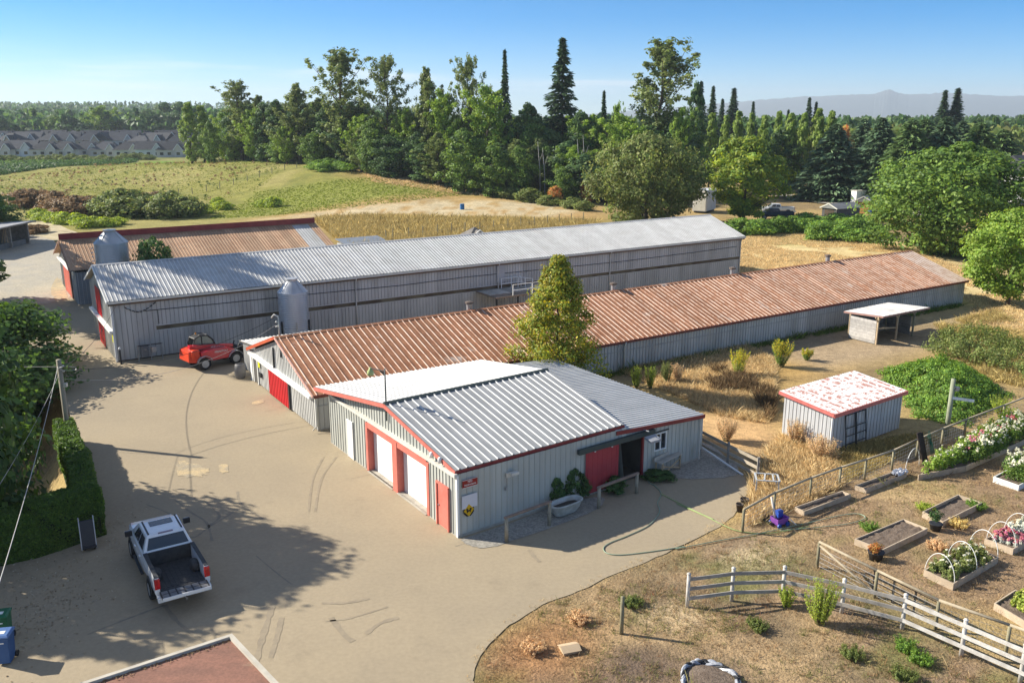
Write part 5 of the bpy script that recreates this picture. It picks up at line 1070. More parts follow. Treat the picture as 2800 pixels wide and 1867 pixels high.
for x in (-.15, 2.25):
    for s in (-1, 1): wheel(th, x, s * .92, .46, .36, GR, .6)
    for s in (-1, 1):
        fd = MB(); fd.loft([[(x + r_ * math.cos(a), s * .74, .46 + r_ * math.sin(a)), (x + r_ * math.cos(a), s * 1.12, .46 + r_ * math.sin(a)), (x + (r_ + .03) * math.cos(a), s * 1.12, .46 + (r_ + .03) * math.sin(a)), (x + (r_ + .03) * math.cos(a), s * .74, .46 + (r_ + .03) * math.sin(a))] for r_ in (.56,) for a in [math.pi * (.1 + .8 * k / 8) for k in range(9)]]); fd.build('fender', GR, th)
MB().box(2.95, -.75, .25, 3.05, .55, 1.05).build('carriage', DKM, th)
for y in (-.6, .3): MB().box(3.05, y, .12, 4.1, y + .12, .17).box(3.05, y, .12, 3.11, y + .12, 1.0).build('fork', DKM, th)
MB().tube([(2.6, -.5, 1.0), (2.9, -.6, 1.5), (3.0, -.3, 1.55)], .05, 6).tube([(2.6, .2, 1.0), (2.85, .3, 1.45)], .05, 6).lathe([(.12, 0), (.16, .1), (.1, .2)], (2.75, -.45, 1.0), 8).build('hydraulics', DKM, th)
MB().lathe([(.13, 0), (.13, .55), (.09, .62)], (-.95, -.95, .95), 10).build('gas_bottle', TO, th, True)
MB().lathe([(.05, 0), (.06, .12), (.02, .16)], (.0, .5, 2.36), 8).build('beacon', M('amber_lens', (.7, .25, .02), rough=.2), th)
# ---------------------------------------------------------------- bins and cart by the hedge
def bin_(loc, rz, mat, lidm, label, group=None):
    t = thing('wheelie_bin', label, 'bin', loc, rz)
    MB().loft([[(x * s, y * s * 1.1, z) for x, y in ((-.24, -.27), (.24, -.27), (.24, .27), (-.24, .27))] for s, z in ((.82, .05), (1, .95), (1.06, .98), (1.06, 1.02))]).build('body', mat, t, bevel=.015)
    ld = MB().loft([[(x * s, y * s * 1.1, z) for x, y in ((-.27, -.30), (.27, -.30), (.27, .30), (-.27, .30))] for s, z in ((1, 1.03), (1.02, 1.08), (.8, 1.13))]).build('lid', lidm, t, bevel=.012)
    MB().box(-.1, -.16, 1.131, .1, .02, 1.136).build('sticker', WHT, ld)
    MB().box(-.10, -.292, .82, .10, -.285, .87).build('label_strip', WHT, t)
    for s in (-1, 1): wheel(t, s * .0 + 0, .3, .1, .06, BLK) if False else MB().tube([(s * .2, .27, .11), (s * .27, .27, .11)], .11, 12).build('wheel', RUB, t)
    MB().tube([(-.2, .34, 1.0), (.2, .34, 1.0)], .02, 6).build('handle', BLK, t); return t
GB = M('green_bin_plastic', (.02, .14, .06), (.016, .11, .05), rough=.45); BB = M('blue_bin_plastic', (.035, .10, .26), (.03, .085, .22), rough=.45); BBL = M('blue_lid_plastic', (.10, .19, .40), (.08, .15, .33), rough=.4)
g = G(28, 1808); bin_((g.x - .1, g.y, .03), R(10), BB, BBL, 'blue wheelie bin with crumpled blue lid'); g = G(18, 1757); bin_((g.x - .1, g.y + .1, .03), R(15), GB, GB, 'green wheelie bin with white sticker on lid')
g = G(247, 1508); t = thing('hand_cart', 'black plastic hand cart tipped against the clipped hedge', 'cart', (g.x, g.y, .03), R(28))
MB().loft([[(x, y, z) for x, y in ((-.28, 0), (.28, 0), (.24, .28), (-.24, .28))] for z in (.12, .2)]).obox((-.28, .12, .16), (.56, 0, 0), (0, .05, .02), (0, .35, 1.05)).build('tray', M('dark_cart_plastic', (.045, .045, .05), (.035, .035, .04), rough=.5), t)
for s in (-.30, .27): MB().beam((s, .1, .05), (s, .55, 1.38), .04, .05).build('side_rail', STEEL, t)
for s in (-.2, .2): MB().tube([(s - .04, .2, .12), (s + .04, .2, .12)], .12, 12).build('wheel', RUB, t)
# ---------------------------------------------------------------- clipped hedge
def surf_leaves(boxes, n, size, pal, seed):
    """leaves over the faces of oriented boxes (o, ax, ay, az)"""
    rng = np.random.default_rng(seed); Pp, Nn = [], []
    for o_, ax, ay, az in boxes:
        o_, ax, ay, az = [np.array(q) for q in (o_, ax, ay, az)]; A = [np.linalg.norm(np.cross(a, b)) for a, b in ((ax, az), (ax, az), (ay, az), (ay, az), (ax, ay))]; tot = sum(A)
        for (b0, e1, e2), a in zip(((o_, ax, az), (o_ + ay, ax, az), (o_, ay, az), (o_ + ax, ay, az), (o_ + az, ax, ay)), A):
            k = int(n * a / tot); u_ = rng.uniform(0, 1, (k, 2)); p = b0 + u_[:, :1] * e1 + u_[:, 1:] * e2; nr = np.cross(e1, e2); nr = nr / np.linalg.norm(nr); c = o_ + (ax + ay + az) / 2
            if nr.dot(b0 + (e1 + e2) / 2 - c) < 0: nr = -nr
            wob = (fbm(p[:, 0] * 1.3 + p[:, 2], p[:, 1] * 1.3 + p[:, 2] * .7, seed) - .45) * .35
            Pp.append(p + nr * (wob + rng.uniform(-.12, .03, k))[:, None]); Nn.append(unit(np.tile(nr, (k, 1)) * .7 + np.array([0, 0, .35]) + rng.normal(size=(k, 3)) * .6))
    p = np.concatenate(Pp); nm = np.concatenate(Nn); v, q = leafquads(p, nm, size, .5, rng); return v, q, leafcols(len(p), pal, rng)
hd = thing('clipped_hedge', 'clipped green hedge turning the corner of the drive', 'hedge', (HEDGE[2].x, HEDGE[2].y, 0))
HH = 2.35; boxes = []; core = MB()
inn = [HEDGE[0] + V((-.2, 1.3, 0)), HEDGE[1] + V((-.4, 1.3, 0)), HEDGE[2] + V((-1.35, .55, 0)), HEDGE[3] + V((-1.25, -.2, 0)), HEDGE[4] + V((-1.1, -.2, 0))]
hs_ = [1.9, 2.2, 2.3, 1.8, 1.2]
for i in range(4):
    a, b, ia = HEDGE[i], HEDGE[i + 1], inn[i]; L_ = b - a; dep = V((-L_.y, L_.x, 0)).normalized() * 1.15
    if i >= 2: dep = V((-L_.y, L_.x, 0)).normalized() * 1.0
    zt = (hs_[i] + hs_[i + 1]) / 2; o_ = a + dep * .06 + V((0, 0, .0)); o_.z = -.2
    boxes.append((o_, L_, dep, V((0, 0, zt + .2)))); core.obox(o_ + dep * .12 - V((0, 0, 1.5)), L_, dep * .76, (0, 0, zt + 1.55))
base = V((HEDGE[2].x, HEDGE[2].y, 0)); v_, q_, c_ = surf_leaves(boxes, 26000, .062, 'hedge', 5)
put('foliage', npmesh('hedge_foliage', v_ - np.array(base), q_, LEAF, c_), hd)
core.v = [tuple(V(p) - base) for p in core.v]; core.build('stems', M('hedge_inside', (.03, .04, .015), (.02, .028, .012), scale=3, rough=.95), hd)
# ---------------------------------------------------------------- utility pole and its lines
pb = V((-24.95, 46.55, -3.5)); pt = V((-24.95, 46.55, 4.95)); up_ = thing('utility_pole', 'grey wooden utility pole rising behind the clipped hedge', 'utility pole', pb)
MB().tube([(0, 0, 0), (0, 0, 8.45)], [.17, .135], 12).build('pole', M('weathered_pole', (.32, .29, .22), (.25, .225, .17), scale=2, rough=.95, stretch=(1, 1, .2)), up_, True)
MB().box(.12, -.12, 6.9, .3, .08, 7.1).build('junction_box', OFF, up_)
MB().tube([V((.05, -.1, 8.0)) + V((.5 * (1 - math.cos(a)), -.1, -.12 * math.sin(a))) for a in np.linspace(0, 6.28, 16)], .018, 5).build('cable_loop', STEEL, up_)
for z in (8.05, 7.75): MB().lathe([(.04, 0), (.07, .04), (.04, .1)], (.2, 0, z), 8).build('insulator', OFF, up_)
def wire(name, a, b, sag, r, mat, label, n=20, group=None):
    a, b = V(a), V(b); pts = [a.lerp(b, i / n) - V((0, 0, 4 * sag * (i / n) * (1 - i / n))) for i in range(n + 1)]
    t = MB(); t.tube([p - a for p in pts], r, 5); o = t.build(name, mat, None); o.location = a; return tag(o, label, 'cable', group)
WM = M('wire_dark', (.05, .05, .055), (.04, .04, .045), rough=.6); WL_ = M('wire_pale', (.50, .48, .44), (.42, .40, .37), rough=.6)
mastw = o2 + u2 * .1 + v2 * (W2 / 2 + .75) + V((0, 0, 5.5)); bcorner = o + u * .3 - v * .1 + V((0, 0, 4.3))
wire('overhead_cable', pt + V((.2, 0, -.45)), bcorner, .55, .014, WM, 'dark cable from utility pole to corner of two-storey barn')
wire('overhead_cable', pt + V((.2, 0, -.55)), mastw, .9, .014, WM, 'dark cable from utility pole to the rusty barn mast')
wire('overhead_cable', pt + V((.2, 0, -1.1)), mastw + V((0, 0, -.5)), 1.2, .010, WL_, 'thin pale cable from utility pole to the rusty barn mast')
wire('overhead_cable', pt + V((-.1, 0, -.4)), (-42, 49, 5.2), .4, .012, WL_, 'pale cable running from utility pole into the big broad-leaved tree')
wire('overhead_cable', pt + V((0, -.15, -.35)), G(-120, 1960, 5.0), .45, .015, WL_, 'thick pale twisted cable sloping from utility pole over the wheelie bins')
wire('overhead_cable', pt + V((0, -.15, -.8)), G(-190, 1600, 4.6), .45, .010, WL_, 'thin pale cable sloping from utility pole over the hedge')
# ---------------------------------------------------------------- meter stand at the two-storey barn
ms = thing('meter_stand', 'dark utility meters on pipe frame at corner of two-storey barn', 'meter stand', o + u * 1.6 - v * .75 + V((0, 0, .03)), BY)
for x in (-.2, .7, 1.5): MB().tube([(x, 0, 0), (x, 0, 1.25)], .04, 7).build('post', STEEL, ms)
MB().tube([(-.25, 0, 1.2), (1.55, 0, 1.2)], .04, 7).build('crossbar', DKM, ms)
MB().box(0, -.12, .35, .55, .12, 1.15).build('cabinet', M('meter_grey', (.16, .165, .17), (.13, .135, .14)), ms)
MB().lathe([(.12, 0), (.12, .1)], (.3, -.1, .85), 10).box(.75, -.1, .6, 1.1, .1, 1.0).build('meter', STEEL, ms)
bo = thing('bollard', 'thin steel bollard with pale cap beside utility meters', 'bollard', G(332, 997) + V((0, 0, .03))); MB().tube([(0, 0, 0), (0, 0, 1.15)], .06, 10).build('post', DKM, bo); MB().lathe([(.09, 0), (.09, .1), (.04, .16)], (0, 0, 1.14), 10).build('cap', WHT, bo)
g = G(658, 1034); t = thing('plastic_barrel', 'grey plastic barrel beside the small lean-to', 'barrel', (g.x, g.y, .03)); MB().lathe([(.28, 0), (.34, .06), (.38, .3), (.40, .5), (.38, .75), (.32, 1.0), (.26, 1.04)], n=22).build('body', M('barrel_grey', (.20, .195, .19), (.16, .155, .15), rough=.55), t, True); MB().lathe([(.22, 1.03), (.22, 1.06), (.05, 1.06)], n=18).build('lid', BLK, t)
# ---------------------------------------------------------------- loading platform on the two-storey barn
q0 = tolB(G(1398, 806, 2.15)); ld_ = thing('loading_platform', 'steel loading platform with white railings on two-storey barn', 'platform', o + u * (q0.x - 1.8) - v * .1, BY); PL, PD = 6.0, -q0.y + .2
MB().box(0, -PD, 2.0, PL, 0, 2.12).build('deck', M('deck_wood', (.27, .20, .15), (.22, .165, .12), scale=2, rough=.9), ld_)
for i in range(8): MB().box(.1 + i * .74, -PD + 1.2, 2.122, .1 + i * .74 + .7, -.2, 2.15).build('deck_board', M('pale_board', (.50, .46, .40), (.36, .33, .28), scale=3, rough=.9, rnd=.2), ld_)
for x in (.1, 2.4, PL - .1): MB().beam((x, -PD + .1, 0), (x, -PD + .1, 2.0), .12, .12, (1, 0, 0)).build('leg', DKM, ld_)
for a, b in (((1.8, -PD), (PL, -PD)), ((2.6, -.3), (PL - 1.2, -.3)), ((PL - 1.6, -.4), (PL - .9, -1.8))):
    n = 3
    for i in range(n):
        x = a[0] + (b[0] - a[0]) * i / (n - 1); y = a[1] + (b[1] - a[1]) * i / (n - 1); MB().beam((x, y, 2.12), (x, y, 3.1), .05, .05, (1, 0, 0)).build('rail_post', WHT, ld_)
    for z in (2.6, 3.1): MB().beam((*a, z), (*b, z), .05, .05).build('rail', WHT, ld_)
# ---------------------------------------------------------------- signs on the workshop wall
def wallpt(px, py, out): return ONP(px, py, b00, vD) - vD * out
SR = M('sign_red', (.28, .02, .015), (.25, .018, .014), rough=.4); SW = M('sign_white', (.62, .62, .66), (.58, .58, .62), rough=.35); SY = M('sign_yellow', (.62, .38, .01), (.56, .34, .01), rough=.4); SB = M('sign_black', (.02, .02, .02), rough=.4)
def sign(px, py, w, h, mat, label, name='wall_sign'):
    c = wallpt(px, py, .05); t = thing(name, label, 'sign', c, math.atan2(uD.y, uD.x)); MB().box(-w / 2, -.02, -h / 2, w / 2, .0, h / 2).build('panel', mat, t); return t
t = sign(1283, 1318, .78, .36, SR, 'red notice sign with white lettering on workshop wall')
MX = basis((0, -.022, .08), (1, 0, 0), (0, 0, 1)); textmesh('NO', .15, WHT, 'lettering', t, MX); textmesh('TRESPASSING', .105, WHT, 'lettering', t, basis((0, -.022, -.07), (1, 0, 0), (0, 0, 1)))
for a in ((-.39, .165, .39, .18), (-.39, -.18, .39, -.165)): MB().box(a[0], -.026, a[1], a[2], -.02, a[3]).build('border', WHT, t)
sign(1282, 1368, .80, .62, SW, 'blank white sign below the red notice')
t = thing('hazard_sign', 'yellow diamond sign with black emblem on workshop wall', 'sign', wallpt(1280, 1392.5, .05), math.atan2(uD.y, uD.x))
MB().loft([[(.29 * math.cos(math.pi / 8 + k * math.pi / 4), y, .31 * math.sin(math.pi / 8 + k * math.pi / 4)) for k in range(8)] for y in (0, -.015)]).build('backing', SB, t)
MB().loft([[(.27, y, 0), (0, y, .29), (-.27, y, 0), (0, y, -.29)] for y in (-.016, -.024)]).build('panel', SY, t)
MB().box(-.12, -.03, -.06, .10, -.024, .02).box(-.14, -.03, .02, -.06, -.024, .10).box(.04, -.03, .0, .13, -.024, .09).box(-.10, -.03, -.11, -.06, -.024, -.06).box(.05, -.03, -.11, .09, -.024, -.06).build('emblem', SB, t)
# ---------------------------------------------------------------- along the workshop's shaded wall
def hitch(p0, p1, h, label):
    a, b = G(*p0), G(*p1); t = thing('hitching_rail', label, 'hitching rail', a + V((0, 0, .03))); d = b - a
    for p in (V(), d): MB().tube([p, p + V((0, 0, h))], [.09, .085], 10).build('post', M('hitch_post', (.34, .31, .24), (.27, .24, .18), scale=3, rough=.95), t, True)
    MB().beam(V((0, 0, h)) - d * .04, d * 1.04 + V((0, 0, h)), .12, .09).build('rail', M('hitch_rail', (.27, .20, .16), (.21, .155, .12), scale=3, rough=.9), t)
hitch((1385, 1482), (1502, 1438), 1.15, 'timber hitching rail beside the old bathtub'); hitch((1637, 1390), (1740, 1350), 1.05, 'timber hitching rail in front of red sliding door')
c = (G(1510, 1420) + G(1582, 1392)) / 2; dirb = (G(1585, 1388) - G(1505, 1418)); t = thing('bathtub', 'old white bathtub used as trough beside hitching rail', 'bathtub', c + V((0, 0, .03)), math.atan2(dirb.y, dirb.x))
def oval(rx, ry, z, n=28): return [(math.copysign(abs(math.cos(2 * math.pi * k / n)) ** .7, math.cos(2 * math.pi * k / n)) * rx, math.copysign(abs(math.sin(2 * math.pi * k / n)) ** .7, math.sin(2 * math.pi * k / n)) * ry, z) for k in range(n)]
MB().loft([oval(.62, .22, .06), oval(.80, .34, .28), oval(.88, .40, .56), oval(.94, .45, .60), oval(.94, .45, .64), oval(.84, .36, .64), oval(.78, .32, .42)], cap=False).build('shell', M('old_enamel', (.50, .51, .48), (.36, .36, .32), scale=3, rough=.4), t, True)
MB().add(oval(.79, .33, .42), [tuple(range(28))]).build('soil_fill', M('tub_soil', (.05, .045, .04), (.07, .06, .05), scale=8, rough=.95), t)
# leafy plants
proto('mint', broadleaf, 'weed', 'dark', 1.3, 1.4, z0=.02, K=60, nper=70, size=.06, crad=.16, seed=91, prof='oval', r0=.02)
for px, py, h, w, lab in ((1520, 1385, 1.5, .9, 'tall leafy shrub against the workshop wall by the bathtub'), (1565, 1368, 1.7, 1.1, 'bushy green shrub behind the bathtub'), (1600, 1360, 1.0, .8, 'low green shrub at the red sliding door'), (1680, 1345, .8, 1.3, 'dark weeds under the hitching rail')):
    g = G(px, py); plant_tree('mint', (g.x, g.y, .05), h, w, lab, 'leafy_shrub', 'shrub', parts=('stem', 'foliage'))
g = G(1800, 1310); plant_tree('mint', (g.x, g.y, .05), .45, 1.6, 'low weeds growing beneath the white bench', 'weed_clump', 'weeds', parts=('stem', 'foliage'))
# bench
a, b = G(1800, 1305), G(1845, 1282); d = b - a; t = thing('bench', 'small pale wooden bench under the workshop window', 'bench', a + V((0, 0, .03)), math.atan2(d.y, d.x)); LB = d.length + .3
for i in range(4): MB().box(-.1, -.24 + i * .13, .78, LB, -.13 + i * .13, .82).build('seat_slat', M('bench_wood', (.46, .43, .37), (.38, .35, .30), scale=3, rough=.85, rnd=.1), t)
for x in (0, LB - .2):
    for y in (-.2, .2): MB().box(x, y - .04, 0, x + .08, y + .04, .78).build('leg', WOODT, t)
MB().box(-.1, .2, .82, LB, .24, 1.0).build('back_rail', M('bench_wood', (.46, .43, .37)), t)
MB().beam((.04, -.2, .1), (LB - .2, -.2, .6), .05, .06).beam((.04, -.2, .6), (LB - .2, -.2, .1), .05, .06).build('brace', WOODT, t)
g = G(1768, 1305); t = thing('leaning_board', 'pale board leaning at the open stall doorway', 'board', g + V((0, 0, .03)), math.atan2(uD.y, uD.x)); MB().obox((0, 0, 0), (.3, 0, 0), (0, .04, .01), (-.1, .25, .75)).build('plank', M('blue_grey_board', (.40, .42, .46), (.35, .37, .4)), t)
g = G(1452, 1380); t = thing('wall_fan_frame', 'white metal fan frame at foot of workshop wall', 'fan', g + V((0, .1, .35)), math.atan2(uD.y, uD.x))
for a in ((-.45, .0, .45, .05), (-.45, .5, .45, .55)): MB().box(a[0], -.1, a[1], a[2], 0, a[3]).build('frame_bar', OFF, t)
for x in (-.45, -.08, .40): MB().box(x, -.1, .05, x + .05, 0, .5).build('frame_post', OFF, t)
MB().lathe([(.18, 0), (.2, .03)], (.15, -.06, .15), 12).box(-.38, -.08, .08, -.12, -.02, .42).build('motor', DKM, t); MB().box(-.4, -.02, -.35, -.34, .02, .0).box(.34, -.02, -.35, .4, .02, .0).build('foot', OFF, t)
# garden hose
HM = M('hose_green', (.30, .38, .28), (.24, .32, .22), scale=2, rough=.5)
def zp(x, y): return (1200 + x * .3189, 1100 + y * .3189)
def z5(x, y): return (1850 + x * .404, 950 + y * .404)
hp = [zp(*q) for q in ((1760, 620), (1800, 690), (1860, 730), (1905, 790), (1875, 870), (1890, 950), (1800, 1060), (1620, 1150), (1470, 1210), (1412, 1255), (1440, 1300), (1560, 1315), (1800, 1290), (2100, 1245))] + [z5(*q) for q in ((0, 1368), (250, 1320), (570, 1262), (900, 1190), (1120, 1140), (1230, 1132), (1275, 1160), (1180, 1195), (1000, 1218), (700, 1245))]
pts = spline([G(*q) + V((0, 0, 0.055)) for q in hp], 8); a = pts[0]; o_ = MB().tube([p - a for p in pts], .022, 6).build('garden_hose', HM, None, True); o_.location = a; tag(o_, 'pale green garden hose looping from stall door across the drive', 'hose')
hp = [zp(1900, 790), zp(2040, 860), zp(2200, 940), zp(2352, 1010), z5(0, 1062), z5(200, 1150), z5(330, 1215), z5(440, 1252), z5(640, 1262), z5(900, 1215)]
pts = spline([G(*q) + V((0, 0, 0.055)) for q in hp], 8); a = pts[0]; o_ = MB().tube([p - a for p in pts], .02, 6).build('garden_hose', M('hose_lime', (.33, .42, .16), (.27, .36, .13), scale=2, rough=.5), None, True); o_.location = a; tag(o_, 'lime green hose running straight to the garden fence corner post', 'hose')
# ---------------------------------------------------------------- white three-rail fence
wf = [G(*q) for q in ((1879, 1658.6), (2000, 1642), (2139, 1638), (2300.5, 1675), (2466, 1719), (2627.7, 1792), (2789, 1864.6))]; wf.append(wf[-1] * 2 - wf[-2])
t = thing('rail_fence', 'white three-rail paddock fence with weathered posts', 'fence', (wf[0].x, wf[0].y, tz(wf[0].x, wf[0].y))); b0 = wf[0].copy()
WF = M('flaking_white_paint', (.62, .60, .56), (.46, .43, .39), scale=3, rough=.8, rnd=.10, fine=.15); WFG = M('bare_fence_board', (.40, .37, .335), (.31, .285, .25), scale=3, rough=.9, rnd=.12, fine=.15)
for i, p in enumerate(wf):
    q = p - b0; po = MB().tube([q, q + V((0, 0, 1.38))], [.075, .07], 10).build('post', WF, t, True); MB().lathe([(.085, 0), (.08, .03), (.03, .07)], q + V((0, 0, 1.37)), 10).build('post_cap', WF, po)
    if i < len(wf) - 1:
        n = wf[i + 1] - b0; sd_ = V(((n - q).y, -(n - q).x, 0)).normalized() * .08
        for z in (.40, .80, 1.20): MB().beam(q + sd_ + V((0, 0, z)), n + sd_ + V((0, 0, z)), .035, .14).build('rail', WF if i > 3 else WFG, t)
# ---------------------------------------------------------------- garden fences with peeled rails
def polefence(px, h, label, brace=None, extra=None):
    P = [G(*q) for q in px]; P = P + (extra or []); t = thing('garden_fence', label, 'fence', (P[0].x, P[0].y, 0)); b_ = P[0]
    for i, p in enumerate(P):
        q = p - b_; MB().tube([q - V((0, 0, .1)), q + V((0, 0, h))], [.065, .06], 9).build('post', POSTW, t, True)
        if i < len(P) - 1: n = P[i + 1] - b_; MB().tube([q + V((0, 0, h + .03)), n + V((0, 0, h + .03))], .055, 8).build('rail', M('peeled_rail', (.40, .34, .245), (.31, .26, .18), scale=3, rough=.9, rnd=.08), t, True)
    if brace: MB().tube([V((0, 0, h - .1)), P[1] - b_ + V((0, 0, .15))], .045, 7).build('brace', M('peeled_rail', (.40, .34, .245)), t, True)
    # wire netting between the posts
    w = MB()
    for i in range(len(P) - 1):
        a, n = P[i] - b_, P[i + 1] - b_
        for z in (.12, .3, .5, .7, .9): w.tube([a + V((0, 0, z)), n + V((0, 0, z))], .006, 3, cap=False)
        for k in range(1, 10): m_ = a.lerp(n, k / 10); w.tube([m_ + V((0, 0, .1)), m_ + V((0, 0, .95))], .004, 3, cap=False)
    w.build('wire_netting', STEEL, t); return t
gfp = [(2234, 1551.5), (2391, 1634), (2557, 1719), (2749, 1790)]; e = G(2749, 1790) * 2 - G(2557, 1719)
polefence(gfp, 1.13, 'peeled-rail garden fence with diagonal brace behind the white fence', True, [e])
grp = [(2030, 1455), (2114.6, 1406.5), (2213.6, 1364), (2294, 1334), (2363, 1311.6), (2437.8, 1285), (2505, 1253), (2573, 1222), (2636, 1196), (2740, 1155)]; e = G(2740, 1155) * 2 - G(2636, 1196)
polefence(grp, 1.08, 'long peeled-rail garden fence between raised beds and tool shed', None, [e])
# dark wire gate panels by the braced fence
a = G(2362, 1618); d = (G(2391, 1634) - G(2234, 1551.5)).normalized(); t = thing('wire_gate', 'dark wire panels standing against the braced garden fence', 'gate', a + d * .2 + V((.2, .12, 0)))
for i, s in enumerate((0, .9, 1.8)):
    for s2 in (s, s + .85): MB().tube([d * s2, d * s2 + V((0, 0, .95))], .02, 6).build('upright', DKM, t)
    for z in (.1, .5, .93): MB().tube([d * s + V((0, 0, z)), d * (s + .85) + V((0, 0, z))], .016, 5).build('crossbar', DKM, t)
# ---------------------------------------------------------------- raised beds
SOIL = M('bed_soil', (.13, .095, .07), (.19, .145, .11), scale=4, rough=.98, bump=1.0, bscale=9, fine=.3); BW = M('bed_board', (.52, .42, .31), (.42, .335, .24), scale=2.5, rough=.85, rnd=.10, fine=.12)
def soilmesh(A, B, C_, D_, z, n=14):
    mb = MB(); rng = random.Random(int(A.x * 100)); vs = []
    for j in range(n + 1):
        for i in range(n + 1): p = A.lerp(B, i / n).lerp(D_.lerp(C_, i / n), j / n); vs.append((p.x, p.y, z + rng.uniform(-.035, .045)))
    mb.add(vs, [(j * (n + 1) + i, j * (n + 1) + i + 1, (j + 1) * (n + 1) + i + 1, (j + 1) * (n + 1) + i) for j in range(n) for i in range(n)]); return mb
def bed(px, h, label, mat=BW, soil=True, zs=None, world=False):
    P = px if world else [G(*q) for q in px]; b_ = P[0].copy(); b_.z = 0; t = thing('raised_bed', label, 'raised bed', (b_.x, b_.y, -.02)); Q = [V((p.x, p.y, 0)) - b_ for p in P]
    ar = sum(Q[i].x * Q[(i + 1) % 4].y - Q[(i + 1) % 4].x * Q[i].y for i in range(4))
    if ar < 0: Q = Q[::-1]
    for i in range(4):
        a, n = Q[i], Q[(i + 1) % 4]; dd = (n - a).normalized(); nn = V((-dd.y, dd.x, 0))
        MB().obox(a, n - a - dd * .045, nn * .045, (0, 0, h)).build('board', mat, t)
    c = sum(Q, V()) / 4; I = [q + (c - q).normalized() * .07 for q in Q]; s = soilmesh(*I, zs or h - .08); ob = s.build('soil', SOIL, t, True); return t, P
def z6(x, y): return (1850 + x * .404, 1400 + y * .404)
def rimbed(cs, zf, h, label, **k): return bed([G(*zf(*c), h) for c in cs], h, label, world=True, **k)
rimbed([(800, 1075), (865, 1105), (1180, 990), (1120, 965)], z5, .26, 'empty raised bed next to the purple toy cart', zs=.12)
rimbed([(1205, 930), (1285, 955), (1560, 850), (1480, 830)], z5, .26, 'raised bed holding crumpled white plastic', zs=.12)
rimbed([(1205, 1290), (1395, 1365), (1700, 1220), (1535, 1155)], z5, .30, 'soil-filled raised bed behind a potted autumn plant')
rimbed([(1665, 1105), (1805, 1175), (2070, 1045), (1905, 990)], z5, .32, 'soil-filled raised bed with one high end board', zs=.16)
b5, P5 = rimbed([(1675, 385), (1875, 480), (2180, 300), (1985, 215)], z6, .32, 'raised bed of herbs under white hoops')
b6, P6 = rimbed([(2085, 175), (2280, 245), (2560, 95), (2370, 35)], z6, .32, 'raised bed of pink and silver flowers under hoops')
b7, P7 = rimbed([(2150, 610), (2420, 770), (2600, 640), (2290, 520)], z6, .30, 'raised bed with low lime-green plants')
b8, P8 = rimbed([(2145, 870), (2318, 930), (2560, 800), (2400, 740)], z5, .32, 'whitewashed raised bed of white dahlias', mat=WHT)
bb, PB = rimbed([(1640, 860), (1960, 800), (2560, 530), (2260, 430)], z5, .32, 'long raised bed of dahlias along the garden fence')
def flowers(P, n, h, pal, seed, name, label, cat, fl=None, fpal=None, cover=(0, 1, 0, 1), size=.05):
    rng = np.random.default_rng(seed); K = n; s = rng.uniform(cover[0], cover[1], K); r_ = rng.uniform(cover[2], cover[3], K); A, B, C_, D_ = [np.array(q)[:2] for q in P]
    xy = (A[None] * (1 - s[:, None]) + B[None] * s[:, None]) * (1 - r_[:, None]) + (D_[None] * (1 - s[:, None]) + C_[None] * s[:, None]) * r_[:, None]
    c0 = xy.mean(0); hh = h * rng.uniform(.55, 1.1, K); t = thing(name, label, cat, (c0[0], c0[1], .2))
    cc = np.concatenate([np.concatenate([xy - c0, (hh * f)[:, None]], 1) for f in (.25, .5, .78)]); cr = np.full(len(cc), h * .22)
    put('foliage', crown_from_clumps(name + '_foliage', cc, cr, 34, size, pal, LEAF, seed, .9), t)
    mb = MB()
    for i in range(0, K, 2): mb.tube([(*(xy[i] - c0), -.1), (*(xy[i] - c0), hh[i] * .8)], .008, 4, cap=False)
    mb.build('stem', M('green_stem', (.07, .12, .03), (.06, .10, .025)), t)
    if fl:
        k = fl; j = rng.integers(0, K, k); ang = rng.uniform(0, 6.28, k); fp = np.concatenate([xy[j] - c0 + np.stack([np.cos(ang), np.sin(ang)], 1) * h * .16 * rng.uniform(0, 1, (k, 1)), (hh[j] * rng.uniform(.85, 1.1, k))[:, None]], 1)
        cl = fp; v_, q_ = [], []
        put('blossom', crown_from_clumps(name + '_blossom', cl, np.full(k, .055), 10, .045, fpal, STRAW, seed + 1, .7), t)
    return t
PAL['white'] = [(.46, .45, .37), (.42, .41, .33), (.36, .35, .25)]; PAL['pinkf'] = [(.34, .11, .15), (.38, .17, .12), (.30, .10, .16)]; PAL['silver'] = [(.36, .37, .33), (.28, .31, .25), (.42, .41, .38)]; PAL['lime'] = [(.20, .24, .04), (.15, .2, .035), (.26, .27, .07)]; PAL['herb'] = [(.11, .14, .04), (.09, .12, .035), (.17, .18, .06)]
flowers(PB, 90, .95, 'bright', 101, 'dahlia_plants', 'leafy green dahlias at the near end of the long bed', 'flowers', 110, 'white', (.05, .5, .0, .9), .06)
flowers(PB, 90, 1.15, 'maple', 102, 'dahlia_plants', 'white-flowering dahlias further along the long bed', 'flowers', 420, 'white', (.42, 1, .1, .95), .06)
flowers(PB, 26, 1.1, 'maple', 103, 'dahlia_plants', 'pink-flowering dahlias amid white ones in the long bed', 'flowers', 170, 'pinkf', (.48, .66, .2, .7), .06)
flowers(P8, 60, 1.15, 'maple', 104, 'dahlia_plants', 'white dahlias crowding the whitewashed bed', 'flowers', 420, 'white', (.05, .95, .05, .95), .06)
flowers(P5, 90, .55, 'herb', 105, 'herb_plants', 'spiky green herbs growing under white hoops', 'herbs', 60, 'white', (.05, .95, .05, .9), .04)
flowers(P6, 60, .42, 'silver', 106, 'silver_plants', 'silver-leaved plants in the pink flower bed', 'flowers', 60, 'white', (.05, .95, .4, .95), .04)
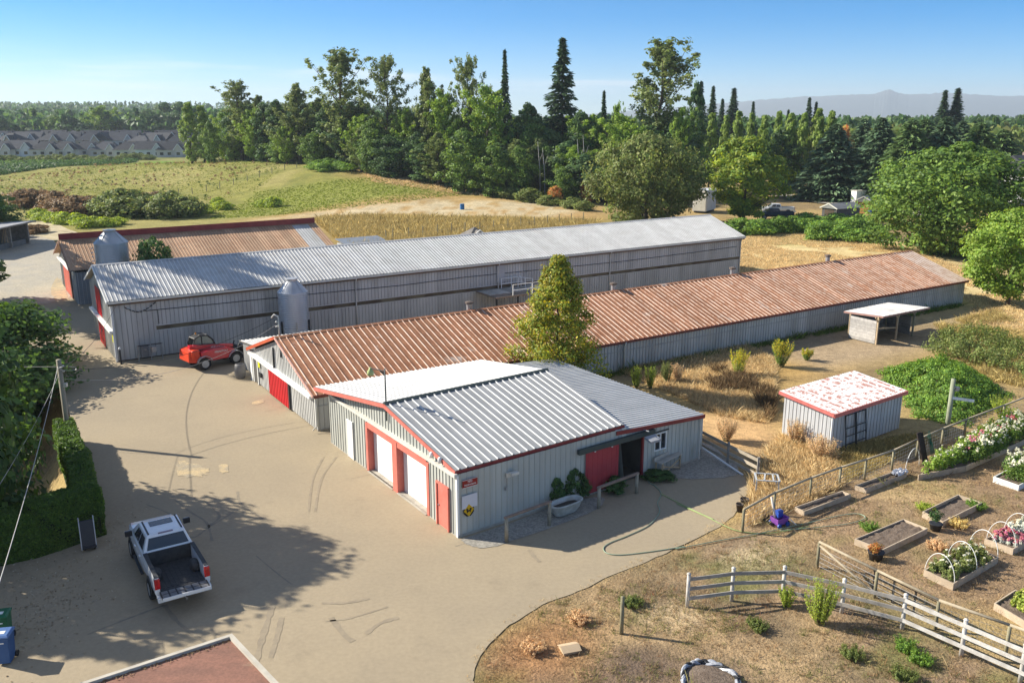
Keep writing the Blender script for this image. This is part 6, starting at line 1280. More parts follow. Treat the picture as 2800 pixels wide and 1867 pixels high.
flowers(P6, 50, .36, 'silver', 107, 'pink_flowers', 'pink blossoms massed at the end of the hooped bed', 'flowers', 420, 'pinkf', (.05, .95, .05, .36), .035)
flowers(P7, 40, .5, 'lime', 108, 'lime_plants', 'lime-green bushy plants in the low bed', 'plants', None, None, (.2, .9, .3, .9), .05)
def hoop(a, b, h, label):
    a, b = V(a), V(b); c = (a + b) / 2; r_ = (b - a) / 2; o_ = MB().tube([c + r_ * math.cos(t_) + V((0, 0, h * math.sin(t_))) - a for t_ in np.linspace(math.pi, 0, 18)], .015, 6).build('bed_hoop', WHT, None, True); o_.location = a; return tag(o_, label, 'hoop', 'white bed hoops')
for P_, fr, lab in ((P5, (.02, .5, .98), 'white plastic hoop arching over the herb bed'), (P6, (.05, .45), 'white plastic hoop arching over the pink flower bed')):
    for f in fr: a = P_[0].lerp(P_[3], f); b = P_[1].lerp(P_[2], f); hoop((a.x, a.y, .25), (b.x, b.y, .25), 1.0, lab)
g1_, g2_ = G(*z5(1545, 845)), G(*z5(1640, 800)); hoop((g1_.x, g1_.y, 0), (g2_.x, g2_.y, 0), 1.15, 'white plastic hoop arching beside the garden fence')
# crumpled plastic in the second bed
g = G(*z5(1510, 850), .2); rng = random.Random(4); mb = MB(); n = 12; vs = [(g.x * 0 + (i / n - .5) * .9, (j / n - .5) * .5, rng.uniform(0, .22)) for j in range(n + 1) for i in range(n + 1)]
o_ = mb.add(vs, [(j * 13 + i, j * 13 + i + 1, (j + 1) * 13 + i + 1, (j + 1) * 13 + i) for j in range(n) for i in range(n)]).build('plastic_sheet', M('white_plastic', (.62, .63, .66), (.55, .56, .6), rough=.35), None); o_.location = (g.x, g.y, .16); o_.rotation_euler = (0, 0, .6); tag(o_, 'crumpled white plastic sheet lying in a raised bed', 'plastic sheet')
# ---------------------------------------------------------------- garden odds and ends
a = G(2587, 1192); t = thing('light_post', 'round wooden light post beside the bramble thicket', 'lamp post', a); MB().tube([(0, 0, -.2), (0, 0, 3.45)], [.15, .125], 12).build('post', M('green_grey_post', (.31, .33, .23), (.25, .265, .185), scale=3, rough=.9), t, True)
MB().beam((.0, -.1, 2.35), (1.15, -.35, 2.25), .05, .16).build('arm_board', WHT, t); MB().obox((.12, -.1, 2.75), (.22, 0, 0), (0, .2, 0), (.05, 0, .22)).tube([(.1, 0, 2.7), (.22, 0, 2.95)], .03, 6).build('flood_lamp', STEEL, t)
for k, (px, py, r_, lab) in enumerate((((1850 + 425 * .404), 950 + 1110 * .404, .17, 'empty dark plant pot at edge of the drive'), (1850 + 458 * .404, 950 + 1075 * .404, .2, 'dark plant pot leaning on the fence corner post'))):
    g = G(px, py); t = thing('plant_pot', lab, 'plant pot', g + V((0, 0, .01))); MB().lathe([(r_ * .7, 0), (r_, .34), (r_ * 1.08, .34), (r_ * 1.08, .40), (r_ * .98, .40), (r_ * .9, .2)], n=18).build('body', M('pot_brown', (.07, .055, .045), (.05, .04, .035), rough=.7), t, True); MB().lathe([(r_ * .85, .2), (r_ * .3, .24)], n=14).build('soil', SOIL, t)
g = G(2130, 1435); t = thing('toy_cart', 'purple plastic toy cart with white tube standing in it', 'toy cart', g, .5); PUR = M('purple_plastic', (.27, .09, .42), (.23, .075, .36), rough=.4)
MB().loft([[(x * s, y * s, z) for x, y in ((-.35, -.25), (.35, -.25), (.35, .25), (-.35, .25))] for s, z in ((.8, .1), (1, .42), (.92, .42), (.75, .16))], cap=False).build('tub', PUR, t); MB().box(-.27, -.19, .1, .27, .19, .14).build('tub_floor', PUR, t)
for x, y in ((-.25, -.27), (.25, -.27), (-.25, .27), (.25, .27)): MB().tube([(x, y - .03, .11), (x, y + .03, .11)], .11, 12).build('wheel', M('blue_plastic', (.04, .10, .42), rough=.4), t)
MB().tube([(-.15, .05, .15), (-.35, .25, 1.35)], .05, 10).build('white_tube', M('frosted_tube', (.60, .55, .50), (.5, .46, .42), rough=.4), t, True); MB().box(.0, .08, .3, .3, .3, .62).build('blue_tote', M('blue_plastic', (.04, .10, .42)), t); MB().tube([(.3, -.2, .4), (.55, -.5, .1)], .02, 6).build('pull_handle', WHT, t)
a = G(*z5(535, 1000)); b = G(*z5(690, 1010)); t = thing('garden_table', 'weathered blue and white frame table by the fence corner', 'table', a, math.atan2((b - a).y, (b - a).x)); TL = (b - a).length
for x in (0, TL):
    for y in (0, .9): MB().beam((x, y, 0), (x * .96, y * .96, .78), .06, .06, (1, 0, 0)).build('leg', M('blue_flaked_paint', (.36, .43, .50), (.50, .47, .42), scale=6, rough=.8), t)
for a_, b_ in (((0, 0), (TL, 0)), ((0, .9), (TL, .9)), ((0, 0), (0, .9)), ((TL, 0), (TL, .9)), ((.35, 0), (.5, .9)), ((.8, 0), (.85, .9))): MB().beam((*a_, .8), (*b_, .8), .07, .04).build('top_slat', M('blue_flaked_paint', (.36, .43, .50)), t)
g = G(*z5(667, 1180)); t = thing('metal_grate', 'black metal grate lying by the garden fence', 'grate', g + V((0, 0, .12)), .35)
for i in range(8): MB().box(-.5, -.35 + i * .1, 0, .5, -.31 + i * .1, .04).build('bar', DKM, t)
for x in (-.5, .46): MB().box(x, -.36, -.04, x + .04, .40, 0).build('end_bar', DKM, t)
# dark boards and green stakes on the fence
g = G(*z5(1672, 800)); t = thing('dark_board', 'tall dark charred board leaning on the garden fence', 'board', g, .6); MB().obox((0, 0, 0), (.38, 0, 0), (0, .05, 0), (-.12, .5, 1.7)).build('plank', M('charred_wood', (.035, .025, .022), (.05, .035, .03), rough=.9), t); MB().obox((.42, .1, 0), (.2, 0, 0), (0, .05, 0), (-.1, .45, 1.6)).build('plank', M('charred_wood', (.035, .025, .022)), t)
t = thing('garden_stakes', 'bundle of green garden stakes leaning on the fence', 'stakes', G(*z5(1735, 790)), .6)
for i in range(7): MB().tube([(i * .07, 0, 0), (-.25 + i * .03, .35, 1.55 + (i % 3) * .12)], .014, 5).build('stake', M('green_stake', (.02, .12, .08), (.02, .1, .07)), t)
g = G(*z6(1345, 320)); t = thing('flower_pot', 'black pot of orange-leaved plant at the end of a raised bed', 'plant pot', g); MB().lathe([(.24, 0), (.33, .36), (.35, .38), (.28, .36)], n=18).build('body', BLK, t, True)
rng = np.random.default_rng(5); cc = rng.normal(0, .14, (30, 3)); cc[:, 2] = np.abs(cc[:, 2]) + .42; put('foliage', crown_from_clumps('pot_plant', cc, np.full(30, .12), 30, .035, 'rusty', LEAF, 3), t)
g = G(*z5(1750, 1235)); t = thing('flower_pot', 'black pot of dark plants between two soil-filled beds', 'plant pot', g); MB().lathe([(.2, 0), (.28, .32), (.3, .34), (.22, .32)], n=18).build('body', BLK, t, True); put('foliage', crown_from_clumps('pot_plant', cc * np.array([1, 1, 1.3]), np.full(30, .12), 30, .035, 'dark', LEAF, 4), t)
# paddock boards beside the workshop
a, b = G(*z5(160, 700)), G(*z5(545, 905)); t = thing('board_fence', 'short grey board fence running from the workshop corner', 'fence', a); d = b - a; sl__ = V((0, 0, 0))
for f in (0.0, .5, 1): MB().beam(d * f, d * f + V((0, 0, 1.3)), .11, .11, (1, 0, 0)).build('post', WOODG, t)
for z in (.35, .72, 1.12): MB().beam(V((.05, -.08, z)), d + V((.05, -.08, z)), .035, .17).build('board', M('tan_grey_board', (.42, .36, .28), (.34, .29, .22), scale=3, rough=.9, rnd=.1), t)
a, b = G(*z5(150, 660), .6), G(*z5(450, 862), .06); o_ = MB().tube([V(), b - a], .05, 8).build('white_pipe', WHT, None); o_.location = a; tag(o_, 'white pipe lying slanted against the board fence', 'pipe')
# lone post, cardboard, plastic ring
g = G(1699, 1732); t = thing('fence_post', 'lone grey wooden post standing in the bare paddock', 'post', g); MB().tube([(0, 0, -.1), (0, 0, 1.48)], [.08, .07], 10).build('post', POSTW, t, True)
g = G(1557, 1778); t = thing('cardboard_box', 'flattened tan cardboard box lying in the paddock', 'box', g, .3); MB().obox((-.34, -.3, .12), (.68, 0, .0), (0, .30, .10), (0, 0, .015)).obox((-.34, .0, .22), (.68, 0, 0), (0, .32, -.14), (0, 0, .015)).build('flap', M('cardboard', (.56, .42, .27), (.48, .36, .23), rough=.85), t); MB().box(-.30, -.25, .02, .30, .28, .10).build('body', M('cardboard', (.56, .42, .27)), t)
cpx = [(1868, 1867), (1872, 1835), (1895, 1818), (1935, 1818), (1985, 1835), (2015, 1862), (2010, 1900), (1940, 1925), (1885, 1905)]; P_ = [G(*q) for q in cpx]; c0 = sum(P_, V()) / len(P_); t = thing('plastic_ring', 'twisted black and white plastic sheet ringing a mound of soil', 'plastic sheet', c0)
ring_ = spline([p - c0 + V((0, 0, .10)) for p in P_ + [P_[0]]], 8); rg = random.Random(3)
for k in range(4): MB().tube([p + V((.05 * math.sin(i * .5 + k * 2), .05 * math.cos(i * .43 + k * 1.7), .05 * math.sin(i * .7 + k * 2.4))) for i, p in enumerate(ring_)], .05 + .015 * (k % 2), 6).build('plastic_fold', (M('silver_plastic', (.42, .44, .48), (.3, .31, .34), scale=7, rough=.35) if k % 2 else BLK), t)
mb = MB().add([tuple(p * .95 - V((0, 0, .03))) for p in ring_[:-1]] + [(0, 0, .22)], [(i, (i + 1) % (len(ring_) - 1), len(ring_) - 1) for i in range(len(ring_) - 1)]); mb.build('soil', SOIL, t, True)
# ---------------------------------------------------------------- flat garage roof at the foot of the picture
c0 = G(635, 1738, 3.0); a0 = G(238, 1867, 3.0); b0_ = G(757, 1867, 3.0); da, db = (a0 - c0).normalized(), (b0_ - c0).normalized(); t = thing('flat_roof_garage', 'flat red-brown garage roof with pale kerb edges', 'garage', (c0.x, c0.y, 0)); z0 = V((c0.x, c0.y, 0)); C0 = V((0, 0, 3.0))
la, lb = 8.0, 7.0; quad_ = [C0, C0 + da * la, C0 + da * la + db * lb, C0 + db * lb]
ROOFR = M('red_brown_membrane', (.27, .135, .095), (.21, .11, .08), scale=.9, rough=.9, fine=.15, c3=(.33, .24, .16), s3=.5, c3lo=.6, c3hi=.75, stretch=(1, 2.2, 1))
slab(*[quad_[i] for i in (0, 1, 2, 3)], .2).build('roof', ROOFR, t)
MB().obox(C0 - V((0, 0, .25)), da * la, db * .13, (0, 0, .34)).build('kerb', M('pale_kerb', (.52, .48, .40), (.44, .40, .33), scale=2, rough=.85), t); MB().obox(C0 - V((0, 0, .25)) + db * .13, db * (lb - .13), da * .13, (0, 0, .34)).build('kerb', M('pale_kerb', (.52, .48, .40)), t)
MB().add([tuple(p * .97 + (C0 * .03)) for p in [V((q.x, q.y, 0)) for q in quad_]] + [V((q.x, q.y, 2.75)) for q in quad_], [(i, (i + 1) % 4, 4 + (i + 1) % 4, 4 + i) for i in range(4)]).build('wall', OFF, t)
mb = MB(); rg = random.Random(8)
for i in range(260):
    s = rg.uniform(.15, la - .2); w = abs(rg.gauss(0, .14)) + .14; p = C0 + da * s + db * w + V((0, 0, .02)); a = rg.uniform(0, 6.28); l_ = rg.uniform(.03, .09)
    mb.tube([p, p + V((math.cos(a) * l_, math.sin(a) * l_, rg.uniform(0, .02)))], .008, 3, cap=False)
mb.build('needle_litter', M('litter_brown', (.30, .20, .09), (.20, .13, .06), scale=9), t)['kind'] = 'stuff'
# fallen leaves on the drive
rng = np.random.default_rng(21); n = 900; cen = [G(*q) for q in ((60, 1560), (150, 1590), (90, 1680), (280, 1500), (190, 1640), (300, 1420), (60, 1760))]; k = rng.integers(0, len(cen), n); p = np.array([[cen[i].x, cen[i].y, .045] for i in k]) + np.concatenate([rng.normal(0, .9, (n, 2)), np.zeros((n, 1))], 1)
keep = p[:, 0] > -19.5 - (p[:, 1] - 33) * .0; nm = unit(np.tile([0, 0, 1.0], (n, 1)) + rng.normal(size=(n, 3)) * .25); v_, q_ = leafquads(p, nm, .045, .6, rng); PAL['litter'] = [(.20, .165, .11), (.15, .115, .07), (.24, .22, .17)]
struct(put('fallen_leaves', npmesh('fallen_leaves', v_, q_, STRAW, leafcols(n, 'litter', rng))), 'stuff')
# ================================================================== FURTHER OFF
# ---- more of the wood: understorey and a second rank behind
rg = random.Random(77); KU = ['br1', 'br2', 'dk1', 'dk2', 'br2', 'cw3']
def wood(n, x0, x1, off, h0, h1, w0, w1, group, lab, name):
    for i in range(n):
        f = (i + rg.uniform(.1, .9)) / n; bx = x0 + (x1 - x0) * f
        D = np.interp(bx, [440, 560, 800, 1050, 1250, 1450, 1600], [264, 256, 219, 196, 190, 180, 190]) + off + rg.uniform(-5, 5)
        g = AT(bx / .84, 400, D); z = tz(g.x, g.y); h = rg.uniform(h0, h1); plant_tree(rg.choice(KU), (g.x, g.y, z - .2), h, rg.uniform(w0, w1), lab, name, 'tree', group)
wood(40, 520, 1480, 3, 7, 13, 7, 10, 'understorey of the far wood', 'leafy understorey tree filling the far wood', 'woodland_tree')
wood(34, 500, 1600, 16, 13, 19, 8, 12, 'second rank of the far wood', 'green tree showing between the tall cottonwoods', 'woodland_tree')
wood(26, 520, 1600, 34, 12, 17, 9, 13, 'second rank of the far wood', 'green tree showing between the tall cottonwoods', 'woodland_tree')
def bushes(pxs, key, h, w, lab, group, name='bush', cat='bush'):
    for x, y in pxs:
        g = G(x, y); plant_tree(key, (g.x, g.y, tz(g.x, g.y) - .1), h * rg.uniform(.8, 1.2), w * rg.uniform(.8, 1.25), lab, name, cat, group)
# low scrub along the wood's foot, bramble hedge by the parked cars
foot = [(600, 452), (640, 448), (1010, 474), (1060, 486), (1110, 494), (1165, 505), (1225, 518), (1260, 532), (1310, 545), (1350, 552), (1400, 556), (1450, 562), (1500, 568), (1560, 574), (1600, 580), (1190, 512), (1280, 538), (1430, 556)]
bushes(foot, 'bush2', 2.6, 5, 'scrubby bush along the foot of the wood', 'scrub at the foot of the wood')
bushes([(870, 520), (900, 516), (930, 520), (888, 524), (945, 523)], 'bush1', 2.2, 6, 'dark green bramble mound alone in the dry pasture', 'bramble mound in the pasture')
bushes([(2030, 640), (2080, 640), (2130, 636), (2170, 632), (2215, 630), (2255, 640), (2290, 634), (2330, 640), (2370, 642), (2400, 650), (2240, 655), (2300, 655), (2350, 660), (2200, 618), (2280, 620), (2350, 622)], 'bush1', 2.6, 5.5, 'bramble bush in the hedge behind the straw paddock', 'bramble hedge behind the straw paddock')
# dark thicket in the left pasture, bright broom in front of it
bushes([(300, 590), (335, 582), (370, 576), (405, 574), (440, 578), (475, 586), (505, 592), (350, 594), (400, 592), (450, 596)], 'bush2', 4.2, 8, 'dark thicket bush in the left pasture', 'dark thicket in the pasture')
bushes([(95, 568), (125, 562), (150, 572), (60, 570), (205, 588), (250, 582), (285, 572), (330, 562), (380, 560), (430, 564), (170, 585)], 'bushd', 3.4, 6.5, 'brown dry bush in the left pasture thicket', 'brown bushes in the pasture')
bushes([(120, 602), (150, 606), (180, 612), (215, 612), (240, 622), (262, 618), (290, 620), (320, 614), (110, 596), (540, 590), (565, 584), (595, 562), (612, 574), (600, 570), (720, 568), (745, 570)], 'bushl', 1.9, 4.2, 'bright yellow-green broom bush in the left pasture', 'yellow-green broom bushes')
bushes([(55, 650), (85, 640), (108, 636)], 'bushd', 1.5, 3, 'dry weeds beside the open implement shed', 'weeds by the implement shed')
# ---- far trees on the left plain
LT = [(235, 312, 240, 78, 'br1'), (170, 312, 268, 70, 'dk1'), (130, 312, 262, 60, 'br2'), (200, 316, 282, 70, 'dk1'), (60, 310, 265, 80, 'dk1'), (-10, 320, 258, 70, 'dk2'), (30, 330, 296, 40, 'br2'), (300, 315, 278, 60, 'br2'), (345, 315, 250, 70, 'dk2'), (385, 312, 233, 80, 'dk1'), (420, 312, 232, 80, 'dk1'), (455, 316, 240, 60, 'dk2'), (365, 318, 275, 70, 'br2'), (500, 320, 262, 60, 'dk2'), (520, 322, 250, 70, 'dk1'), (270, 318, 270, 60, 'dk2'), (100, 318, 290, 50, 'dk2'), (330, 320, 290, 50, 'br2')]
for x, b, t_, w, k in LT: tree_px(k, x / .84, b / .84, t_ / .84, w / .84, 'rounded tree standing beyond the grey-roofed houses', 'field_tree', D=545 + rg.uniform(-25, 60), group='trees beyond the grey-roofed houses')
# ---- houses
SH = M('slate_shingle', (.062, .065, .075), (.05, .052, .06), scale=.6, rough=.85, rnd=.2); HW_ = [M('cream_stucco', (.58, .55, .48), (.52, .49, .43), scale=.4, rough=.9), M('white_siding', (.66, .66, .64), (.6, .6, .58), scale=.4), M('tan_siding', (.42, .33, .25), (.37, .29, .22), scale=.4), M('grey_siding', (.40, .41, .42), (.35, .36, .37), scale=.4)]
def house(w, d, h, rh, wm, kind):
    t = thing('house', 'house', 'house', (0, 0, 0)); MB().box(-w / 2, -d / 2, 0, w / 2, d / 2, h).build('wall', wm, t); e = .5
    if kind == 'hip': MB().add([(-w / 2 - e, -d / 2 - e, h), (w / 2 + e, -d / 2 - e, h), (w / 2 + e, d / 2 + e, h), (-w / 2 - e, d / 2 + e, h), (-w / 2 + d * .42, 0, h + rh), (w / 2 - d * .42, 0, h + rh)], [(0, 1, 5, 4), (1, 2, 5), (2, 3, 4, 5), (3, 0, 4), (3, 2, 1, 0)]).build('roof', SH, t)
    else: MB().add([(-w / 2 - e, -d / 2 - e, h), (w / 2 + e, -d / 2 - e, h), (w / 2 + e, d / 2 + e, h), (-w / 2 - e, d / 2 + e, h), (-w / 2 - e, 0, h + rh), (w / 2 + e, 0, h + rh)], [(0, 1, 5, 4), (1, 2, 5), (2, 3, 4, 5), (3, 0, 4), (3, 2, 1, 0)]).build('roof', SH, t)
    # front cross gable with white bargeboards
    gx_ = w * .22; gw = w * .34; r2 = MB().add([(gx_ - gw / 2, -d / 2 - 1.2, h - .3), (gx_ + gw / 2, -d / 2 - 1.2, h - .3), (gx_, -d / 2 - 1.2, h + rh * .75), (gx_ - gw / 2, 0, h - .3), (gx_ + gw / 2, 0, h - .3), (gx_, 0, h + rh * .75)], [(0, 2, 5, 3), (1, 4, 5, 2)]).build('roof', SH, t)
    MB().add([(gx_ - gw / 2 + .2, -d / 2 - .9, 0), (gx_ + gw / 2 - .2, -d / 2 - .9, 0), (gx_ + gw / 2 - .2, -d / 2 - .9, h - .3), (gx_, -d / 2 - .9, h + rh * .66), (gx_ - gw / 2 + .2, -d / 2 - .9, h - .3)], [(0, 1, 2, 3, 4)]).build('wall', wm, t)
    MB().beam((gx_ - gw / 2, -d / 2 - 1.25, h - .3), (gx_, -d / 2 - 1.25, h + rh * .75), .1, .3).beam((gx_ + gw / 2, -d / 2 - 1.25, h - .3), (gx_, -d / 2 - 1.25, h + rh * .75), .1, .3).build('bargeboard', WHT, t)
    for x, y in ((-w * .33, 0), (-w * .08, 0), (gx_, .9)):
        for z in ((1.0,) if h < 4 else (1.0, 3.9)):
            wn = MB().box(x - .7, -d / 2 - y - .04, z, x + .7, -d / 2 - y - .01, z + 1.3).build('window', GLS, t); MB().box(x - .8, -d / 2 - y - .06, z + 1.3, x + .8, -d / 2 - y - .01, z + 1.42).box(x - .8, -d / 2 - y - .06, z - .12, x + .8, -d / 2 - y - .01, z).build('frame', WHT, wn)
    MB().box(-w * .2, .6, h + rh * .3, -w * .2 + .9, 1.5, h + rh + .5).build('chimney', M('brick_dark', (.20, .15, .13), (.16, .12, .1)), t); return t
hs0 = [house(12.5, 10, 3.2, 3.4, HW_[0], 'hip'), house(13, 10, 3.4, 3.6, HW_[1], 'gable'), house(11.5, 11, 5.8, 3.6, HW_[2], 'hip'), house(12, 11, 6.0, 3.8, HW_[3], 'gable')]
rows = [(404, -15, 500, 9, (0, 1, 0, 0, 0, 0, 0, 1, 0), 'single-storey house in the front row facing the crop field', 'front row of grey-roofed houses'), (440, 20, 520, 10, (2, 3, 2, 3, 2, 3, 3, 2, 3, 2), 'taller grey-roofed house in the second row of the estate', 'second row of grey-roofed houses'), (482, -20, 540, 11, (3, 2, 3, 3, 2, 3, 2, 3, 2, 3, 2), 'grey-roofed house at the back of the estate', 'back row of grey-roofed houses')]
used = set()
for D, xa, xb, n, ks, lab, grp in rows:
    for i in range(n):
        x = xa + (xb - xa) * (i + .5) / n + rg.uniform(-6, 6); g = AT(x, 420, D + rg.uniform(-8, 8)); k = ks[i % len(ks)]; rz = rg.choice((0.25, .1, -.2, 1.4, .35)) if D > 420 else rg.uniform(.1, .3)
        loc = (g.x, g.y, tz(g.x, g.y) - .1)
        if k in used: o_ = dup(hs0[k], loc, rz)
        else: o_ = hs0[k]; o_.location = loc; o_.rotation_euler = (0, 0, rz); used.add(k)
        o_['label'] = lab; o_['group'] = grp
for px, py, D, rz, k, lab in ((2770, 430, 205, .5, 2, 'big tan house with grey hip roof behind the huge maple'), (2835, 430, 190, .3, 3, 'grey house partly hidden at the lane end'), (2690, 400, 260, .2, 3, 'white-gabled house just showing over the maple')):
    g = AT(px, py, D); o_ = dup(hs0[k], (g.x, g.y, tz(g.x, g.y)), rz, None, lab); o_.pop('group', None)
# ---- field hedge and crop in front of the houses
bushes([(x, 440 + (x > 330) * -4 + rg.uniform(-2, 2)) for x in range(-20, 420, 17)], 'bush2', 2.5, 5.4, 'hedge bush in the row before the grey-roofed houses', 'bush row before the houses')
crop = [(-60, 448), (330, 440), (385, 434), (370, 446), (200, 462), (0, 482), (-60, 486)]
def scatter(px, n, rng, world=None):
    P = [(q.x, q.y) for q in (world or [G(*c) for c in px])]; P = np.array(P); lo_, hi_ = P.min(0), P.max(0); out = []
    tot = 0
    while tot < n:
        c = rng.uniform(lo_, hi_, (n * 2, 2)); c = c[inpoly(c[:, 0], c[:, 1], P)]; out.append(c); tot += len(c)
    return np.concatenate(out)[:n]
def tufts(name, px, n, k, h, w, pal, seed, spread=.35, hv=.35, mask=None, mat=STRAW, world=None):
    """upright grass or weed blades, k to a tuft"""
    rng = np.random.default_rng(seed); c = scatter(px, n, rng, world)
    if mask is not None: c = c[mask(c[:, 0], c[:, 1], rng)]
    n = len(c); z = TZ(c[:, 0], c[:, 1]); hh = h * rng.lognormal(0, hv, n); idx = np.repeat(np.arange(n), k); m = n * k; a = rng.uniform(0, 6.28, m); r_ = rng.uniform(0, 1, m) ** .6
    base = np.stack([c[idx, 0] + np.cos(a) * r_ * hh[idx] * spread * .6, c[idx, 1] + np.sin(a) * r_ * hh[idx] * spread * .6, z[idx]], 1)
    H_ = hh[idx] * rng.uniform(.45, 1.05, m); ln = rng.normal(0, .30, (m, 2)) + np.stack([np.cos(a), np.sin(a)], 1) * r_[:, None] * spread * .5
    tip = base + np.concatenate([ln * H_[:, None], (H_ / np.sqrt(1 + (ln ** 2).sum(1)))[:, None]], 1); b2 = rng.uniform(0, 6.28, m)
    sd_ = np.stack([np.cos(b2), np.sin(b2), np.zeros(m)], 1) * (w * rng.uniform(.6, 1.4, m))[:, None]; mid = base * .45 + tip * .55 + np.array([0, 0, .10]) * H_[:, None]
    v_ = np.stack([base - sd_ * .5, base + sd_ * .5, mid + sd_ * .5, tip], 1).reshape(-1, 3)
    tone = rng.lognormal(0, .2, n)[idx]
    return struct(put(name, npmesh(name, v_, np.arange(m * 4).reshape(m, 4), mat, leafcols(m, pal, rng, tone, .15) / 1.7)), 'stuff')
def mounds(name, px, n, r, pal, seed, size, nper, mask=None):
    rng = np.random.default_rng(seed); c = scatter(px, n, rng)
    if mask is not None: c = c[mask(c[:, 0], c[:, 1], rng)]
    cc = np.stack([c[:, 0], c[:, 1], TZ(c[:, 0], c[:, 1]) + r * .5], 1); return struct(put(name, crown_from_clumps(name, cc, r * rng.lognormal(0, .4, len(cc)), nper, size, pal, LEAF, seed, .9)), 'stuff')
mounds('crop_rows', crop, 2600, .8, 'dark', 201, .34, 14)
PAL['hay'] = [(.50, .38, .21), (.40, .29, .16), (.30, .21, .12)]; PAL['oliveg'] = [(.20, .20, .07), (.15, .17, .05), (.24, .22, .09)]; PAL['rustyg'] = [(.34, .19, .09), (.28, .15, .07), (.24, .16, .08)]
# ---- weeds and grasses
nzm = lambda s, th, sc: (lambda x, y, r: fbm(x / sc, y / sc, s) > th)
tufts('golden_weeds', [(862, 606), (1000, 600), (1290, 606), (1640, 612), (1640, 628), (1270, 655), (1060, 700), (960, 690)], 15000, 9, .95, .07, 'goldw', 202, .5, .22)
tufts('dry_weeds', [(1690, 1015), (1790, 985), (2000, 930), (2120, 985), (2120, 1060), (2100, 1160), (1960, 1135), (1925, 1115), (1800, 1060)], 9000, 15, .30, .014, 'straw', 203, .9, .3)
tufts('dry_weeds', [(1840, 1030), (1960, 1010), (2120, 1060), (2110, 1150), (1960, 1130)], 1500, 26, .62, .013, 'dryb', 204, .5, .25, nzm(7, .5, 2.5))
tufts('dry_weeds', [(2060, 1300), (2140, 1190), (2280, 1225), (2300, 1330), (2120, 1410), (2045, 1440)], 3400, 18, .34, .011, 'straw', 205, .8, .3)
tufts('dry_weeds', [(2280, 1225), (2500, 1190), (2560, 1200), (2300, 1325)], 2000, 14, .24, .012, 'goldw', 206, .8, .3)
tufts('straw_grass', [(2020, 770), (2020, 655), (2105, 622), (2420, 660), (2640, 735), (2900, 790), (2900, 990), (2640, 880), (2660, 835), (2480, 700)], 22000, 8, .22, .03, 'straw', 207, 1.2, .3, nzm(9, .34, 5))
tufts('straw_grass', [(2560, 890), (2720, 850), (2900, 960), (2900, 1080), (2700, 1040), (2600, 960)], 4000, 14, .38, .018, 'goldw', 208, .9, .3, nzm(8, .4, 3))
gardp = [(2050, 1450), (2130, 1395), (2560, 1220), (2950, 1090), (2950, 1720), (2390, 1640), (2230, 1540)]
tufts('garden_grass', gardp, 3600, 12, .11, .009, 'hay', 209, 1.0, .5, nzm(3, .46, 1.8)); tufts('garden_grass', gardp, 1500, 12, .14, .010, 'oliveg', 210, .9, .5, nzm(5, .55, 1.5))
padp = [(1310, 1960), (1320, 1800), (1485, 1665), (1870, 1505), (2045, 1455), (2230, 1555), (2400, 1660), (2900, 1900), (2900, 2050)]
tufts('paddock_grass', padp, 3600, 12, .10, .008, 'hay', 211, 1.0, .5, nzm(13, .46, 1.4)); tufts('paddock_grass', padp, 2400, 12, .13, .010, 'oliveg', 212, 1.1, .5, nzm(15, .50, 1.6)); tufts('paddock_grass', padp, 1000, 10, .12, .009, 'rustyg', 213, 1.0, .5, nzm(17, .5, 1.2))
tufts('drive_edge_grass', None, 1500, 10, .12, .009, 'straw', 214, 1.0, .4, lambda x, y, r: (segdist(x, y, [(p.x, p.y) for p in E2], False) < .28), world=[V((-1, 20, 0)), V((14, 36, 0)), V((14, 41, 0)), V((5, 37.5, 0)), V((-1.5, 30, 0)), V((-3, 22, 0))])
farp = [(-60, 600), (-60, 492), (200, 470), (420, 452), (620, 470), (820, 500), (700, 545), (500, 560), (420, 545), (250, 545)]
mounds('pasture_weeds', farp, 520, .42, 'dryb', 215, .16, 26, nzm(19, .47, 14)); mounds('pasture_weeds', farp, 200, .5, 'olive', 216, .16, 26); tufts('pasture_grass', farp, 9000, 6, .18, .10, 'lime', 220, 1.4, .3)
tufts('pasture_grass', [(560, 600), (700, 545), (1000, 532), (1350, 548), (1100, 572), (760, 592)], 5000, 8, .16, .09, 'lgreen', 217, 1.3, .3)
tufts('mound_grass', [(960, 500), (1080, 486), (1260, 534), (1380, 556), (1200, 552), (1020, 540)], 6000, 8, .35, .07, 'straw', 218, 1.0, .3)
tufts('barn_side_weeds', None, 700, 12, .35, .02, 'bramble', 219, .8, .4, world=[o2 + u2 * 17 - v2 * .9, o2 + u2 * 66 - v2 * .9, o2 + u2 * 66 - v2 * .15, o2 + u2 * 17 - v2 * .15])
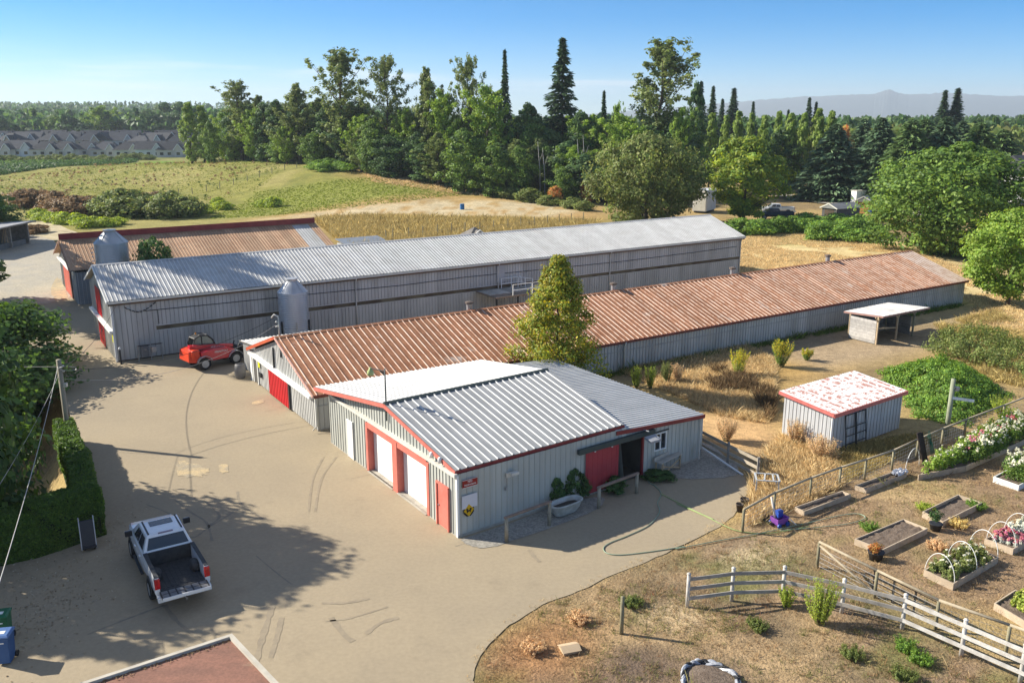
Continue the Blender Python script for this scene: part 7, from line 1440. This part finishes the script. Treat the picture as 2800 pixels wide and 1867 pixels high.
# singled-out weed clumps
def clump(px, py, h, w, pal, label, name, n=60, bw=.03, tops=None):
    g = G(px, py); rng = np.random.default_rng(int(px)); t = thing(name, label, 'plant', (g.x, g.y, tz(g.x, g.y)))
    a = rng.uniform(0, 6.28, n); r_ = rng.uniform(0, 1, n) ** .7 * w / 2; tip = np.stack([np.cos(a) * r_, np.sin(a) * r_, h * rng.uniform(.6, 1.05, n)], 1); mb = MB()
    for p in tip: mb.tube([(p[0] * .2, p[1] * .2, 0), (p[0] * .7, p[1] * .7, p[2] * .6), tuple(p)], [.012, .008, .004], 3, cap=False)
    mb.build('stem', M('weed_stem', (.16, .15, .06), (.13, .12, .05)), t)
    cc = np.concatenate([tip * np.array([f ** .6, f ** .6, f]) for f in np.linspace(.22, .98, 8)]); put('foliage', crown_from_clumps(name + '_f', cc, np.full(len(cc), .05 + h * .012), 7, .034, pal, LEAF, int(px), 1.8, asp=.4), t)
    if tops: cb_ = np.concatenate([tip * np.array([f, f, f]) for f in (.74, .84, .94)]); put('blossom', crown_from_clumps(name + '_b', cb_, np.full(len(cb_), .07), 8, .036, tops, LEAF, int(px) + 1, 1.6), t)
    return t
clump(2018, 1030, 1.9, 1.6, 'lgreen', 'yellow-flowering goldenrod with one tall green stalk', 'goldenrod', 60, tops='yflower'); clump(2135, 1003, 2.0, 1.9, 'bramble', 'bushy goldenrod in full yellow flower', 'goldenrod', 90, tops='yflower'); clump(2205, 985, .9, 1.0, 'bramble', 'small yellow goldenrod near the field shelter', 'goldenrod', 40, tops='yflower')
clump(1740, 1060, 1.5, .9, 'lgreen', 'upright green weed nearest the rusty barn downspout', 'tall_weed'); clump(1778, 1062, 1.5, .9, 'lgreen', 'upright green weed behind workshop rear corner', 'tall_weed'); clump(1822, 1048, 1.5, .9, 'olive', 'tall seeding weed in the dry patch', 'tall_weed'); clump(1850, 1045, 1.3, 1.1, 'hay', 'straw-coloured bushy weed in the dry patch', 'tall_weed'); clump(1985, 1205, 1.4, 1.5, 'hay', 'dry tan bush on bare orange soil', 'dry_bush', 110); clump(2175, 1215, 1.4, 1.2, 'hay', 'dry grass clump before the tool shed corner', 'dry_bush', 90); clump(2245, 1250, 1.2, 2.0, 'hay', 'pale feathery weeds at tool shed front', 'dry_bush', 120)
clump(2240, 1705, 1.7, 1.4, 'lgreen', 'feathery lime-green weed beside the white fence', 'feathery_weed', 90); clump(2150, 1660, .8, .7, 'lgreen', 'small lime weed under the white fence rails', 'feathery_weed', 40); clump(2730, 1130, 1.1, 1.3, 'lgreen', 'lime-green weed in front of the bramble thicket edge', 'feathery_weed', 60)
for x, y, pal, lab in ((2475, 1775, 'bramble', 'green weed patch by the white fence foot'), (2515, 1810, 'bramble', 'dark green leafy weed in the bare paddock'), (2070, 1720, 'olive', 'grey-green grass tuft near the white fence'), (2330, 1795, 'olive', 'flat green weed in mid paddock'), (2470, 1855, 'olive', 'grass tuft at lower edge of the paddock'), (2380, 1450, 'bramble', 'green weeds at corner of soil-filled bed'), (2530, 1395, 'lgreen', 'yellow-green clump between raised beds'), (2670, 1390, 'bramble', 'green tuft by the high-ended bed'), (2620, 1440, 'goldw', 'golden grass clump between raised beds'), (2560, 1500, 'hay', 'tan grass clump beside the herb bed'), (1725, 1655, 'olive', 'dull green tuft beside the lone post'), (1585, 1700, 'hay', 'pale straw heap in the paddock'), (1460, 1780, 'hay', 'pale straw tuft near the drive edge')):
    clump(x, y, .30, 1.0, pal, lab, 'weed_tuft', 70)
# bramble thicket behind the tool shed
tp = [G(*q) for q in ((2400, 1020), (2500, 1000), (2640, 1010), (2760, 1080), (2700, 1120), (2640, 1170), (2560, 1150), (2500, 1140), (2470, 1090))]; c0 = sum(tp, V()) / len(tp); rng = np.random.default_rng(31); c = scatter(None, 420, rng, tp); dE = segdist(c[:, 0], c[:, 1], [(p.x, p.y) for p in tp]); zt = np.clip(dE * .55, .1, 1.5) * rng.uniform(.55, 1.05, len(c))
t = thing('bramble_thicket', 'spreading green bramble thicket behind the tool shed', 'brambles', c0); cc = np.stack([c[:, 0] - c0.x, c[:, 1] - c0.y, zt], 1); put('foliage', crown_from_clumps('bramble_f', cc, np.full(len(cc), .5), 85, .075, 'bramble', LEAF, 9, .6), t)
mb = MB(); [mb.tube([(p[0], p[1], -.05), (p[0] + .3, p[1], p[2])], .012, 4, cap=False) for p in cc[::8]]; mb.build('stem', BARK, t)
tp = [G(*q) for q in ((2520, 985), (2560, 935), (2700, 915), (2820, 980), (2820, 1050), (2700, 1010))]; c0 = sum(tp, V()) / len(tp); c = scatter(None, 200, rng, tp); t = thing('weed_thicket', 'olive-brown weed thicket between field shelter and brambles', 'weeds', c0); cc = np.stack([c[:, 0] - c0.x, c[:, 1] - c0.y, rng.uniform(.3, 1.3, len(c))], 1)
put('foliage', crown_from_clumps('weedthicket_f', cc, np.full(len(cc), .5), 60, .08, 'olive', LEAF, 10, .9), t); mb = MB(); [mb.tube([(p[0], p[1], -.05), (p[0] + .2, p[1], p[2])], .012, 4, cap=False) for p in cc[::5]]; mb.build('stem', BARK, t)
# ---- pasture fences, barrel, hut, implement shed
def wirefence(px, h, label, post=POSTW, r=.06):
    P = [G(*q) for q in px]; P = [V((p.x, p.y, tz(p.x, p.y))) for p in P]; t = thing('wire_fence', label, 'fence', P[0]); w = MB()
    for i, p in enumerate(P):
        q = p - P[0]; MB().tube([q, q + V((0, 0, h))], r, 7).build('post', post, t)
        if i: a = P[i - 1] - P[0]; [w.tube([a + V((0, 0, z)), q + V((0, 0, z))], .012, 3, cap=False) for z in (.4, .8, 1.15)]
    w.build('wire', STEEL, t)
wirefence([(1056, 668), (1075, 664), (1118, 660), (1157, 656), (1197, 652), (1235, 648), (1272, 646), (1312, 643), (1350, 639), (1389, 635), (1424, 631), (1461, 628), (1497, 624), (1529, 621), (1562, 618), (1595, 615)], 2.0, 'wire fence on thin posts behind white-roofed barn', POSTW, .07)
wirefence([(490, 542), (527, 540), (566, 537), (603, 534), (641, 531), (679, 528), (713, 525), (747, 522), (782, 519), (815, 516), (850, 513)], 1.5, 'wire fence crossing the green pasture', POSTW, .09)
g = G(1264, 583); t = thing('oil_drum', 'blue barrel standing on the pale gravel pad', 'barrel', (g.x, g.y, tz(g.x, g.y))); MB().lathe([(.42, 0), (.44, .03), (.42, .06), (.42, .4), (.44, .43), (.42, .46), (.42, .95), (.44, .98), (.40, 1.02)], n=18).build('body', M('drum_blue', (.02, .14, .36), (.018, .12, .31), rough=.4), t, True)
g = G(1298, 668); t = thing('garden_hut', 'small hip-roofed hut peeping over white-roofed barn', 'hut', (g.x, g.y, 0), .5); MB().box(-1.2, -1.2, 0, 1.2, 1.2, 1.4).build('wall', OFF, t); MB().add([(-1.6, -1.6, 1.35), (1.6, -1.6, 1.35), (1.6, 1.6, 1.35), (-1.6, 1.6, 1.35), (0, 0, 2.5)], [(0, 1, 4), (1, 2, 4), (2, 3, 4), (3, 0, 4), (3, 2, 1, 0)]).build('roof', M('hut_shingle', (.17, .155, .14), (.13, .12, .11)), t); MB().beam((-1.1, -1.75, 1.35), (0, -1.75, 2.2), .1, .16).beam((1.1, -1.75, 1.35), (0, -1.75, 2.2), .1, .16).build('bargeboard', WHT, t); MB().add([(-1.1, -1.7, 1.35), (1.1, -1.7, 1.35), (0, -1.7, 2.15), (-1.1, 0, 1.35), (1.1, 0, 1.35), (0, 0, 2.15)], [(0, 2, 5, 3), (1, 4, 5, 2), (0, 1, 2)]).build('porch_roof', M('hut_shingle', (.17, .155, .14)), t)
a, b = G(-10, 690), G(80, 667); d = (b - a).normalized(); ang = math.atan2(d.y, d.x); t = thing('implement_shed', 'open-fronted timber implement shed with flat grey roof', 'shed', G(80, 667), ang); SL_ = 13
for x in (0, -4.3, -8.6, -SL_): MB().box(x - .12, -.12, 0, x + .12, .12, 3.2).build('post', WOODG, t)
slab((.8, -1.0, 3.3), (.8, 6, 2.9), (-SL_ - .5, 6, 2.9), (-SL_ - .5, -1.0, 3.3), .15).build('roof', M('old_grey_roof', (.36, .36, .37), (.30, .30, .31), scale=.5, rough=.6), t); MB().box(-SL_, 5.6, 0, .1, 5.7, 2.8).box(.02, 0, 0, .1, 5.6, 2.9).build('wall', WOODG, t); MB().box(-SL_, .2, .0, -.4, 1.2, .8).build('feed_bunk', M('bunk_grey', (.2, .2, .19), (.16, .16, .15)), t)
MB().box(.4, -1.05, 3.05, .8, -.95, 3.3).box(-SL_, -1.05, 3.1, .4, -.95, 3.28).build('fascia', WOODG, t)
g = G(18, 680); t = thing('leaning_timbers', 'pale timbers propped up before the implement shed', 'timber', g, .4)
for i in range(6): MB().beam((i * .25 - .7, 0, 0), (i * .05, .4, 2.8), .2, .06).build('timber', WOODG if i % 2 else WOODT, t)
t = plant_tree('dk1', (*AT(-12, 600, 128).xy, -.1), 7.5, 7, 'dark tree leaning over the implement shed roof', 'broadleaf_tree')
# ---- lane, parked vehicles and sheds on the right
LANE = M('lane_gravel', (.40, .36, .30), (.33, .30, .25), scale=.5, rough=.95, fine=.2)
def lane(px, w, z=.05):
    pts = spline([G(*q) for q in px], 8); o_ = strip('lane', pts, w, LANE, z, .1); return o_
lane([(2120, 532), (2180, 540), (2260, 552), (2330, 560), (2440, 572), (2600, 600)], 6)
lg = blob('lawn', [(2170, 598), (2230, 590), (2290, 598), (2250, 606), (2180, 606)], M('green_lawn', (.10, .22, .02), (.08, .18, .02), scale=1, rough=.95, fine=.2), .06, .05)
BLU = M('dark_blue_paint', (.03, .04, .06), (.025, .033, .05), rough=.3, spec=.5); 
t = thing('pickup_truck', 'dark blue old pickup parked beside yellow-green maple', 'pickup', G(2150, 600) + V((0, 0, .02)), R(170)); pickup(t, BLU, LIN, False, False)
t = thing('pickup_truck', 'white pickup parked behind the dark blue one', 'pickup', G(2152, 586) + V((0, 0, .02)), R(172)); pickup(t, CARW, LIN, False, False)
g = G(1925, 578); t = thing('cargo_container', 'white box container behind the walnut tree', 'container', g, R(60)); MB().box(-3, -1.3, .3, 3, 1.3, 4.2).build('box', M('white_container', (.66, .67, .69), (.6, .61, .63), rough=.4), t)
for i in range(12): MB().box(-2.9 + i * .5, -1.34, .4, -2.75 + i * .5, -1.3, 4.1).build('rib', M('white_container', (.66, .67, .69)), t)
MB().box(-3.03, -1.2, .4, -3.0, 1.2, 4.1).build('door', OFF, t); MB().box(-2.8, -1.1, 0, 2.8, 1.1, .3).build('skid', DKM, t)
g = G(2298, 592); t = thing('low_shed', 'low dark-walled shed with grey gabled roof', 'shed', g, R(32)); MB().box(-3.2, -1.6, 0, 3.2, 1.6, 1.7).build('wall', M('dark_board_wall', (.09, .085, .085), (.07, .065, .065)), t); MB().add([(-3.5, -1.9, 1.65), (3.5, -1.9, 1.65), (3.5, 1.9, 1.65), (-3.5, 1.9, 1.65), (-3.5, 0, 2.5), (3.5, 0, 2.5)], [(0, 1, 5, 4), (2, 3, 4, 5), (0, 4, 3), (1, 2, 5), (3, 2, 1, 0)]).build('roof', M('grey_felt', (.22, .22, .22), (.18, .18, .18)), t); MB().beam((-3.52, -1.9, 1.65), (-3.52, 0, 2.5), .08, .2).beam((-3.52, 1.9, 1.65), (-3.52, 0, 2.5), .08, .2).build('bargeboard', OFF, t); MB().box(-3.23, -1.0, .1, -3.2, 1.0, 1.4).build('door', DKR, t)
g = G(2362, 582); t = thing('log_shed', 'orange plank garden shed with grey gabled roof', 'shed', g, R(60)); LOG = M('orange_plank', (.52, .27, .10), (.45, .23, .085), scale=3, rough=.7)
for i in range(8): MB().box(-1.7, -1.5, .02 + i * .28, 1.7, 1.5, .28 + i * .28).build('plank', LOG, t)
MB().add([(-2.0, -1.8, 2.2), (2.0, -1.8, 2.2), (2.0, 1.8, 2.2), (-2.0, 1.8, 2.2), (-2.0, 0, 3.2), (2.0, 0, 3.2)], [(0, 1, 5, 4), (2, 3, 4, 5), (0, 4, 3), (1, 2, 5), (3, 2, 1, 0)]).build('roof', M('grey_felt', (.22, .22, .22)), t); MB().beam((-2.02, -1.8, 2.2), (-2.02, 0, 3.2), .08, .2).beam((-2.02, 1.8, 2.2), (-2.02, 0, 3.2), .08, .2).build('bargeboard', OFF, t)
g = G(2380, 585); t = thing('water_barrel', 'blue barrel beside the orange plank shed', 'barrel', g); MB().lathe([(.5, 0), (.55, .5), (.5, 1.1), (.45, 1.15)], n=16).build('body', M('drum_blue2', (.03, .10, .35), (.03, .08, .3)), t, True)
g = G(2345, 556); t = thing('white_cabinet', 'tall white storage cabinet behind the orange plank shed', 'cabinet', g, R(20)); MB().box(-1.2, -.8, 0, 1.2, .8, 2.6).build('body', WHT, t); MB().box(-1.3, -.9, 2.6, 1.3, .9, 2.7).build('lid', OFF, t); MB().box(-.02, -.83, .2, .02, -.8, 2.5).build('door_seam', DKM, t)
g = G(2295, 541); t = thing('travel_trailer', 'silver box trailer parked under the evergreens', 'trailer', g, R(10)); MB().box(-2.2, -1.2, .6, 2.2, 1.2, 3.2).build('body', M('trailer_silver', (.55, .56, .58), (.48, .49, .51), rough=.3, metal=.5), t, bevel=.08); [MB().tube([(x, -1.25, .35), (x, -1.0, .35)], .35, 14).build('wheel', RUB, t) for x in (-.5, .5)]; MB().box(-1.6, -1.24, 1.7, 1.6, -1.2, 2.3).build('window', GLS, t)
g = G(2290, 546); t = thing('garden_tractor', 'small blue tractor before the silver trailer', 'tractor', g, R(175)); BT = M('tractor_blue', (.02, .13, .24), (.02, .11, .2), rough=.4); MB().box(.0, -.35, .5, 1.6, .35, 1.1).build('hood', BT, t, bevel=.05); MB().box(-.8, -.4, .5, 0, .4, .8).box(-.7, -.3, .8, -.3, .3, 1.3).build('seat_deck', BT, t); [wheel(t, -.5, s * .6, .6, .3, BT) for s in (-1, 1)]; [wheel(t, 1.3, s * .5, .38, .2, BT) for s in (-1, 1)]; MB().tube([(-.2, 0, .9), (.1, 0, 1.4)], .03, 6).build('steering_column', DKM, t)
g = G(2160, 495); t = plant_tree('bush1', (g.x, g.y, 0), 3.5, 9, 'clipped round shrub by the gravel lane', 'round_shrub', 'shrub')
# ---- far woods on the plain and hills
def farwood(name, n, xr, yr, hmin, hmax, pal, seed, mask=None, q=34, label=None):
    rng = np.random.default_rng(seed); d = yr[0] * (yr[1] / yr[0]) ** rng.uniform(0, 1, n); a = rng.uniform(xr[0], xr[1], n); x = a * d; y = d
    k = fbm(x / 260, y / 160, seed) > .44
    if mask is not None: k = mask(x, y)
    x, y = x[k], y[k]; n = len(x); z = TZ(x, y); h = rng.uniform(hmin, hmax, n); w = h * rng.uniform(.45, .75, n); con = rng.uniform(0, 1, n) < .3
    idx = np.repeat(np.arange(n), q); m = len(idx); t_ = rng.uniform(.05, 1, m); r_ = np.where(con[idx], (1 - t_) * .55 + .05, np.sqrt(np.clip(1 - (2 * t_ - .9) ** 2, 0, 1)) * .9) * w[idx] / 2; ph = rng.uniform(0, 6.28, m)
    p = np.stack([x[idx] + np.cos(ph) * r_, y[idx] + np.sin(ph) * r_, z[idx] + h[idx] * t_ * .95], 1); nm = unit(np.stack([np.cos(ph), np.sin(ph), np.full(m, .5)], 1) + rng.normal(size=(m, 3)) * .5)
    v_, qd_ = leafquads(p, nm, 1.0, .8, rng); s = np.repeat((h * .105)[idx], 4)[:, None]; v_ = np.repeat(p, 4, 0) + (v_ - np.repeat(p, 4, 0)) * s
    struct(put(name, npmesh(name, v_, qd_, LEAF, leafcols(m, pal, rng, np.repeat(rng.lognormal(0, .2, n), q)))), 'stuff')
farwood('distant_woods', 5200, (-.85, -.1), (520, 2400), 12, 22, 'dark', 301, lambda x, y: fbm(x / 240, y / 200, 301) > .42)
farwood('distant_woods', 3000, (-.12, .8), (330, 1500), 11, 18, 'dark', 302, lambda x, y: (fbm(x / 200, y / 160, 302) > .40))
farwood('distant_woods', 1100, (.30, .80), (250, 420), 10, 15, 'olive', 303, lambda x, y: (fbm(x / 60, y / 60, 303) > .42))
# ---- mountains
mp_ = [(1100, 330), (1500, 318), (1760, 300), (1980, 281), (2060, 274), (2130, 268), (2200, 262), (2270, 261), (2330, 258), (2390, 256), (2405, 251), (2418, 247), (2432, 243), (2440, 246), (2460, 254), (2490, 257), (2540, 256), (2580, 251), (2640, 256), (2720, 260), (2820, 262), (3000, 268), (3300, 290)]
MD = 8600.0; mb = MB(); rg2 = random.Random(5); crest = []
for (x0, y0), (x1, y1) in zip(mp_[:-1], mp_[1:]):
    for k in range(6): f = k / 6; crest.append((x0 + (x1 - x0) * f, y0 + (y1 - y0) * f + rg2.uniform(-1.2, 1.2)))
rows_ = []
for j, (dd, hz) in enumerate(((-1800, 0.0), (-1100, .35), (-500, .72), (0, 1.0), (700, .6), (1500, 0))):
    rows_.append([]); 
    for x, y in crest: p = AT(x, y, MD); hgt = max(p.z, 5) * hz * (1 + (rg2.uniform(-.02, .02) if 0 < hz < 1 else 0)); rows_[-1].append((p.x * (MD + dd) / MD, MD + dd, hgt - 5))
n = len(crest); mb.add([p for r in rows_ for p in r], [(j * n + i, j * n + i + 1, (j + 1) * n + i + 1, (j + 1) * n + i) for j in range(5) for i in range(n - 1)]); o_ = mb.build('mountains', M('mountain_forest', (.075, .085, .085), (.09, .10, .10), scale=.003, rough=1), None, True); struct(o_)
# ---- air
HZ = bpy.data.materials.new('pale_air'); HZ.use_nodes = True; t_ = HZ.node_tree; t_.nodes.clear(); oo = t_.nodes.new('ShaderNodeOutputMaterial'); vv = t_.nodes.new('ShaderNodeVolumePrincipled'); vv.inputs['Color'].default_value = (.80, .91, 1, 1); vv.inputs['Density'].default_value = 1.35e-4; vv.inputs['Anisotropy'].default_value = .2; t_.links.new(vv.outputs[0], oo.inputs['Volume'])
o_ = MB().box(-9900, -650, -9, 9900, 11100, 310).build('haze', HZ); struct(o_, 'stuff')
